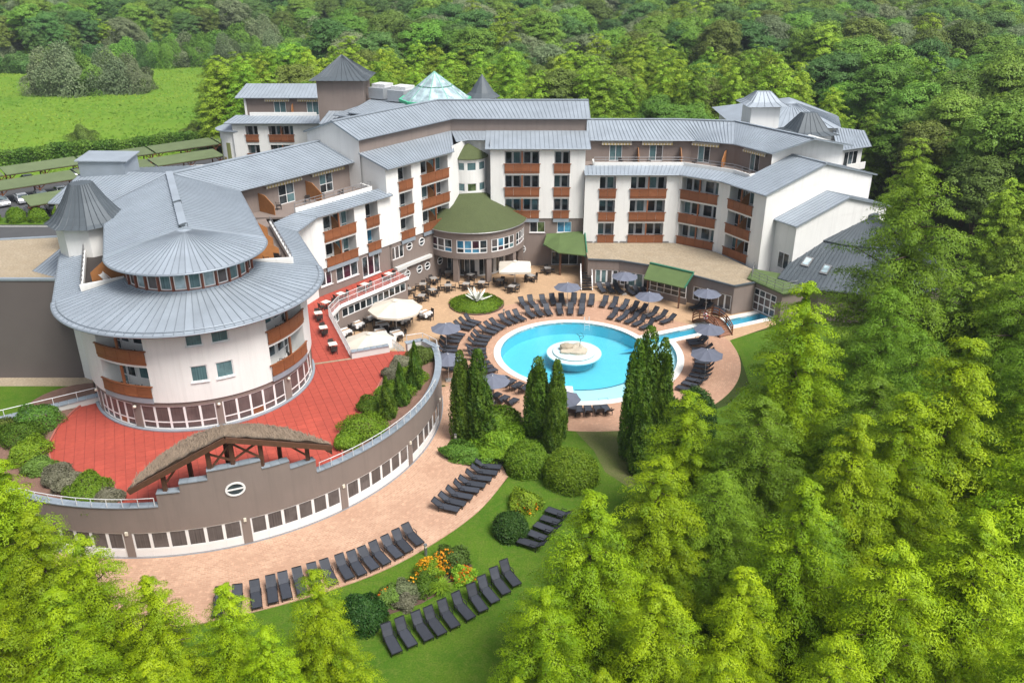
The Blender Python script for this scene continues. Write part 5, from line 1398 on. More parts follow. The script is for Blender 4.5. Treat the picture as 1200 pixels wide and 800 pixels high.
# walls on the court side with a ribbon of windows under the terrace edge
cs = [(-14.45, 68.8), (-18.25, 78.2), (-17.75, 81.1), (-11.7, 89.35)]
mb = MB(); fa = MB()
for a, b in zip(cs[:-1], cs[1:]):
    S_ = Flat(a, b); k = max(1, round(S_.L / 0.95)); o_ = [(0.3, S_.L - 0.3, 1.75, 2.75, 0.12)]
    wall(mb, S_, 0, 3.0, o_); fa.mbox(S_, -0.05, S_.L + 0.05, 3.02, 3.34, -0.22, -0.002)
    window(te, S_, 0.3, S_.L - 0.3, 1.75, 2.75, 0.04, [i / k for i in range(1, k)], (), 'glass', fw=0.08, mull=0.13)
S_ = Flat((-11.7, 89.35), ws(65.4, -66.15)); wall(mb, S_, 0, 3.0)
wall(mb, Flat((-6.75, 69.6), (-9.5, 70.2)), 0, 3.3); wall(mb, Flat((-9.5, 70.2), (-14.45, 68.8)), 0, 3.3)
mb.build('court_wall', 'brown_plaster', te); fa.build('fascia', 'frame_white', te)
lw_ = MB()
lw_.beam((-14.4, 68.75, 3.6), (-11.2, 70.15, 3.6), 0.4, 0.62); lw_.beam((-9.6, 70.2, 3.7), (-8.2, 70.9, 3.7), 0.5, 0.85); lw_.beam((-8.2, 70.9, 3.7), (-6.8, 69.4, 3.7), 0.5, 0.85); lw_.build('low_wall', 'grey_white', te)
for a, b, z in (((-14.4, 68.75), (-11.2, 70.15), 3.95), ((-9.7, 70.15), (-8.2, 70.9), 4.15), ((-8.2, 70.9), (-6.7, 69.3), 4.15)):
    n = round(math.dist(a, b) / 0.55)
    for i in range(n):
        p = MB(); p.beam((*lerp(a, b, i / n + .008), z), (*lerp(a, b, (i + 1) / n - .008), z), 0.55, 0.07); p.build('coping_stone', 'coping', te)
sp = MB(); sp.slab([(-11.1, 70.2, 3.3), (-9.7, 70.2, 3.3)], [(-10.5, 73.6, 0.6), (-8.6, 73.4, 0.6)], 0.25); sp.build('stair', 'green_trim', te)
# railings
rail(None, [(*p, 3.34) for p in reversed(cs)], 1.0, 1.25, 'rail_white', 2, 'balustrade', 'white balustrade of thin bars along the red terrace above the court', 'railing', balusters=0.16)
def arcz(a0, a1, z, n, rr=TR - 0.2): return [(*p, z) for p in arc_pts(TC, rr, a0, a1, n)]
rail(None, arcz(-149, -83, 4.1, 22, TR + 0.02), 0.62, 1.7, 'rail_white', 1, 'parapet_rail', 'white handrail on the parapet left of the thatched canopy', 'railing')
rail(None, arcz(-51, -8, 4.1, 16, TR + 0.02), 0.62, 1.9, 'rail_white', 1, 'parapet_rail', 'white handrail on the parapet right of the thatched canopy', 'railing')
rail(None, [(-10.9, 70.6, 3.4), (-10.3, 73.4, 1.2)], 0.9, 0.8, 'rail_white', 2, 'stair_rail', 'white rail beside the green stair down to the court', 'railing', balusters=0.16)
rail(None, [(-9.6, 70.6, 4.1), (-8.2, 71.1, 4.1), (-6.8, 69.6, 4.1), (-6.4, 67.4, 4.1)], 0.6, 1.2, 'rail_white', 1, 'parapet_rail', 'curled white handrail at the stair head above the court', 'railing')
# wall with rail towards the side garden
gw = empty('garden_wall', (-38, 58, 0), label='low pale wall with blue grey coping at the left end of the terrace', cat='wall')
b = MB(); b.beam((-33.2, 61.1, 1.9), (-46.5, 52.5, 1.9), 0.5, 3.8); b.build('wall', 'grey_white', gw)
for i in range(24):
    p = MB(); p.beam(lerp((-33.2, 61.1, 3.84), (-46.5, 52.5, 3.84), i / 24 + .001), lerp((-33.2, 61.1, 3.84), (-46.5, 52.5, 3.84), (i + 1) / 24 - .001), 0.66, 0.08); p.build('coping_stone', 'coping', gw)
rail(None, [(-33.4, 61.0, 3.88), (-46.4, 52.6, 3.88)], 0.62, 1.7, 'rail_white', 1, 'parapet_rail', 'white handrail on the pale wall beside the side lawn', 'railing')
sheet('side_lawn', [[(-75, 50), (-44, 50), (-33.4, 61.2), (-37.5, 66), (-38, 69.6), (-75, 69.6)]], 0.0, 'lawn')
sheet('gravel_margin', [[(-75, 69.6), (-38, 69.6), (-37, 71.4), (-75, 71.4)]], 0.004, 'gravel')
md = MB(); md.lathe([(4.3, 0.0), (3.2, 0.22), (1.6, 0.38), (0, 0.42)], (-38.6, 66.0, 0), 28); tag(md.build('mulch_mound', 'mulch'), kind='structure')

# ---------------------------------------------------------------- thatched canopy
th = empty('thatched_canopy', (-18.1, 46.8, 6.2), label='thatched gable canopy on brown timber posts over the stepped parapet', cat='canopy')
FL, FA, FR = Vector((-24.3, 45.0, 5.75)), Vector((-18.2, 46.4, 8.75)), Vector((-12.3, 49.7, 6.1))
NU, NV = 40, 8; grid = []
for i in range(NU + 1):
    u = i / NU
    f = FL.lerp(FA, u / 0.5) if u <= 0.5 else FA.lerp(FR, (u - 0.5) / 0.5)
    f = f + Vector((0, 0, 0.10 * math.sin(math.pi * min(1, abs(u - .5) / .5)) ))
    D = 3.6 * math.sqrt(max(0.0, 1 - (2 * u - 1) ** 2)) ** 0.9
    inw = (Vector((TC[0], TC[1])) - Vector((f.x, f.y))).normalized()
    zb = 7.35 - 1.7 * (2 * u - 1) ** 2
    row = []
    for j in range(NV + 1):
        v = j / NV
        row.append((f.x + inw.x * D * v, f.y + inw.y * D * v, f.z + (min(zb, f.z + .1) - f.z) * v ** 1.3 + 0.28 * math.sin(math.pi * v) * (D / 3.6) + rng.normal(0, 0.035)))
    grid.append(row)
mb = MB(); vs = [p for r_ in grid for p in r_]; nv = NV + 1; fs = []
for i in range(NU):
    for j in range(NV): fs.append((i * nv + j, (i + 1) * nv + j, (i + 1) * nv + j + 1, i * nv + j + 1))
mb.add(vs, fs); mb.add([(x, y, z - 0.36) for x, y, z in vs], fs)
rim = [i * nv for i in range(NU + 1)] + [NU * nv + j for j in range(1, nv)] + [i * nv + NV for i in range(NU - 1, -1, -1)]
k0 = len(mb.v) - len(vs)
for a, b in zip(rim, rim[1:] + rim[:1]): mb.f.append((a, b, b + k0, a + k0))
mb.build('thatch', 'thatch', th, True)
straw = MB()
for _ in range(2600):
    i, j = random.randrange(NU), random.randrange(NV); p = Vector(grid[i][j]).lerp(Vector(grid[i + 1][j + 1]), random.random()); q = Vector(grid[i][j + 1]) - Vector(grid[i][j])
    if q.length < 0.05: continue
    q = q.normalized() * random.uniform(.25, .55) + Vector((random.uniform(-.12, .12), random.uniform(-.12, .12), random.uniform(-.02, .05)))
    straw.beam(p + Vector((0, 0, .02)), p + q + Vector((0, 0, .04)), 0.03, 0.02)
straw.build('straw', 'thatch', th, kind='stuff')
for a, b in ((FL, FA), (FA, FR)):
    p = MB(); o_ = Vector((0.06, -0.16, -0.18)); p.beam(a + o_, b + o_, 0.12, 0.36); p.build('barge_board', 'wood_dark', th)
for a, b in ((FL, FA), (FA, FR)):
    p = MB(); o_ = Vector((-0.3, 1.0, -0.45)); p.beam(a.lerp(b, .1) + o_, a.lerp(b, .92) + o_, 0.16, 0.22); p.build('purlin', 'wood_dark', th)
def tp(ang, rr, z): return (TC[0] + rr * math.cos(R(ang)), TC[1] + rr * math.sin(R(ang)), z)
rr0 = TR - 0.22
for ang, z0, z1, dr in ((-80.7, 5.06, 6.35, 0), (-72.0, 5.7, 7.75, 0), (-67.6, 6.3, 8.5, 0), (-62.2, 5.7, 7.85, 0), (-53.0, 5.06, 6.3, 0), (-76.5, 3.3, 7.0, 1.7), (-68.5, 3.3, 8.2, 1.9), (-57.2, 3.3, 7.2, 1.7)):
    p = MB(); p.beam(tp(ang, rr0 - dr, z0), tp(ang, rr0 - dr, z1), 0.24); p.build('post', 'wood_dark', th)
for a, z0, b, z1 in ((-72.0, 6.2, -67.6, 7.9), (-67.6, 6.6, -72.0, 7.4), (-67.6, 6.6, -62.2, 7.6), (-62.2, 6.3, -67.6, 7.9), (-80.7, 5.5, -77.5, 6.9), (-53.0, 5.4, -56.4, 6.6)):
    p = MB(); p.beam(tp(a, rr0, z0), tp(b, rr0, z1), 0.12); p.build('brace', 'wood_dark', th)
# ================================================================ FURNITURE
def local(): return MB()
# ---- sun lounger: head towards -x, foot towards +x
def lounger_tmpl(bx, bz):
    lg = empty('sun_lounger', (0, 0, 0))
    def bar(p, q, w_=0.045, h_=0.05): 
        m = MB(); m.beam(p, q, w_, h_); return m
    m = MB()
    for y in (-0.31, 0.31): m.beam((-0.55, y, 0.34), (0.95, y, 0.30), 0.045, 0.06)
    m.beam((0.95, -0.31, 0.30), (0.95, 0.31, 0.30), 0.05, 0.05); m.build('frame', 'sling_frame', lg)
    m = MB(); m.slab([(-0.42, -0.29, 0.365), (0.25, -0.29, 0.335), (0.93, -0.29, 0.325)], [(-0.42, 0.29, 0.365), (0.25, 0.29, 0.335), (0.93, 0.29, 0.325)], 0.02); m.build('seat_sling', 'fabric_sling', lg)
    m = MB(); m.slab([(-0.44, -0.28, 0.37), (-0.44 + bx * .5, -0.28, 0.36 + bz * .46), (-0.44 + bx, -0.28, 0.36 + bz)], [(-0.44, 0.28, 0.37), (-0.44 + bx * .5, 0.28, 0.36 + bz * .46), (-0.44 + bx, 0.28, 0.36 + bz)], 0.02); bk = m.build('backrest', 'fabric_sling', lg)
    m = MB()
    for y in (-0.3, 0.3): m.beam((-0.42, y, 0.35), (-0.46 + bx, y, 0.38 + bz), 0.04, 0.045)
    m.beam((-0.46 + bx, -0.3, 0.38 + bz), (-0.46 + bx, 0.3, 0.38 + bz), 0.045, 0.045); m.build('backrest_frame', 'sling_frame', bk)
    for x, y in ((-0.5, -0.31), (-0.5, 0.31), (0.85, -0.31), (0.85, 0.31)):
        bar((x, y, 0.0), (x + (0.03 if x > 0 else -0.03), y, 0.33), 0.04, 0.04).build('leg', 'sling_frame', lg)
    for y in (-0.34, 0.34):
        m = MB(); m.beam((-0.5, y, 0.55), (-0.1, y, 0.55), 0.045, 0.03); m.beam((-0.1, y, 0.55), (-0.08, y, 0.33), 0.03, 0.03); m.build('armrest', 'sling_frame', lg)
    return Placer(lg)
LG = [lounger_tmpl(-.54, .50), lounger_tmpl(-.46, .58), lounger_tmpl(-.60, .42)]
lounger_steep = lounger_tmpl(-.40, .64)
def lounger(*a, **k): return random.choice(LG)(*a, **k)
def pool_lounger(r, deg, label, group, jit=4.0):
    a = R(deg); d = R(random.uniform(-jit, jit))
    lounger((CP[0] + r * math.cos(a), CP[1] + r * math.sin(a), 0.02), a + math.pi + d, label, 'sun lounger', group)
G_ = 'loungers round the pool'
for a in (115, 109, 103, 95.3, 88.5, 81.5, 61, 54.5, 48, 42, 35.5): pool_lounger(9.95, a, 'dark grey sling lounger in the front row behind the pool', 'front row of loungers behind the pool')
for a in (112.5, 108, 102, 97, 92.5, 86.5, 82, 77.5, 71, 66, 60.5, 55.5, 51, 44.5, 39.5, 34.5): pool_lounger(12.75, a, 'dark grey sling lounger in the second row behind the pool', 'second row of loungers behind the pool')
for a in (123.5, 129, 134.5, 142, 147.5, 153, 161, 166.5, 172, 179.5, 185, 190.5, 198.5, 204, 209.5, 222, 227.5, 233, 238.5): pool_lounger(9.75, a, 'dark grey sling lounger in the inner row beside the planting island and cypresses', 'inner side row of loungers')
for a in (146, 150, 154.5, 162.5, 166.8, 171, 177, 181.3, 185.5, 195.5, 200, 226.5, 231, 235.5, 240): pool_lounger(12.6, a, 'dark grey sling lounger in the outer row nearest the curved terrace wall', 'outer side row of loungers')
for a in (-94.5, -91.8, -88.0, -84.0, -80.5, -68, -64): pool_lounger(12.35, a, 'dark grey sling lounger between the shallow apron and the cypress garden', 'loungers on the garden side of the pool')
for a in (10, 6.6, 0.5, -4, -9, -13.5, -18, -22.5, -27, -31.5, -36, -41): pool_lounger(12.75, a, 'dark grey sling lounger on the curved paving below the footbridge', 'loungers below the footbridge')
for x, y, d in ((10.5, 93.2, -75), (11.5, 93.1, -75), (12.45, 92.9, -72), (13.8, 92.4, -66), (14.7, 92.0, -64), (15.6, 91.5, -62)):
    lounger((x, y, 0.02), R(d), 'dark grey sling lounger lined up under the annex windows', 'sun lounger', 'loungers along the annex wall')
for x, y, d in ((20.6, 87.9, -150), (21.3, 87.4, -150), (22.6, 86.9, -110), (23.2, 86.5, -112)):
    lounger((x, y, 0.02), R(d), 'dark grey sling lounger in the corner between annex and footbridge', 'sun lounger', 'loungers by the annex corner')
# rows on the curved path: backs to the terrace wall
def row(pts, rz_f, label, group, f=None):
    for i, (x, y) in enumerate(pts): (f or lounger)((x + random.uniform(-.04, .04), y + random.uniform(-.06, .06), 0.025), rz_f(x, y) + R(random.uniform(-4, 4)), label, 'sun lounger', group)
radial = lambda x, y: math.atan2(y - TC[1], x - TC[0])
left_row = [(-17.9, 40.5), (-16.9, 40.8), (-15.8, 41.25), (-15.0, 41.6), (-14.2, 42.0), (-13.4, 42.45), (-12.6, 42.95), (-11.7, 43.3), (-10.85, 43.75), (-10.1, 44.15), (-9.4, 44.6), (-8.7, 45.15), (-8.0, 45.75), (-7.4, 46.4), (-6.75, 47.15)]
row(left_row, lambda x, y: radial(x, y) - R(6), 'dark grey sling lounger on the brick path below the thatched canopy', 'long row of loungers on the brick path')
row([(-4.7, 50.5), (-4.25, 51.25), (-3.8, 52.0), (-3.35, 52.75), (-2.9, 53.5), (-2.5, 54.25), (-2.1, 55.0), (-1.75, 55.8)], lambda x, y: radial(x, y) + R(14), 'dark grey sling lounger on the widening end of the brick path by the clipped bushes', 'short row of loungers on the brick path')
row([(-7.0, 37.5), (-6.2, 37.95), (-5.35, 38.45), (-4.6, 38.95), (-3.8, 39.5), (-3.0, 40.15), (-2.2, 40.85), (-1.5, 41.6), (-0.75, 42.4), (-0.1, 43.2)], lambda x, y: R(-58), 'black lounger on the lawn below the yellow flowers', 'row of loungers on the lawn', lounger_steep)
row([(1.3, 46.4), (1.9, 47.2), (2.4, 48.0), (2.9, 48.9), (3.3, 49.8)], lambda x, y: R(150), 'black lounger half hidden under the lime green trees beside the round yew', 'loungers under the trees')

# ---- grey umbrella
ug = empty('umbrella', (0, 0, 0))
m = MB(); m.tube([(0, 0, 0.08), (0, 0, 2.62)], 0.03, 8); m.build('pole', 'rail_white', ug)
m = MB(); m.box((0, 0, 0.05), (0.6, 0.6, 0.1)); m.build('base', 'concrete', ug)
def canopy(r, z0, z1, n=8, sag=0.06, th=0.02, val=0.0):
    m = MB(); vs = []; sub = 4
    for ring_ in range(5):
        t = ring_ / 4
        for k in range(n * sub):
            a = 2 * math.pi * k / (n * sub); f = (k % sub) / sub; edge = 1 - (1 - math.cos(math.pi / n)) * math.sin(math.pi * f)
            vs.append((r * t * edge * math.cos(a), r * t * edge * math.sin(a), z1 + (z0 - z1) * t ** 1.1 - sag * math.sin(math.pi * f) * t))
    N = n * sub; fs = []
    for q in range(4):
        for k in range(N): fs.append((q * N + k, q * N + (k + 1) % N, (q + 1) * N + (k + 1) % N, (q + 1) * N + k))
    m.add(vs, fs)
    if val:
        k0 = 4 * N; m.add([vs[k0 + k] for k in range(N)] + [(x, y, z - val) for x, y, z in vs[k0:k0 + N]], [(k, (k + 1) % N, N + (k + 1) % N, N + k) for k in range(N)])
    return m
canopy(1.55, 2.2, 2.72).build('canopy', 'umbrella_grey', ug)
m = MB()
for k in range(8): a = math.pi / 4 * k; m.beam((0, 0, 2.66), (1.5 * math.cos(a), 1.5 * math.sin(a), 2.18), 0.02, 0.02)
m.build('rib', 'rail_white', ug)
m = MB(); m.lathe([(0.05, 2.70), (0.04, 2.80), (0, 2.82)], n=8); m.build('finial', 'rail_white', ug)
umb = Placer(ug)
for (x, y), lb in (((-6.6, 77.7), 'grey umbrella over the outer loungers facing the stair down from the terrace'), ((-5.9, 70.7), 'grey umbrella over the outer loungers next to the curved terrace parapet'), ((-1.7, 66.4), 'grey umbrella half hidden behind the tall cypresses by the side loungers'),
              ((6.2, 88.9), 'grey umbrella at the middle of the second row behind the pool'), ((14.9, 86.1), 'grey umbrella beside the lounger rows in front of the green canopy'), ((21.4, 87.0), 'grey umbrella in the corner between annex and footbridge'),
              ((19.6, 77.4), 'grey umbrella just below the timber footbridge'), ((18.2, 71.7), 'grey umbrella over the loungers on the curved paving beside the lawn'), ((4.3, 63.2), 'grey umbrella behind the short cypress at the shallow apron'), ((13.0, 92.3), 'grey umbrella over the loungers under the annex windows')):
    umb((x, y, 0.02), random.uniform(0, .7), lb, 'umbrella', 'grey umbrellas')

# ---- large cream parasols
def parasol(loc, r, n, z0, z1, rz, label, sq=False):
    o = empty('parasol', (0, 0, 0))
    canopy(r, z0, z1, n, 0.05, val=0.22).build('canopy', 'parasol_cream', o)
    canopy(r * 0.12, z1 - 0.02, z1 + 0.12, n, 0.0).build('vent_cap', 'parasol_cream', o)
    m = MB(); m.tube([(0, 0, 0.06), (0, 0, z1)], 0.05, 8); m.build('pole', 'rail_white', o)
    m = MB(); m.box((0, 0, 0.06), (0.9, 0.9, 0.12)); m.build('base', 'concrete', o)
    m = MB()
    for k in range(n): a = 2 * math.pi * k / n; m.beam((0, 0, z1 - .06), (r * .98 * math.cos(a), r * .98 * math.sin(a), z0 - .03), 0.035, 0.035)
    m.build('rib', 'rail_white', o)
    o.location = loc; o.rotation_euler = (0, 0, rz); tag(o, label, 'parasol', 'cream parasols')
parasol((-12.2, 82.3, 0.015), 2.85, 8, 2.45, 3.35, 0.2, 'big octagonal cream parasol over the laid tables below the balustrade')
parasol((-13.6, 74.0, 0.015), 2.6, 8, 2.45, 3.35, 0.35, 'big octagonal cream parasol tucked behind the low terrace wall')
parasol((0.35, 95.2, 0.015), 2.6, 4, 2.35, 3.05, R(45), 'square cream parasol over the bistro tables in front of the dining hall')

# ---- chairs and tables
ch = empty('chair', (0, 0, 0))
m = MB(); m.box((0, 0, 0.43), (0.5, 0.5, 0.07)); m.build('seat', 'rattan', ch)
m = MB(); m.slab([(-0.22, -0.25, 0.45), (-0.30, -0.25, 0.86)], [(-0.22, 0.25, 0.45), (-0.30, 0.25, 0.86)], 0.05); m.build('backrest', 'rattan', ch)
for x, y in ((-.21, -.21), (.21, -.21), (-.21, .21), (.21, .21)):
    m = MB(); m.beam((x, y, 0), (x, y, 0.4), 0.045); m.build('leg', 'sling_frame', ch)
for y in (-.26, .26):
    m = MB(); m.beam((-.24, y, .64), (.2, y, .64), .05, .03); m.beam((.2, y, .43), (.2, y, .64), .03, .03); m.build('armrest', 'rattan', ch)
chair = Placer(ch)
def table_tmpl(top, cloth=False, sz=0.8):
    o = empty('table', (0, 0, 0))
    m = MB(); m.box((0, 0, 0.735), (sz, sz, 0.035)); m.build('table_top', top, o)
    m = MB(); m.beam((0, 0, 0.03), (0, 0, 0.72), 0.08); m.box((0, 0, 0.02), (0.45, 0.45, 0.03)); m.build('pedestal', 'sling_frame', o)
    if cloth:
        m = MB(); s = sz / 2 + .03; n = 24; top_ = []; bot = []
        for k in range(n):
            a = 2 * math.pi * k / n; c_, s_ = math.cos(a), math.sin(a); f = 1 / max(abs(c_), abs(s_)); top_.append((s * f * c_, s * f * s_, 0.76))
            ff = f * (1.10 + 0.05 * math.sin(5 * a)); bot.append((s * ff * c_, s * ff * s_, 0.42 + 0.05 * math.sin(4 * a + .7)))
        m.add([(0, 0, 0.762)] + top_ + bot, [(0, k + 1, (k + 1) % n + 1) for k in range(n)] + [(k + 1, n + k + 1, n + (k + 1) % n + 1, (k + 1) % n + 1) for k in range(n)])
        m.build('tablecloth', 'cloth_white', o)
        m = MB(); m.box((0, 0, 0.772), (sz * 1.02, 0.3, 0.012)); m.build('table_runner', 'runner_tan', o)
    return o
tA, tB, tC = Placer(table_tmpl('table_top')), Placer(table_tmpl('table_white', sz=0.75)), Placer(table_tmpl('table_white', True, 1.0))
def setting(tp_, x, y, z, rz, tl, cl, tg, cg, n=4, d=0.62):
    tp_((x, y, z), rz, tl, 'table', tg)
    for k in range(n):
        a = rz + k * math.pi / 2 + (0 if n != 2 else 0)
        if n == 2: a = rz + k * math.pi
        chair((x + d * math.cos(a), y + d * math.sin(a), z), a + math.pi + R(random.uniform(-12, 12)), cl, 'chair', cg)
g1, g2 = 'bistro tables in front of the dining hall', 'chairs at the bistro tables'
for x, y in ((-9.2, 99.3), (-7.8, 97.9), (-10.5, 93.8), (-9.4, 95.7), (-7.5, 93.4), (-9.2, 92.0), (-10.3, 90.2), (-5.4, 93.9), (-3.6, 94.4), (-5.0, 97.0), (-1.4, 95.1), (0.0, 93.1), (2.3, 96.6), (4.4, 99.3), (-12.1, 92.3)):
    setting(tA, x, y, 0.015, random.uniform(0, 1.5), 'small square grey topped bistro table outside the dining hall', 'dark rattan chair at a bistro table outside the dining hall', g1, g2)
for x, y in ((-17.4, 83.0), (-16.9, 85.0), (-16.3, 82.4), (-17.3, 80.5), (-15.3, 84.5), (-13.7, 82.4), (-13.6, 80.4), (-11.9, 80.0), (-9.4, 85.3), (-11.6, 83.6)):
    setting(tC, x, y, 0.015, random.uniform(0.3, 0.9), 'dining table laid with white cloth and tan runner below the balustrade', 'dark chair at a white clothed table below the balustrade', 'laid tables below the balustrade', 'chairs at the laid tables', d=0.78)
for x, y, s in ((-13.6, 88.4, 1), (-15.75, 85.2, 1), (-17.8, 82.5, 1), (-18.9, 80.2, 1), (-19.1, 77.4, 2), (-17.9, 73.9, 2), (-16.3, 70.2, 2)):
    setting(tB, x, y, 3.31, math.atan2(8, 6) if s == 1 else math.atan2(.92, -.38), 'cream topped table by the balustrade on the red terrace', 'dark chair at a cream table on the red terrace', 'tables on the red terrace', 'chairs on the red terrace', 2)
setting(tA, -18.3, 86.6, 3.31, 0.9, 'grey topped table against the brown wall on the red terrace', 'dark chair at the grey table against the brown wing wall', None, 'chairs at the wing wall', 3)
for i, (p, rz) in enumerate(CHAIR_SPOTS):
    if p[2] > 3.0 and p[1] < 125:
        chair(p, rz + R(random.choice((60, 120, 200))), 'small dark chair on a timber balcony of the hotel', 'chair', 'chairs on the balconies', scale=0.95)
for x, y, z, rz in ((*rq(6.2, 1.6), 12.14, 0.5), (*rq(7.2, 2.2), 12.14, 1.4), (*ws(54.0, -70.5), 12.12, .4), (*ws(57.6, -70.3), 12.12, 2.0), (*ws(59.6, -70.4), 12.12, 1.0), (*ws(61.3, -69.2), 12.12, 3.0), (17, 105.6, 12.15, 3), (13.5, 105.3, 12.15, 1), (22.5, 104.6, 12.15, 2), (27.8, 100.5, 12.15, 1)):
    chair((x, y, z), rz, 'dark chair on a roof terrace of the hotel', 'chair', 'chairs on the roof terraces')
dk = empty('deck_chair', (*rq(-6.2, 1.9), 12.14), label='white slung deck chair on the roof terrace beside the octagonal tower', cat='chair')
m = MB(); o_ = Vector(rq(-6.2, 1.9, 12.14)); m.slab([o_ + Vector((-.5, -.35, .95)), o_ + Vector((-.1, -.35, .35)), o_ + Vector((.55, -.35, .42))], [o_ + Vector((-.5, .35, .95)), o_ + Vector((-.1, .35, .35)), o_ + Vector((.55, .35, .42))], .04); m.build('sling', 'cloth_white', dk)
for y in (-.36, .36):
    m = MB(); m.beam(o_ + Vector((-.45, y, 0)), o_ + Vector((.5, y, .5)), .04); m.beam(o_ + Vector((.4, y, 0)), o_ + Vector((-.55, y, 1.0)), .04); m.build('leg', 'frame_white', dk)
# ---- bollard lights and lamp
bo = empty('bollard_light', (0, 0, 0))
m = MB(); m.lathe([(0.1, 0), (0.1, 0.62)], n=10); m.build('post', 'rail_grey', bo)
m = MB(); m.lathe([(0.085, 0.62), (0.085, 0.82)], n=10); m.build('lens', 'lamp_globe', bo)
m = MB(); m.lathe([(0.12, 0.82), (0.12, 0.9), (0.0, 0.92)], n=10); m.build('cap', 'rail_grey', bo)
bol = Placer(bo)
for x, y, lb in ((-5.75, 45.6, 'grey bollard light at the path edge beside the lawn'), (-4.6, 59.6, 'grey bollard light at the foot of the tall cypresses'), (-0.9, 85.6, 'grey bollard light beside the inner loungers near the planting island')):
    bol((x, y, 0.02), 0, lb, 'bollard', 'bollard lights')
gl = empty('globe_lamp', tp(-128, TR - 0.9, 3.36), label='small cream globe lamp in the left shrub bed', cat='lamp')
q = tp(-128, TR - 0.9, 3.36); m = MB(); m.tube([q, (q[0], q[1], q[2] + 0.9)], 0.03, 6); m.build('stem', 'rail_white', gl)
m = MB(); m.lathe([(0, 0.86), (.12, .9), (.17, 1.03), (.12, 1.16), (0, 1.2)], q, 12); m.build('globe', 'lamp_globe', gl, True)

# ---------------------------------------------------------------- carports and cars
cd = Vector((0.755, 0.655)); cn_ = Vector((0.655, -0.755))
def carport(x, y, L, label):
    o = empty('carport', (x, y, 0), label=label, cat='carport', group='carports')
    def cpnt(s, t, z): return (x + cd.x * s + cn_.x * t, y + cd.y * s + cn_.y * t, z)
    m = MB(); m.slab([cpnt(0, 2.4, 2.55), cpnt(L, 2.4, 2.55)], [cpnt(0, -2.4, 2.95), cpnt(L, -2.4, 2.95)], 0.14); m.build('roof', 'carport_green', o)
    m = MB(); m.beam(cpnt(0, 2.2, 2.36), cpnt(L, 2.2, 2.36), 0.14, 0.2); m.build('beam', 'wood', o)
    for s in np.linspace(0.6, L - 0.6, max(2, int(L / 5) + 1)):
        m = MB(); m.beam(cpnt(s, 1.8, 0), cpnt(s, 1.8, 2.4), 0.18); m.build('post', 'wood', o); m = MB(); m.beam(cpnt(s, -1.8, 0), cpnt(s, -1.8, 2.75), 0.18); m.build('post', 'wood', o)
        m = MB(); m.beam(cpnt(s, 1.8, 1.5), cpnt(s + .8, 2.1, 2.3), 0.12); m.beam(cpnt(s, 1.8, 1.5), cpnt(s - .8, 2.1, 2.3), 0.12); m.build('brace', 'wood', o)
rows = [((-94, 132.5), 'back row beside the hedge', 5), ((-90, 122.6), 'middle row of the car park', 4), ((-71.4, 122.2), 'front row of the car park', 1)]
for (x, y), nm, k in rows:
    for i in range(k):
        carport(x + cd.x * i * 12.3, y + cd.y * i * 12.3, 11.9 if nm[0] != 'f' else 8.5, 'long flat green roofed timber carport in the ' + nm)
def car_tmpl():
    o = empty('parked_car', (0, 0, 0))
    prof = [(-2.1, 0.35), (-2.15, 0.75), (-1.95, 0.98), (-1.55, 1.05), (-1.0, 1.42), (0.3, 1.45), (1.05, 1.02), (1.9, 0.86), (2.12, 0.62), (2.1, 0.35)]
    m = MB(); n = len(prof); w0 = 0.86
    def hw(z): return 0.86 if z < 1.0 else 0.86 - (z - 1.0) * 0.45
    m.add([(x, -hw(z), z) for x, z in prof] + [(x, hw(z), z) for x, z in prof], [tuple(range(n)), tuple(range(2 * n - 1, n - 1, -1))] + [(i, (i + 1) % n, n + (i + 1) % n, n + i) for i in range(n)])
    m.build('body', 'car_silver', o)
    for pts in ([(-1.52, 1.08), (-1.02, 1.40), (0.27, 1.43), (0.98, 1.06)],):
        for s in (-1, 1):
            m = MB(); m.add([(x, s * (hw(z) + .012), z) for x, z in pts], [(0, 1, 2, 3)]); m.build('side_window', 'glass', o)
    m = MB(); m.add([(1.07, -.74, 1.03), (1.07, .74, 1.03), (.34, .66, 1.44), (.34, -.66, 1.44)], [(0, 1, 2, 3)]); m.build('windscreen', 'glass', o)
    m = MB(); m.add([(-1.57, -.74, 1.06), (-1.57, .74, 1.06), (-1.04, .66, 1.42), (-1.04, -.66, 1.42)], [(0, 1, 2, 3)]); m.build('rear_window', 'glass', o)
    for x in (-1.35, 1.3):
        for s in (-1, 1):
            m = MB(); m.tube([(x, s * .70, .32), (x, s * .90, .32)], 0.32, 12); t_ = m.build('wheel', 'black_rubber', o)
            m = MB(); m.tube([(x, s * .90, .32), (x, s * .915, .32)], 0.2, 10); m.build('rim', 'rail_white', t_)
    for s in (-1, 1):
        m = MB(); m.box((2.08, s * .6, .7), (.1, .36, .14)); m.build('headlight', 'lamp_globe', o)
    return o
simple('car_silver', (0.45, 0.47, 0.50), 0.3, 0.5, var=0.03, kind='obj', objvar=0.75)
car = Placer(car_tmpl())
ca_ = math.atan2(cn_.y, cn_.x)
for i, (x, y) in enumerate(((-79.5, 129.6), (-77.3, 131.4), (-75.2, 133.2), (-72.8, 135.3), (-70.6, 137.1), (-68.4, 139.0), (-66.2, 140.9), (-63.9, 142.9), (-72.0, 124.6), (-69.8, 126.4), (-88, 137.6), (-85.6, 139.6), (-82, 142.8), (-76.2, 147.6), (-70, 153))):
    car((x, y, 0.0), ca_ + (math.pi if i % 3 else 0), 'car parked in the shade under a green carport roof', 'car', 'cars under the carports')
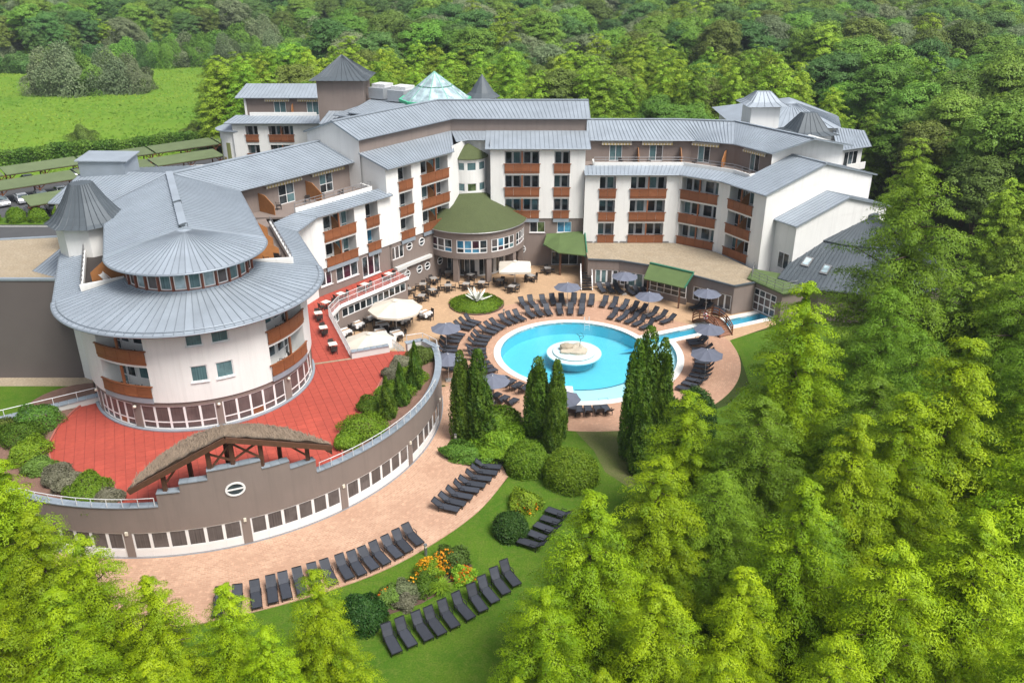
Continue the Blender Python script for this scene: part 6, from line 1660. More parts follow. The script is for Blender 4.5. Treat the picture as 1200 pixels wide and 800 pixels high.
# ================================================================ PLANTS
def leaf_mesh(name, C, A, L, W, tint, mat, nrm=None, nj=.5):
    """one pointed quad per leaf, its face turned roughly along nrm"""
    N = len(C)
    if nrm is None: nv_ = rng.normal(size=(N, 3))
    else: nv_ = nrm / np.maximum(np.linalg.norm(nrm, axis=1, keepdims=True), 1e-6) + rng.normal(size=(N, 3)) * nj
    nv_ /= np.maximum(np.linalg.norm(nv_, axis=1, keepdims=True), 1e-6)
    A = A - nv_ * np.sum(A * nv_, axis=1, keepdims=True)
    A = A / np.maximum(np.linalg.norm(A, axis=1, keepdims=True), 1e-6)
    B = np.cross(A, nv_); B /= np.maximum(np.linalg.norm(B, axis=1, keepdims=True), 1e-6)
    V = np.empty((N, 4, 3)); h = (A * L[:, None]) / 2; s = (B * W[:, None]) / 2
    V[:, 0] = C - h; V[:, 1] = C + s + h * 0.15; V[:, 2] = C + h; V[:, 3] = C - s + h * 0.15
    me = bpy.data.meshes.new(name); me.vertices.add(4 * N); me.vertices.foreach_set('co', V.reshape(-1).astype(np.float32))
    me.loops.add(4 * N); me.loops.foreach_set('vertex_index', np.arange(4 * N, dtype=np.int32))
    me.polygons.add(N); me.polygons.foreach_set('loop_start', np.arange(0, 4 * N, 4, dtype=np.int32))
    at = me.attributes.new('tint', 'FLOAT', 'FACE'); at.data.foreach_set('value', np.clip(tint, 0, 1).astype(np.float32))
    me.materials.append(M[mat]); me.update(calc_edges=True)
    return me
def clumps(cen, rad, n, out, flat=0.6, tv=0.25, el=1.0):
    """n leaves in each clump: centres, axes, tint"""
    K = len(cen); d = rng.normal(size=(K, n, 3)); d /= np.linalg.norm(d, axis=2, keepdims=True)
    d[:, :, 2] = np.where(d[:, :, 2] < -.15, -d[:, :, 2], d[:, :, 2])        # foliage sits on the upper side of each spray
    r = 0.5 + 0.5 * rng.random((K, n, 1)) ** 0.6
    off = d * r * rad[:, None, None] * np.array([1, 1, flat])
    if el != 1.0:      # sprays stretched along their branch, tips hanging
        oh = out * np.array([1, 1, 0]); oh = oh / np.maximum(np.linalg.norm(oh, axis=1, keepdims=True), 1e-6)
        pr_ = np.sum(off * oh[:, None, :], axis=2, keepdims=True)
        off = off * np.array([.8, .8, 1]) + oh[:, None, :] * pr_ * (el - .8)
        off[:, :, 2] -= .38 * np.maximum(pr_[:, :, 0], 0)
    P = cen[:, None, :] + off
    A = d * 0.6 + out[:, None, :] * 0.55 + rng.normal(size=(K, n, 3)) * 0.45
    t = np.clip(rng.random((K, 1)) * 0.6 + rng.normal(size=(K, n)) * tv * 0.35 + 0.2, 0, 1)
    Nn = d * 0.9 + out[:, None, :] * 0.35 + np.array([0, 0, .35])
    return P.reshape(-1, 3), A.reshape(-1, 3), t.reshape(-1), Nn.reshape(-1, 3)

def trunk_mesh(name, H, r0, limbs, mat, lean=0.0):
    mb = MB(); k = 7
    pts = [(0.12 * H * 0.02 * math.sin(i * 1.3), 0.1 * H * 0.02 * math.cos(i * 1.7), H * 0.96 * i / (k - 1)) for i in range(k)]
    mb.tube(pts, [r0 * (1 - 0.93 * i / (k - 1)) for i in range(k)], 7)
    for a, b, r in limbs: mb.tube([a, lerp(a, b, .5), b], [r, r * .6, r * .2], 5)
    me = bpy.data.meshes.new(name); me.from_pydata(mb.v, [], mb.f); me.materials.append(M[mat])
    me.polygons.foreach_set('use_smooth', [True] * len(me.polygons)); return me

def conifer(name, H, Rm, nc, nl, leaf, mat, power=0.8, droop=0.25, bot=0.06, clump=(0.5, 0.8), seed=0, shaggy=0.3, bark='bark', trunk=True, tintbias=0.0, el=1.0, slim=.42):
    """feathery conical tree: tiers of drooping sprays on real branches"""
    global rng
    keep = rng; rng = np.random.default_rng(900 + seed)
    nb = int(nc * .5); cen = []; out = []; limbs = []; rad = []; mc = (clump[0] + clump[1]) / 2
    az = rng.uniform(0, 6.28, 7)
    for i in range(nb):
        h = bot + (1 - bot) * (1 - (1 - (i + 0.5) / nb) ** 0.66)
        h = min(0.985, h + rng.normal(0, 0.012)); a = i * 2.39996 + rng.normal(0, .25)
        lob = 1 + shaggy * (0.5 * math.sin(3 * a + az[0] + 7 * h) + 0.4 * math.sin(5 * a + az[1] - 9 * h) + 0.3 * math.sin(13 * h + az[2] + a))
        Lb = (Rm * (1 - h) ** power * (0.55 + 0.45 * min(1, (h - bot + 0.1) / 0.22)) + 0.15) * lob * rng.uniform(.84, 1.1)
        z0 = H * h; dirv = np.array([math.cos(a), math.sin(a), 0.0])
        tip = dirv * Lb + np.array([0, 0, z0 + Lb * rng.uniform(-.05, .2)])
        if i % 2 == 0 and Lb > 0.8: limbs.append(((0, 0, max(0.1, z0 - Lb * 0.15)), tuple(tip * np.array([.85, .85, 1])), 0.04 + 0.012 * Lb))
        ns = max(1, int(round(Lb / (mc * 1.75))))
        for k in range(ns):
            t = 1 - k / ns * .95 - rng.uniform(0, .12)
            p = np.array([0, 0, z0 - Lb * .05]) * (1 - t) + tip * t
            side = np.array([-math.sin(a), math.cos(a), 0]) * rng.normal(0, .22) * Lb * (1.1 - t)
            cen.append(p + side + np.array([0, 0, -droop * rng.random() * .8])); out.append(dirv * 0.8 + np.array([0, 0, -droop + 0.35 * h]))
            rad.append(rng.uniform(*clump) * (0.6 + 0.4 * min(1, Lb / (mc * 2.2))))
    for k in range(int(nc * .10)):          # short sprays close round the leader
        h = 1 - .75 * rng.random() ** 1.3; a = rng.uniform(0, 6.28); q = .25 + .35 * (1 - h)
        cen.append(np.array([math.cos(a) * q, math.sin(a) * q, H * h * .985])); out.append(np.array([math.cos(a) * .5, math.sin(a) * .5, .6])); rad.append(rng.uniform(*clump) * (.5 + .3 * (1 - h)))
    cen = np.array(cen); out = np.array(out); rad = np.array(rad)
    P, A, t, nr_ = clumps(cen, rad, nl, out, 0.62, el=el)
    N = len(P); me = leaf_mesh(name + '_crown', P, A, leaf * rng.uniform(.7, 1.3, N), leaf * slim * rng.uniform(.7, 1.3, N), t + tintbias, mat, nr_, .22)
    tm = trunk_mesh(name + '_trunk', H * .93, 0.017 * H + .03, limbs, bark) if trunk else None
    rng = keep
    return me, tm

def broadleaf(name, H, Rm, nlobe, nc, nl, leaf, mat, seed=0, base=0.18, bark='bark', flat=0.8, clump=(.6, 1.05)):
    """spreading crown built from uneven lobes on forked limbs"""
    global rng
    keep = rng; rng = np.random.default_rng(500 + seed)
    hc_ = H * (base + (1 - base) * .5); vz = H * (1 - base) * .5; lobes = []; limbs = []
    for i in range(nlobe):
        u = (i + .5) / nlobe; ph = math.acos(1 - 1.75 * u); a = i * 2.39996 + rng.normal(0, .3)
        f = rng.uniform(.42, .62); lr = Rm * rng.uniform(.36, .54)
        c = np.array([Rm * f * math.sin(ph) * math.cos(a), Rm * f * math.sin(ph) * math.sin(a), hc_ + vz * f * 1.05 * math.cos(ph)])
        lobes.append((c, lr)); limbs.append(((0, 0, H * base * rng.uniform(.6, 1.6)), tuple(c), .07 + .01 * H))
    lobes.append((np.array([0, 0, hc_ + vz * .5]), Rm * .5))
    cen = []; out = []; rad = []
    for i in range(nc):
        c, lr = lobes[i % len(lobes)]; d = rng.normal(size=3); d /= np.linalg.norm(d)
        if d[2] < -.35: d[2] = abs(d[2])
        p = c + d * lr * np.array([1, 1, flat]) * (.72 + .28 * rng.random()) * (1 + 0.08 * rng.normal())
        cen.append(p); out.append(d); rad.append(rng.uniform(*clump) * (.6 + .4 * lr / (Rm * .4)))
    P, A, t, nr_ = clumps(np.array(cen), np.array(rad), nl, np.array(out), .7)
    k = P[:, 2] > .25; P, A, t, nr_ = P[k], A[k], t[k], nr_[k]
    N = len(P); me = leaf_mesh(name + '_crown', P, A, leaf * rng.uniform(.7, 1.35, N), leaf * .6 * rng.uniform(.7, 1.3, N), t, mat, nr_, .22)
    tm = trunk_mesh(name + '_trunk', H * .8, .022 * H + .05, limbs, bark)
    rng = keep
    return me, tm

def mound(name, rx, ry, rz_, n, leaf, mat, seed=0, rough=.10, spiky=.5, core=True):
    """dense shrub: leaves through a thick shell over an uneven dome; base at z = 0"""
    global rng
    keep = rng; rng = np.random.default_rng(1300 + seed)
    d = rng.normal(size=(n, 3)); d /= np.linalg.norm(d, axis=1, keepdims=True); d[:, 2] = np.where(d[:, 2] < -.25, -d[:, 2], d[:, 2])
    ph = rng.uniform(0, 6.28, 6)
    k = 1 + rough * (np.sin(5 * d[:, 0] + ph[0]) + np.sin(6 * d[:, 1] + ph[1]) + np.sin(7 * d[:, 2] + 4 * d[:, 0] + ph[2])) / 1.5 + rng.normal(0, .035, n)
    k *= 1 - .22 * rng.random(n) ** 2
    P = d * k[:, None] * np.array([rx, ry, rz_]); P[:, 2] += rz_ * .25; P[:, 2] = np.maximum(P[:, 2], .03)
    A = d * spiky + rng.normal(size=(n, 3)) * .5 + np.array([0, 0, .25])
    cell = np.sin(9 * d[:, 0] + ph[3]) * np.sin(9 * d[:, 1] + ph[4]) * np.sin(9 * d[:, 2] + ph[5])
    t = .45 + .3 * cell + rng.normal(0, .2, n)
    me = leaf_mesh(name, P, A, leaf * rng.uniform(.7, 1.3, n), leaf * .5 * rng.uniform(.7, 1.3, n), t, mat, d + np.array([0, 0, .15]), .5)
    rng = keep
    return me

def column_mesh(name, H, Rm, n, leaf, mat, seed=0, spires=5, tip=.33):
    global rng
    keep = rng; rng = np.random.default_rng(1700 + seed)
    sp = []
    for i in range(spires):
        a = i * 2.4 + seed; r = 0 if i == 0 else Rm * rng.uniform(.30, .58); sp.append((r * math.cos(a), r * math.sin(a), H * (1 if i == 0 else rng.uniform(.62, .96)), Rm * (.60 if i == 0 else rng.uniform(.36, .55))))
    which = rng.integers(0, spires, n); S = np.array(sp)[which]
    h = rng.random(n) ** .85; a = rng.uniform(0, 6.283, n)
    prof = np.minimum(1, (1 - h) ** tip * 1.2) * np.minimum(1, .75 + h * 1.2)
    bump = 1 + .17 * np.sin(4 * a + which) * np.sin(H * 2.2 * h + which) + .1 * np.sin(7 * a - 3 * which + H * 3.1 * h) + rng.normal(0, .07, n)
    r = S[:, 3] * prof * bump * (1 - .25 * rng.random(n) ** 2)
    P = np.stack([S[:, 0] * (1 - .25 * h) + r * np.cos(a), S[:, 1] * (1 - .25 * h) + r * np.sin(a), .08 + h * S[:, 2]], 1)
    A = np.stack([np.cos(a) * .45, np.sin(a) * .45, np.full(n, .95)], 1) + rng.normal(size=(n, 3)) * .3
    t = .45 + .35 * np.sin(11 * h + 3 * a + which) + rng.normal(0, .2, n)
    me = leaf_mesh(name, P, A, leaf * rng.uniform(.7, 1.3, n), leaf * .42 * rng.uniform(.7, 1.3, n), t, mat, np.stack([np.cos(a), np.sin(a), np.full(n, .25)], 1) + .45 * np.stack([np.sin(9 * h + 5 * a + which), np.cos(8 * h - 4 * a), np.sin(13 * h + which)], 1), .4)
    tm = trunk_mesh(name + '_trunk', H * .85, .12, [], 'bark')
    rng = keep
    return me, tm

def tree_tmpl(name, meshes):
    o = empty(name, (0, 0, 0)); c, t = meshes
    for nm, me in (('crown', c), ('trunk', t)):
        if me is None: continue
        q = bpy.data.objects.new(nm, me); COL.objects.link(q); q.parent = o
    return Placer(o)
def rr_(a, b): return random.uniform(a, b)

# ---------------------------------------------------------------- near lime-green grove
NEAR = [tree_tmpl('swamp_cypress', conifer('near%d' % i, 15.0, 4.0, 330, 290, .17, 'leaf_lime', power=pw, seed=i, shaggy=sh, clump=(.5, .85), droop=.3, el=1.55, slim=.3)) for i, (pw, sh) in enumerate(((.74, .3), (.86, .36), (.66, .26)))]
def near(x, y, H, k, label, group, rs=1.1):
    s = H / 15.0; NEAR[k % 3]((x, y, 0), rr_(0, 6.28), label, 'tree', group, (s * rs, s * rs, s))
gl_ = 'lime green trees in front of the curved path'
for i, (x, y, H) in enumerate(((-26.2, 36.6, 13.3), (-23.2, 33.6, 12.4), (-20.3, 32.4, 11.8), (-16.8, 31.0, 10.6), (-13.6, 31.6, 9.6), (-9.8, 33.4, 9), (-11.2, 29.5, 9), (-19.7, 28.6, 12), (-6.7, 28.0, 8), (-15.1, 26.6, 10), (-23.5, 29.0, 13), (-30.0, 39.8, 12.2))):
    near(x, y, H, i, 'feathery lime green conical tree standing below the curved terrace wall', gl_, .95)
gr_ = 'lime green trees on the garden side'
for i, (x, y, H, rs) in enumerate(((3.9, 34.0, 13.2, 1.1), (1.5, 30.3, 10.5, 1.05), (6.7, 30.0, 11, 1.1), (14.1, 33.8, 14, 1.0), (17.2, 30.3, 13, 1.1), (21.2, 31.3, 14, 1.1), (18.0, 38.2, 15, .95), (21.6, 40.6, 15, .95), (25.8, 43.4, 17, 1.05), (30.2, 41.8, 17, 1.05), (8.2, 39.6, 11.5, 1.15),
        (10.8, 31.2, 11, 1.0), (3.9, 26.9, 9, 1.0), (8.9, 26.8, 10, 1.0), (25.2, 34.6, 16, 1.0), (21.6, 26.2, 13, 1.0), (13.6, 26.8, 11, 1.0), (0.2, 27.4, 8, 1.0))):
    near(x, y, H, i + 1, 'feathery lime green conical tree in the grove right of the lawn', gr_, rs)
near(19.2, 51.6, 17.2, 0, 'tallest lime green conical tree, rising in front of the footbridge lawn and annex corner', None, 1.0)
near(11.4, 48.2, 11, 2, 'smaller lime green conical tree directly behind the clipped dark yews', None, 1.15)

# ---------------------------------------------------------------- big darker trees on the right
BIG = [tree_tmpl('bald_cypress', conifer('big%d' % i, 20.0, 5.7, 470, 230, .21, 'leaf_big', power=.58, seed=20 + i, shaggy=.4, clump=(.75, 1.2), droop=.6, el=1.6, slim=.32)) for i in range(2)]
for i, (x, y, H, rs) in enumerate(((31.6, 64.6, 22, 1.0), (27.6, 57.6, 14.5, 1.0), (37.5, 58, 16, 1), (34.5, 50, 15, 1.0), (43, 57, 17, 1.1), (27.0, 51.0, 14, .95))):
    s = H / 20; BIG[i % 2]((x, y, 0), rr_(0, 6), 'tall mid green cypress with drooping boughs beside the slate pavilion', 'tree', 'tall cypresses by the slate pavilion', (s * rs, s * rs, s))

for i, (x, y, H) in enumerate(((15.4, 45.8, 12.0), (12.0, 40.6, 10.0), (22.5, 46.5, 13.0), (16.0, 36.0, 10.5))):
    s = H / 20; BIG[i % 2]((x, y, 0), rr_(0, 6), 'darker green drooping cypress standing between the lime green trees of the grove', 'tree', 'darker trees inside the grove', (s * 1.15, s * 1.15, s))

# ---------------------------------------------------------------- forest templates
FT = {
 'cone_a': ('cone_tree', conifer('fcone_a', 15, 4.1, 330, 90, .27, 'leaf_mid', power=.55, seed=40, clump=(.55, .9), shaggy=.25, el=1.4)),
 'cone_b': ('cone_tree', conifer('fcone_b', 15, 3.8, 330, 90, .27, 'leaf_mid', power=.48, seed=41, clump=(.55, .9), shaggy=.28, el=1.4)),
 'round_a': ('broadleaf_tree', broadleaf('fround_a', 15, 4.9, 15, 420, 84, .27, 'leaf_green', seed=1)),
 'round_b': ('broadleaf_tree', broadleaf('fround_b', 15, 4.6, 12, 420, 84, .27, 'leaf_olive', seed=2)),
 'dark_a': ('dark_tree', broadleaf('fdark_a', 15, 4.9, 16, 420, 84, .27, 'leaf_dark', seed=3)),
 'grey_a': ('willow_tree', broadleaf('fgrey_a', 14, 5.0, 15, 420, 84, .26, 'leaf_grey', seed=4, bark='bark_pale')),
}
FP = {k: tree_tmpl(n, ms) for k, (n, ms) in FT.items()}
hotel_zone = [(-78, 60), (-47, 60), (-47, 50), (-30, 43), (-20, 30), (32, 30), (33, 62), (46, 76), (52, 88), (56, 112), (54, 134), (22, 137), (0, 139), (-24, 140), (-26, 151), (-46, 151), (-47, 168), (-61, 170), (-100, 150), (-140, 138), (-140, 60)]
spots = []
random.seed(21)
Y = 56.0
while Y < 720:
    st_ = 7.4 if Y < 210 else (8.2 if Y < 300 else (9.5 if Y < 420 else 12.5))
    hw_ = 0.66 * Y + 22; X = -hw_
    while X < hw_:
        x, y = X + rr_(-.42, .42) * st_, Y + rr_(-.42, .42) * st_
        X += st_
        if inside(x, y, hotel_zone) or inside(x, y, mead): continue
        if y < 140 and x < 30: continue
        if x < -62 and y < 282: continue
        spots.append((x, y))
    Y += st_ * .92
spots += [(-60, 178), (-56, 172.5), (-51.5, 169.5), (-57, 184), (-50, 177), (-63, 186), (-53, 190)]
spots.sort(key=lambda p: math.hypot(p[0], p[1]))
far_pts = {k: [] for k in FT}
LBL = {'cone_a': ('fresh green conical tree in the dense belt behind the hotel', 'conical trees behind the hotel'),
       'cone_b': ('fresh green conical tree in the dense belt behind the hotel', 'conical trees behind the hotel'),
       'round_a': ('rounded mid green tree in the wood right of the hotel', 'rounded trees right of the hotel'),
       'round_b': ('rounded olive green tree in the wood around the hotel', 'olive trees around the hotel'),
       'dark_a': ('dark green spreading tree in the wood around the hotel', 'dark trees around the hotel'),
       'grey_a': ('grey green willow like tree in the wood around the hotel', 'grey green trees around the hotel')}
n_ind = 0
for x, y in spots:
    r = random.random(); zone = 'belt' if (y < 205 and -62 < x < 62) else ('right' if (x > 40 and y < 190) else 'far')
    if zone == 'belt': k = 'cone_a' if r < .46 else ('cone_b' if r < .9 else ('round_b' if r < .96 else 'round_a'))
    elif zone == 'right': k = 'round_a' if r < .55 else ('cone_a' if r < .65 else ('dark_a' if r < .85 else ('grey_a' if r < .91 else 'round_b')))
    else: k = 'round_a' if r < .30 else ('dark_a' if r < .56 else ('grey_a' if r < .74 else ('round_b' if r < .9 else 'cone_b')))
    H = {'belt': rr_(13.5, 19), 'right': rr_(13, 22), 'far': rr_(12, 23)}[zone]
    if zone == 'belt' and y < 150: H = rr_(11, 15)
    if x < -48 and y < 192: H = rr_(15, 18); k = 'cone_a'
    s = H / 15.0; sx = s * rr_(.88, 1.12) if k[0] == 'c' else s * rr_(.85, 1.05)
    if n_ind < 290:
        FP[k]((x, y, 0), rr_(0, 6.28), LBL[k][0], 'tree', LBL[k][1], (sx, sx, s)); n_ind += 1
    else: far_pts[k].append((x, y, rr_(0, 6.28), sx, s))
# the wood beyond reads as one mass: one object, trees set out by geometry nodes
def far_wood(points):
    keys = list(points); me = bpy.data.meshes.new('far_wood'); allp = [(k, *p) for i, k in enumerate(keys) for p in points[k]]
    me.from_pydata([(p[1], p[2], 0) for p in allp], [], [])
    a = me.attributes.new('kind_index', 'INT', 'POINT'); a.data.foreach_set('value', [keys.index(p[0]) for p in allp])
    a = me.attributes.new('turn', 'FLOAT_VECTOR', 'POINT'); a.data.foreach_set('vector', [c for p in allp for c in (0, 0, p[3])])
    a = me.attributes.new('size', 'FLOAT_VECTOR', 'POINT'); a.data.foreach_set('vector', [c for p in allp for c in (p[4], p[4], p[5])])
    o = bpy.data.objects.new('far_wood', me); COL.objects.link(o)
    g = bpy.data.node_groups.new('wood_scatter', 'GeometryNodeTree')
    g.interface.new_socket('Geometry', in_out='INPUT', socket_type='NodeSocketGeometry'); g.interface.new_socket('Geometry', in_out='OUTPUT', socket_type='NodeSocketGeometry')
    gi, go = g.nodes.new('NodeGroupInput'), g.nodes.new('NodeGroupOutput')
    tc_ = bpy.data.collections.new('wood_kinds')
    join = g.nodes.new('GeometryNodeJoinGeometry')
    for i, k in enumerate(keys):
        ob = bpy.data.objects.new('wood_kind_%s' % k, FT[k][1][0]); tc_.objects.link(ob)
        oi = g.nodes.new('GeometryNodeObjectInfo'); oi.inputs[0].default_value = ob; oi.inputs['As Instance'].default_value = True
        iop = g.nodes.new('GeometryNodeInstanceOnPoints')
        na = g.nodes.new('GeometryNodeInputNamedAttribute'); na.data_type = 'INT'; na.inputs[0].default_value = 'kind_index'
        cmp_ = g.nodes.new('FunctionNodeCompare'); cmp_.data_type = 'INT'; cmp_.operation = 'EQUAL'; cmp_.inputs[3].default_value = i
        g.links.new(na.outputs[0], cmp_.inputs[2]); g.links.new(cmp_.outputs[0], iop.inputs['Selection'])
        nr = g.nodes.new('GeometryNodeInputNamedAttribute'); nr.data_type = 'FLOAT_VECTOR'; nr.inputs[0].default_value = 'turn'
        ns = g.nodes.new('GeometryNodeInputNamedAttribute'); ns.data_type = 'FLOAT_VECTOR'; ns.inputs[0].default_value = 'size'
        g.links.new(gi.outputs[0], iop.inputs['Points']); g.links.new(oi.outputs['Geometry'], iop.inputs['Instance'])
        er = g.nodes.new('FunctionNodeEulerToRotation'); g.links.new(nr.outputs[0], er.inputs[0])
        g.links.new(er.outputs[0], iop.inputs['Rotation']); g.links.new(ns.outputs[0], iop.inputs['Scale'])
        g.links.new(iop.outputs[0], join.inputs[0])
    g.links.new(join.outputs[0], go.inputs[0])
    m = o.modifiers.new('scatter', 'NODES'); m.node_group = g
    return tag(o, 'distant mixed wood closing the view beyond the hotel and meadow', 'wood', kind='stuff')
far_wood(far_pts)

# ---------------------------------------------------------------- columnar cypresses in the garden
CC = [tree_tmpl('column_cypress', column_mesh('col%d' % i, 8.0, 1.3, 17000, .23, 'leaf_cypress', seed=i, spires=sp)) for i, sp in enumerate((8, 7))]
def col(x, y, H, k, rs, label, group=None):
    CC[k]((x, y, 0), rr_(0, 6), label, 'tree', group, (rs, rs, H / 8.0))
col(-4.1, 60.4, 8.0, 0, .85, 'slim columnar cypress beside the terrace wall path'); col(-2.7, 60.2, 8.2, 1, 1.12, 'broader columnar cypress next to the slim one by the path')
col(2.1, 61.3, 7.0, 0, 1.08, 'columnar cypress directly in front of the pool rim corner'); col(3.6, 60.6, 7.1, 1, .85, 'columnar cypress with a twin beside it before the shallow apron'); col(3.3, 58.7, 5.6, 0, .72, 'short slim cypress at the foot of the pair before the pool')
col(10.4, 58.2, 11.0, 1, 1.35, 'tallest dark columnar cypress between pool apron and clipped yews'); col(9.5, 57.7, 10.2, 0, 1.0, 'slim side stem leaning on the tallest columnar cypress'); col(11.5, 57.9, 10.2, 0, 1.05, 'columnar cypress on the lawn side of the tallest one'); col(9.9, 55.6, 6.1, 1, .9, 'short cone shaped cypress in front of the tallest columnar ones')
CK = tree_tmpl('cone_cypress', column_mesh('conecyp', 4.0, 1.0, 8000, .17, 'leaf_cypress', seed=9, spires=2, tip=.75))
for x, y, H, rs, lb in ((-8.0, 62.9, 3.9, .95, 'small conical cypress in the terrace bed nearest the stair'), (-8.9, 60.1, 3.4, .85, 'small conical cypress in the middle of the terrace bed'), (-9.7, 58.0, 3.3, .95, 'small conical cypress in the terrace bed beside the moss cushion')):
    CK((x, y, 3.34), rr_(0, 6), lb, 'tree', 'small cypresses in the terrace bed', (rs * 1.15, rs * 1.15, H / 4 * 1.1))

# ---------------------------------------------------------------- shrubs
def shrub(name, x, y, z, rx, ry, rz_, n, leaf, mat, label, cat='shrub', seed=0, rough=.1, spiky=.5, group=None):
    me = mound(name, rx, ry, rz_, n, leaf, mat, seed, rough, spiky); o = bpy.data.objects.new(name, me); COL.objects.link(o); o.location = (x, y, z); o.rotation_euler = (0, 0, seed * 1.7)
    return tag(o, label, cat, group)
shrub('clipped_bush', 1.15, 56.0, 0, 1.75, 1.75, 1.75, 14000, .17, 'leaf_moss', 'big round clipped green bush next to the paired cypresses', seed=1, rough=.03)
shrub('clipped_bush', 4.45, 54.3, 0, 2.1, 2.1, 2.05, 16000, .17, 'leaf_moss', 'biggest round clipped green bush at the edge of the lawn', seed=2, rough=.03)
shrub('yew_bush', -0.1, 47.9, 0, 1.25, 1.25, 1.25, 9000, .16, 'leaf_yew', 'round dark green yew on the lawn by the path end', seed=3, rough=.05)
shrub('yew_cone', 15.0, 60.6, 0, 1.75, 1.75, 3.5, 14000, .2, 'leaf_yew', 'tall dark egg shaped clipped yew beside the curved loungers', seed=4, rough=.04)
shrub('yew_cone', 12.9, 61.0, 0, 1.6, 1.5, 2.6, 10000, .2, 'leaf_yew', 'lower dark yew between the tall cypresses and the egg shaped yew', seed=5, rough=.08)
shrub('round_shrub', -8.9, 39.4, 0, 1.35, 1.35, 1.35, 9000, .17, 'leaf_yew', 'round dark green shrub at the lower end of the flower bed', seed=6, rough=.12)
shrub('spreading_juniper', -1.6, 61.9, 0, 2.6, 2.0, 1.2, 12000, .24, 'leaf_moss', 'low spreading bright green juniper between the cypresses by the pool', seed=7, rough=.2)
shrub('spreading_juniper', -1.0, 58.6, 0, 2.6, 1.9, 1.1, 12000, .24, 'leaf_moss', 'low spreading green juniper behind the clipped bushes', seed=8, rough=.2)
shrub('spreading_juniper', -3.7, 57.6, 0, 2.0, 1.2, .75, 8000, .2, 'leaf_green', 'low dark green ground cover at the corner of the brick path', seed=9, rough=.2)
# shrubs on the terrace: left bed
for i, (x, y, rx, ry, h, mt, lb) in enumerate(((-36.6, 57.2, 2.0, 1.5, 1.1, 'leaf_green', 'broad green shrub touching the pale wall in the left terrace bed'), (-38.9, 55.4, 1.7, 1.2, .9, 'leaf_olive', 'brownish green shrub behind the round ones in the left terrace bed'),
        (-36.6, 54.6, 1.9, 1.4, 1.1, 'leaf_cypress', 'dark green cushion shrub in the middle of the left terrace bed'), (-34.9, 52.6, 1.7, 1.2, 1.0, 'leaf_moss', 'bright green cushion shrub beside the red tiles in the left bed'),
        (-33.2, 50.6, 1.25, .95, .75, 'leaf_olive', 'small yellowish green cushion in the left terrace bed'), (-31.4, 49.6, 1.25, 1.0, .8, 'leaf_heather', 'silvery grey heather cushion next to the yellowish one'),
        (-30.0, 48.5, 1.2, .9, .75, 'leaf_heather', 'silvery grey heather cushion behind the long green mound'), (-28.5, 47.8, 2.1, 1.35, .95, 'leaf_moss', 'long bright green mound behind the left parapet rail'), (-26.9, 47.0, 1.0, .8, .7, 'leaf_heather', 'pale heather cushion at the end of the left bed by the red tiles'))):
    shrub('cushion_shrub', x, y, 3.36, rx, ry, h, 5500, .15, mt, lb, seed=20 + i, rough=.12)
for i, (x, y, rx, ry, h, mt, lb) in enumerate(((-8.2, 68.2, 1.1, 1.4, .95, 'leaf_olive', 'olive shrub at the stair end of the right terrace bed'), (-9.6, 66.9, 1.15, .95, .8, 'leaf_heather', 'grey green feathery shrub in the right terrace bed'), (-10.35, 65.0, .85, .8, .7, 'leaf_heather', 'silvery cushion at the edge of the red tiles in the right bed'),
        (-8.6, 64.6, 1.2, 1.5, .75, 'leaf_moss', 'bright green cushion between the small cypresses'), (-9.6, 61.8, 1.5, 1.7, .7, 'leaf_moss', 'low green carpet shrub beside the middle small cypress'), (-10.9, 59.4, 1.2, 1.5, .75, 'leaf_cypress', 'dark green cushion on the tile side of the right bed'),
        (-11.2, 56.0, 1.9, 1.6, .9, 'leaf_moss', 'large rounded moss green cushion at the end of the right bed'), (-12.2, 54.3, 1.1, 1.0, .7, 'leaf_moss', 'small moss green cushion beside the parapet near the canopy'))):
    shrub('cushion_shrub', x, y, 3.36, rx, ry, h, 5500, .15, mt, lb, seed=40 + i, rough=.12)
# island ground cover
gc_ = mound('ground_cover', 2.85, 2.85, .34, 14000, .2, 'leaf_moss', 60, .05, .3); o = bpy.data.objects.new('ground_cover', gc_); COL.objects.link(o); o.location = (-4.0, 89.2, .12); tag(o, 'low green ground cover filling the round bed', 'ground cover', kind='stuff')
# flower border on the lawn
fbd = [(-9.9, 39.6), (-7.6, 40.0), (-5.6, 41.0), (-3.8, 42.6), (-2.6, 44.6), (-3.6, 45.6), (-5.0, 44.2), (-6.8, 42.6), (-9.4, 41.4)]
sheet('border_soil', [fbd], 0.006, 'soil')
for i, (x, y, rx, h, mt, lb) in enumerate(((-3.9, 44.6, 1.15, .95, 'leaf_olive', 'flowering bush with orange blooms nearest the path bend'), (-5.2, 43.7, .95, .8, 'leaf_moss', 'orange flowering bush behind the ornamental grass'), (-3.1, 43.2, .75, .7, 'leaf_mid', 'small orange flowering bush next to the lawn loungers'),
        (-5.6, 42.4, .9, .8, 'leaf_cypress', 'dark green shrub behind the ornamental grass'), (-6.6, 41.8, .85, .7, 'leaf_grey', 'greyish perennial clump in the flower border'), (-7.6, 41.2, .8, .7, 'leaf_olive', 'low olive perennial clump in the flower border'), (-6.6, 40.9, .7, .55, 'leaf_heather', 'reddish grey clump in the flower border'), (0.9, 51.0, 1.2, .9, 'leaf_mid', 'bright perennial clump behind the round yew'))):
    shrub('border_plant', x, y, 0, rx, rx * .9, h, 3800, .17, mt, lb, seed=70 + i, rough=.2, spiky=.8)
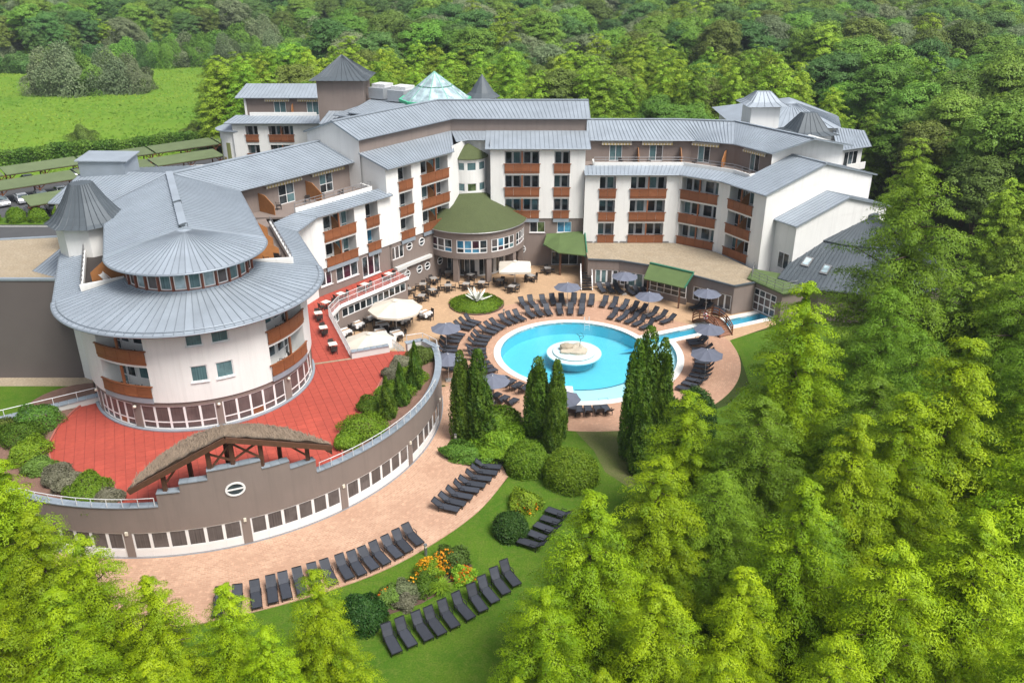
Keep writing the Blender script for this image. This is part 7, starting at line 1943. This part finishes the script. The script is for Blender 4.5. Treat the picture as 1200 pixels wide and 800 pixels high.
def blooms(x, y, rx, h, n, seed, label):
    global rng
    keep = rng; rng = np.random.default_rng(seed); d = rng.normal(size=(n, 3)); d /= np.linalg.norm(d, axis=1, keepdims=True); d[:, 2] = abs(d[:, 2])
    P = d * np.array([rx, rx * .9, h]) * 1.06; P[:, 2] += h * .28; A = rng.normal(size=(n, 3)); A[:, 2] *= .3
    me = leaf_mesh('blossom', P, A, np.full(n, .17), np.full(n, .15), rng.random(n), 'petal_orange'); rng = keep
    o = bpy.data.objects.new('blossom', me); COL.objects.link(o); o.location = (x, y, 0); tag(o, label, 'flowers', kind='stuff')
for i, (x, y, rx, h, n) in enumerate(((-4.3, 44.4, 1.0, .9, 260), (-5.3, 43.8, .95, .8, 420), (-3.1, 43.2, .75, .7, 260), (-7.7, 41.3, .6, .65, 60), (1.0, 50.6, .8, .7, 70), (-6.1, 42.5, .5, .7, 40))): blooms(x, y, rx, h, n, 300 + i, 'orange and yellow blossoms on the border plants')
# ornamental grass: arching blades
gm_ = MB(); random.seed(5)
for k in range(420):
    a = rr_(0, 6.28); L = rr_(.6, 1.05); el = R(rr_(35, 85)); d = Vector((math.cos(a) * math.cos(el), math.sin(a) * math.cos(el), math.sin(el))); b0_ = Vector((-4.5 + rr_(-.2, .2), 42.2 + rr_(-.2, .2), 0)); sd_ = Vector((-math.sin(a), math.cos(a), 0)) * .022
    p1 = b0_ + d * L * .6; p2 = b0_ + d * L + Vector((math.cos(a), math.sin(a), 0)) * .25 - Vector((0, 0, .28)); gm_.add([b0_ - sd_, b0_ + sd_, p1 + sd_, p1 - sd_, p2], [(0, 1, 2, 3), (3, 2, 4)])
og = gm_.build('ornamental_grass', 'leaf_mid'); tag(og, 'fountain shaped ornamental grass in the flower border', 'grass plant')
at = og.data.attributes.new('tint', 'FLOAT', 'FACE'); at.data.foreach_set('value', [random.random() for _ in og.data.polygons])

# ---------------------------------------------------------------- hedge, meadow bushes, car park bushes
BU = [Placer(tag(bpy.data.objects.new('bush', mound('bush%d' % i, 3.4, 3.0, 2.9, 11000, .27, m_, 90 + i, .22, .6)), 'x', 'bush')) for i, m_ in enumerate(('leaf_green', 'leaf_grey', 'leaf_dark', 'leaf_olive'))]
for b in BU: COL.objects.link(b.root)
def bush(k, x, y, s, label, group, sz=None): BU[k]((x, y, 0), rr_(0, 6), label, 'bush', group, (s, s, sz or s))
for x, y, k, s in ((-126, 240, 1, 2.0), (-120, 238, 1, 2.2), (-114, 240, 0, 1.9), (-109, 240, 1, 2.0), (-104, 242, 1, 1.7), (-123, 245, 1, 2.1), (-112, 246, 0, 2.0), (-117, 242, 2, 1.7)):
    bush(k, x, y, s, 'big grey green bush in the clump standing on the open meadow', 'bush clump on the meadow', s * 1.25)
for i in range(26):
    x = -165 + i * 4.4; y = 280 + (x + 165) * .27 + rr_(-3, 3); bush(random.choice((0, 0, 2, 1)), x, y, rr_(1.2, 1.9), 'dense bush in the thicket along the far edge of the meadow', 'thicket at the far meadow edge', rr_(1.6, 2.4))
for i in range(22):
    x = -170 + i * 5; y = 292 + (x + 170) * .27 + rr_(-4, 4); bush(random.choice((0, 2, 1, 3)), x, y, rr_(1.6, 2.3), 'dense bush in the thicket along the far edge of the meadow', 'thicket at the far meadow edge', rr_(2.2, 3.2))
for x, y in ((-88, 176), (-62, 186), (-66, 179)): bush(3, x, y, .8, 'lone low bush on the meadow near the hedge', 'lone bushes on the meadow')
# clipped hedge along the car park
hp = []; hn = 52000
P0, P1 = np.array([-150, 124.0]), np.array([-58.5, 172.5]); dl = P1 - P0; Lh = np.linalg.norm(dl); dl = dl / Lh; nn = np.array([dl[1], -dl[0]])
u = rng.random(hn) * Lh; ff = rng.random(hn); hh = 2.9 + .25 * np.sin(u * .35) + .15 * np.sin(u * 1.3)
side = ff < .5; tt = rng.uniform(-1.2, 1.2, hn); zz = rng.random(hn) * hh
P = np.stack([P0[0] + dl[0] * u, P0[1] + dl[1] * u, np.zeros(hn)], 1)
off = np.where(side, 1.25 + rng.normal(0, .12, hn), tt); P[:, 0] += nn[0] * off; P[:, 1] += nn[1] * off; P[:, 2] = np.where(side, zz, hh + rng.normal(0, .12, hn))
A = rng.normal(size=(hn, 3)) * .6 + np.array([nn[0] * .4, nn[1] * .4, .4])
me = leaf_mesh('hedge', P, A, .5 * rng.uniform(.7, 1.3, hn), .28 * rng.uniform(.7, 1.3, hn), .4 + .3 * np.sin(u * .9) + rng.normal(0, .2, hn), 'leaf_green')
ho_ = bpy.data.objects.new('hedge', me); COL.objects.link(ho_); tag(ho_, 'long clipped green hedge between the carports and the meadow', 'hedge')
hcore = MB(); a_, b_ = P0, P1
hcore.beam((a_[0], a_[1], 1.35), (b_[0], b_[1], 1.35), 2.2, 2.7); hcore.build('hedge_core', 'forest_floor', ho_)
CB = Placer(tag(bpy.data.objects.new('clipped_shrub', mound('clip', 1.3, 1.3, 1.7, 4500, .25, 'leaf_moss', 130, .06, .5)), 'x', 'shrub')); COL.objects.link(CB.root)
for x, y, s in ((-76.6, 121.2, (1, 1, 1.25)), (-72.6, 120.9, (1, 1, 1)), (-69.6, 121.2, (1, 1, .95)), (-66.5, 122, (.9, .9, 1.1)), (-78, 109, (1.2, 1.2, .9)), (-75, 108.4, (1, 1, .7)), (-79, 112, (1.2, 1.2, 1))):
    CB((x, y, 0), rr_(0, 6), 'clipped green shrub on the verge beside the car park road', 'shrub', 'shrubs by the car park', s)

# rough grass on the meadow: tufts that give it relief
mn = 26000; px_ = rng.uniform(-240, -52, mn); py_ = rng.uniform(128, 312, mn)
okm = np.array([inside(a, b, mead) for a, b in zip(px_, py_)]); px_, py_ = px_[okm], py_[okm]; mn = len(px_)
P = np.stack([px_, py_, np.full(mn, .12)], 1); A = rng.normal(size=(mn, 3)) * .5 + np.array([0, 0, .6])
pat = .5 + .35 * np.sin(px_ * .11 + 1.3 * np.sin(py_ * .07)) + .25 * np.sin(py_ * .19 + px_ * .05) + rng.normal(0, .2, mn)
me = leaf_mesh('meadow_grass', P, A, rng.uniform(.5, 1.3, mn), rng.uniform(.25, .6, mn), pat, 'leaf_meadow', np.tile(np.array([[0, -.5, .8]]), (mn, 1)), .4)
o = bpy.data.objects.new('meadow_grass', me); COL.objects.link(o); tag(o, 'tall rough grass tufts spread over the open meadow', 'grass', kind='stuff')

# ---------------------------------------------------------------- light summer haze
hz = MB(); hz.box((0, 200, 24), (1400, 1100, 51)); hzo = hz.build('haze', 'white_plaster'); hzo.data.materials.clear()
hm = bpy.data.materials.new('haze_air'); hm.use_nodes = True; hn_ = hm.node_tree; hn_.nodes.clear()
ho = hn_.nodes.new('ShaderNodeOutputMaterial'); pv = hn_.nodes.new('ShaderNodeVolumePrincipled')
pv.inputs['Color'].default_value = (0.80, 0.90, 1.0, 1); pv.inputs['Density'].default_value = 0.0002; pv.inputs['Anisotropy'].default_value = 0.2
hn_.links.new(pv.outputs[0], ho.inputs['Volume']); hzo.data.materials.append(hm); tag(hzo, 'thin bluish summer haze over the whole valley', 'haze', kind='stuff')
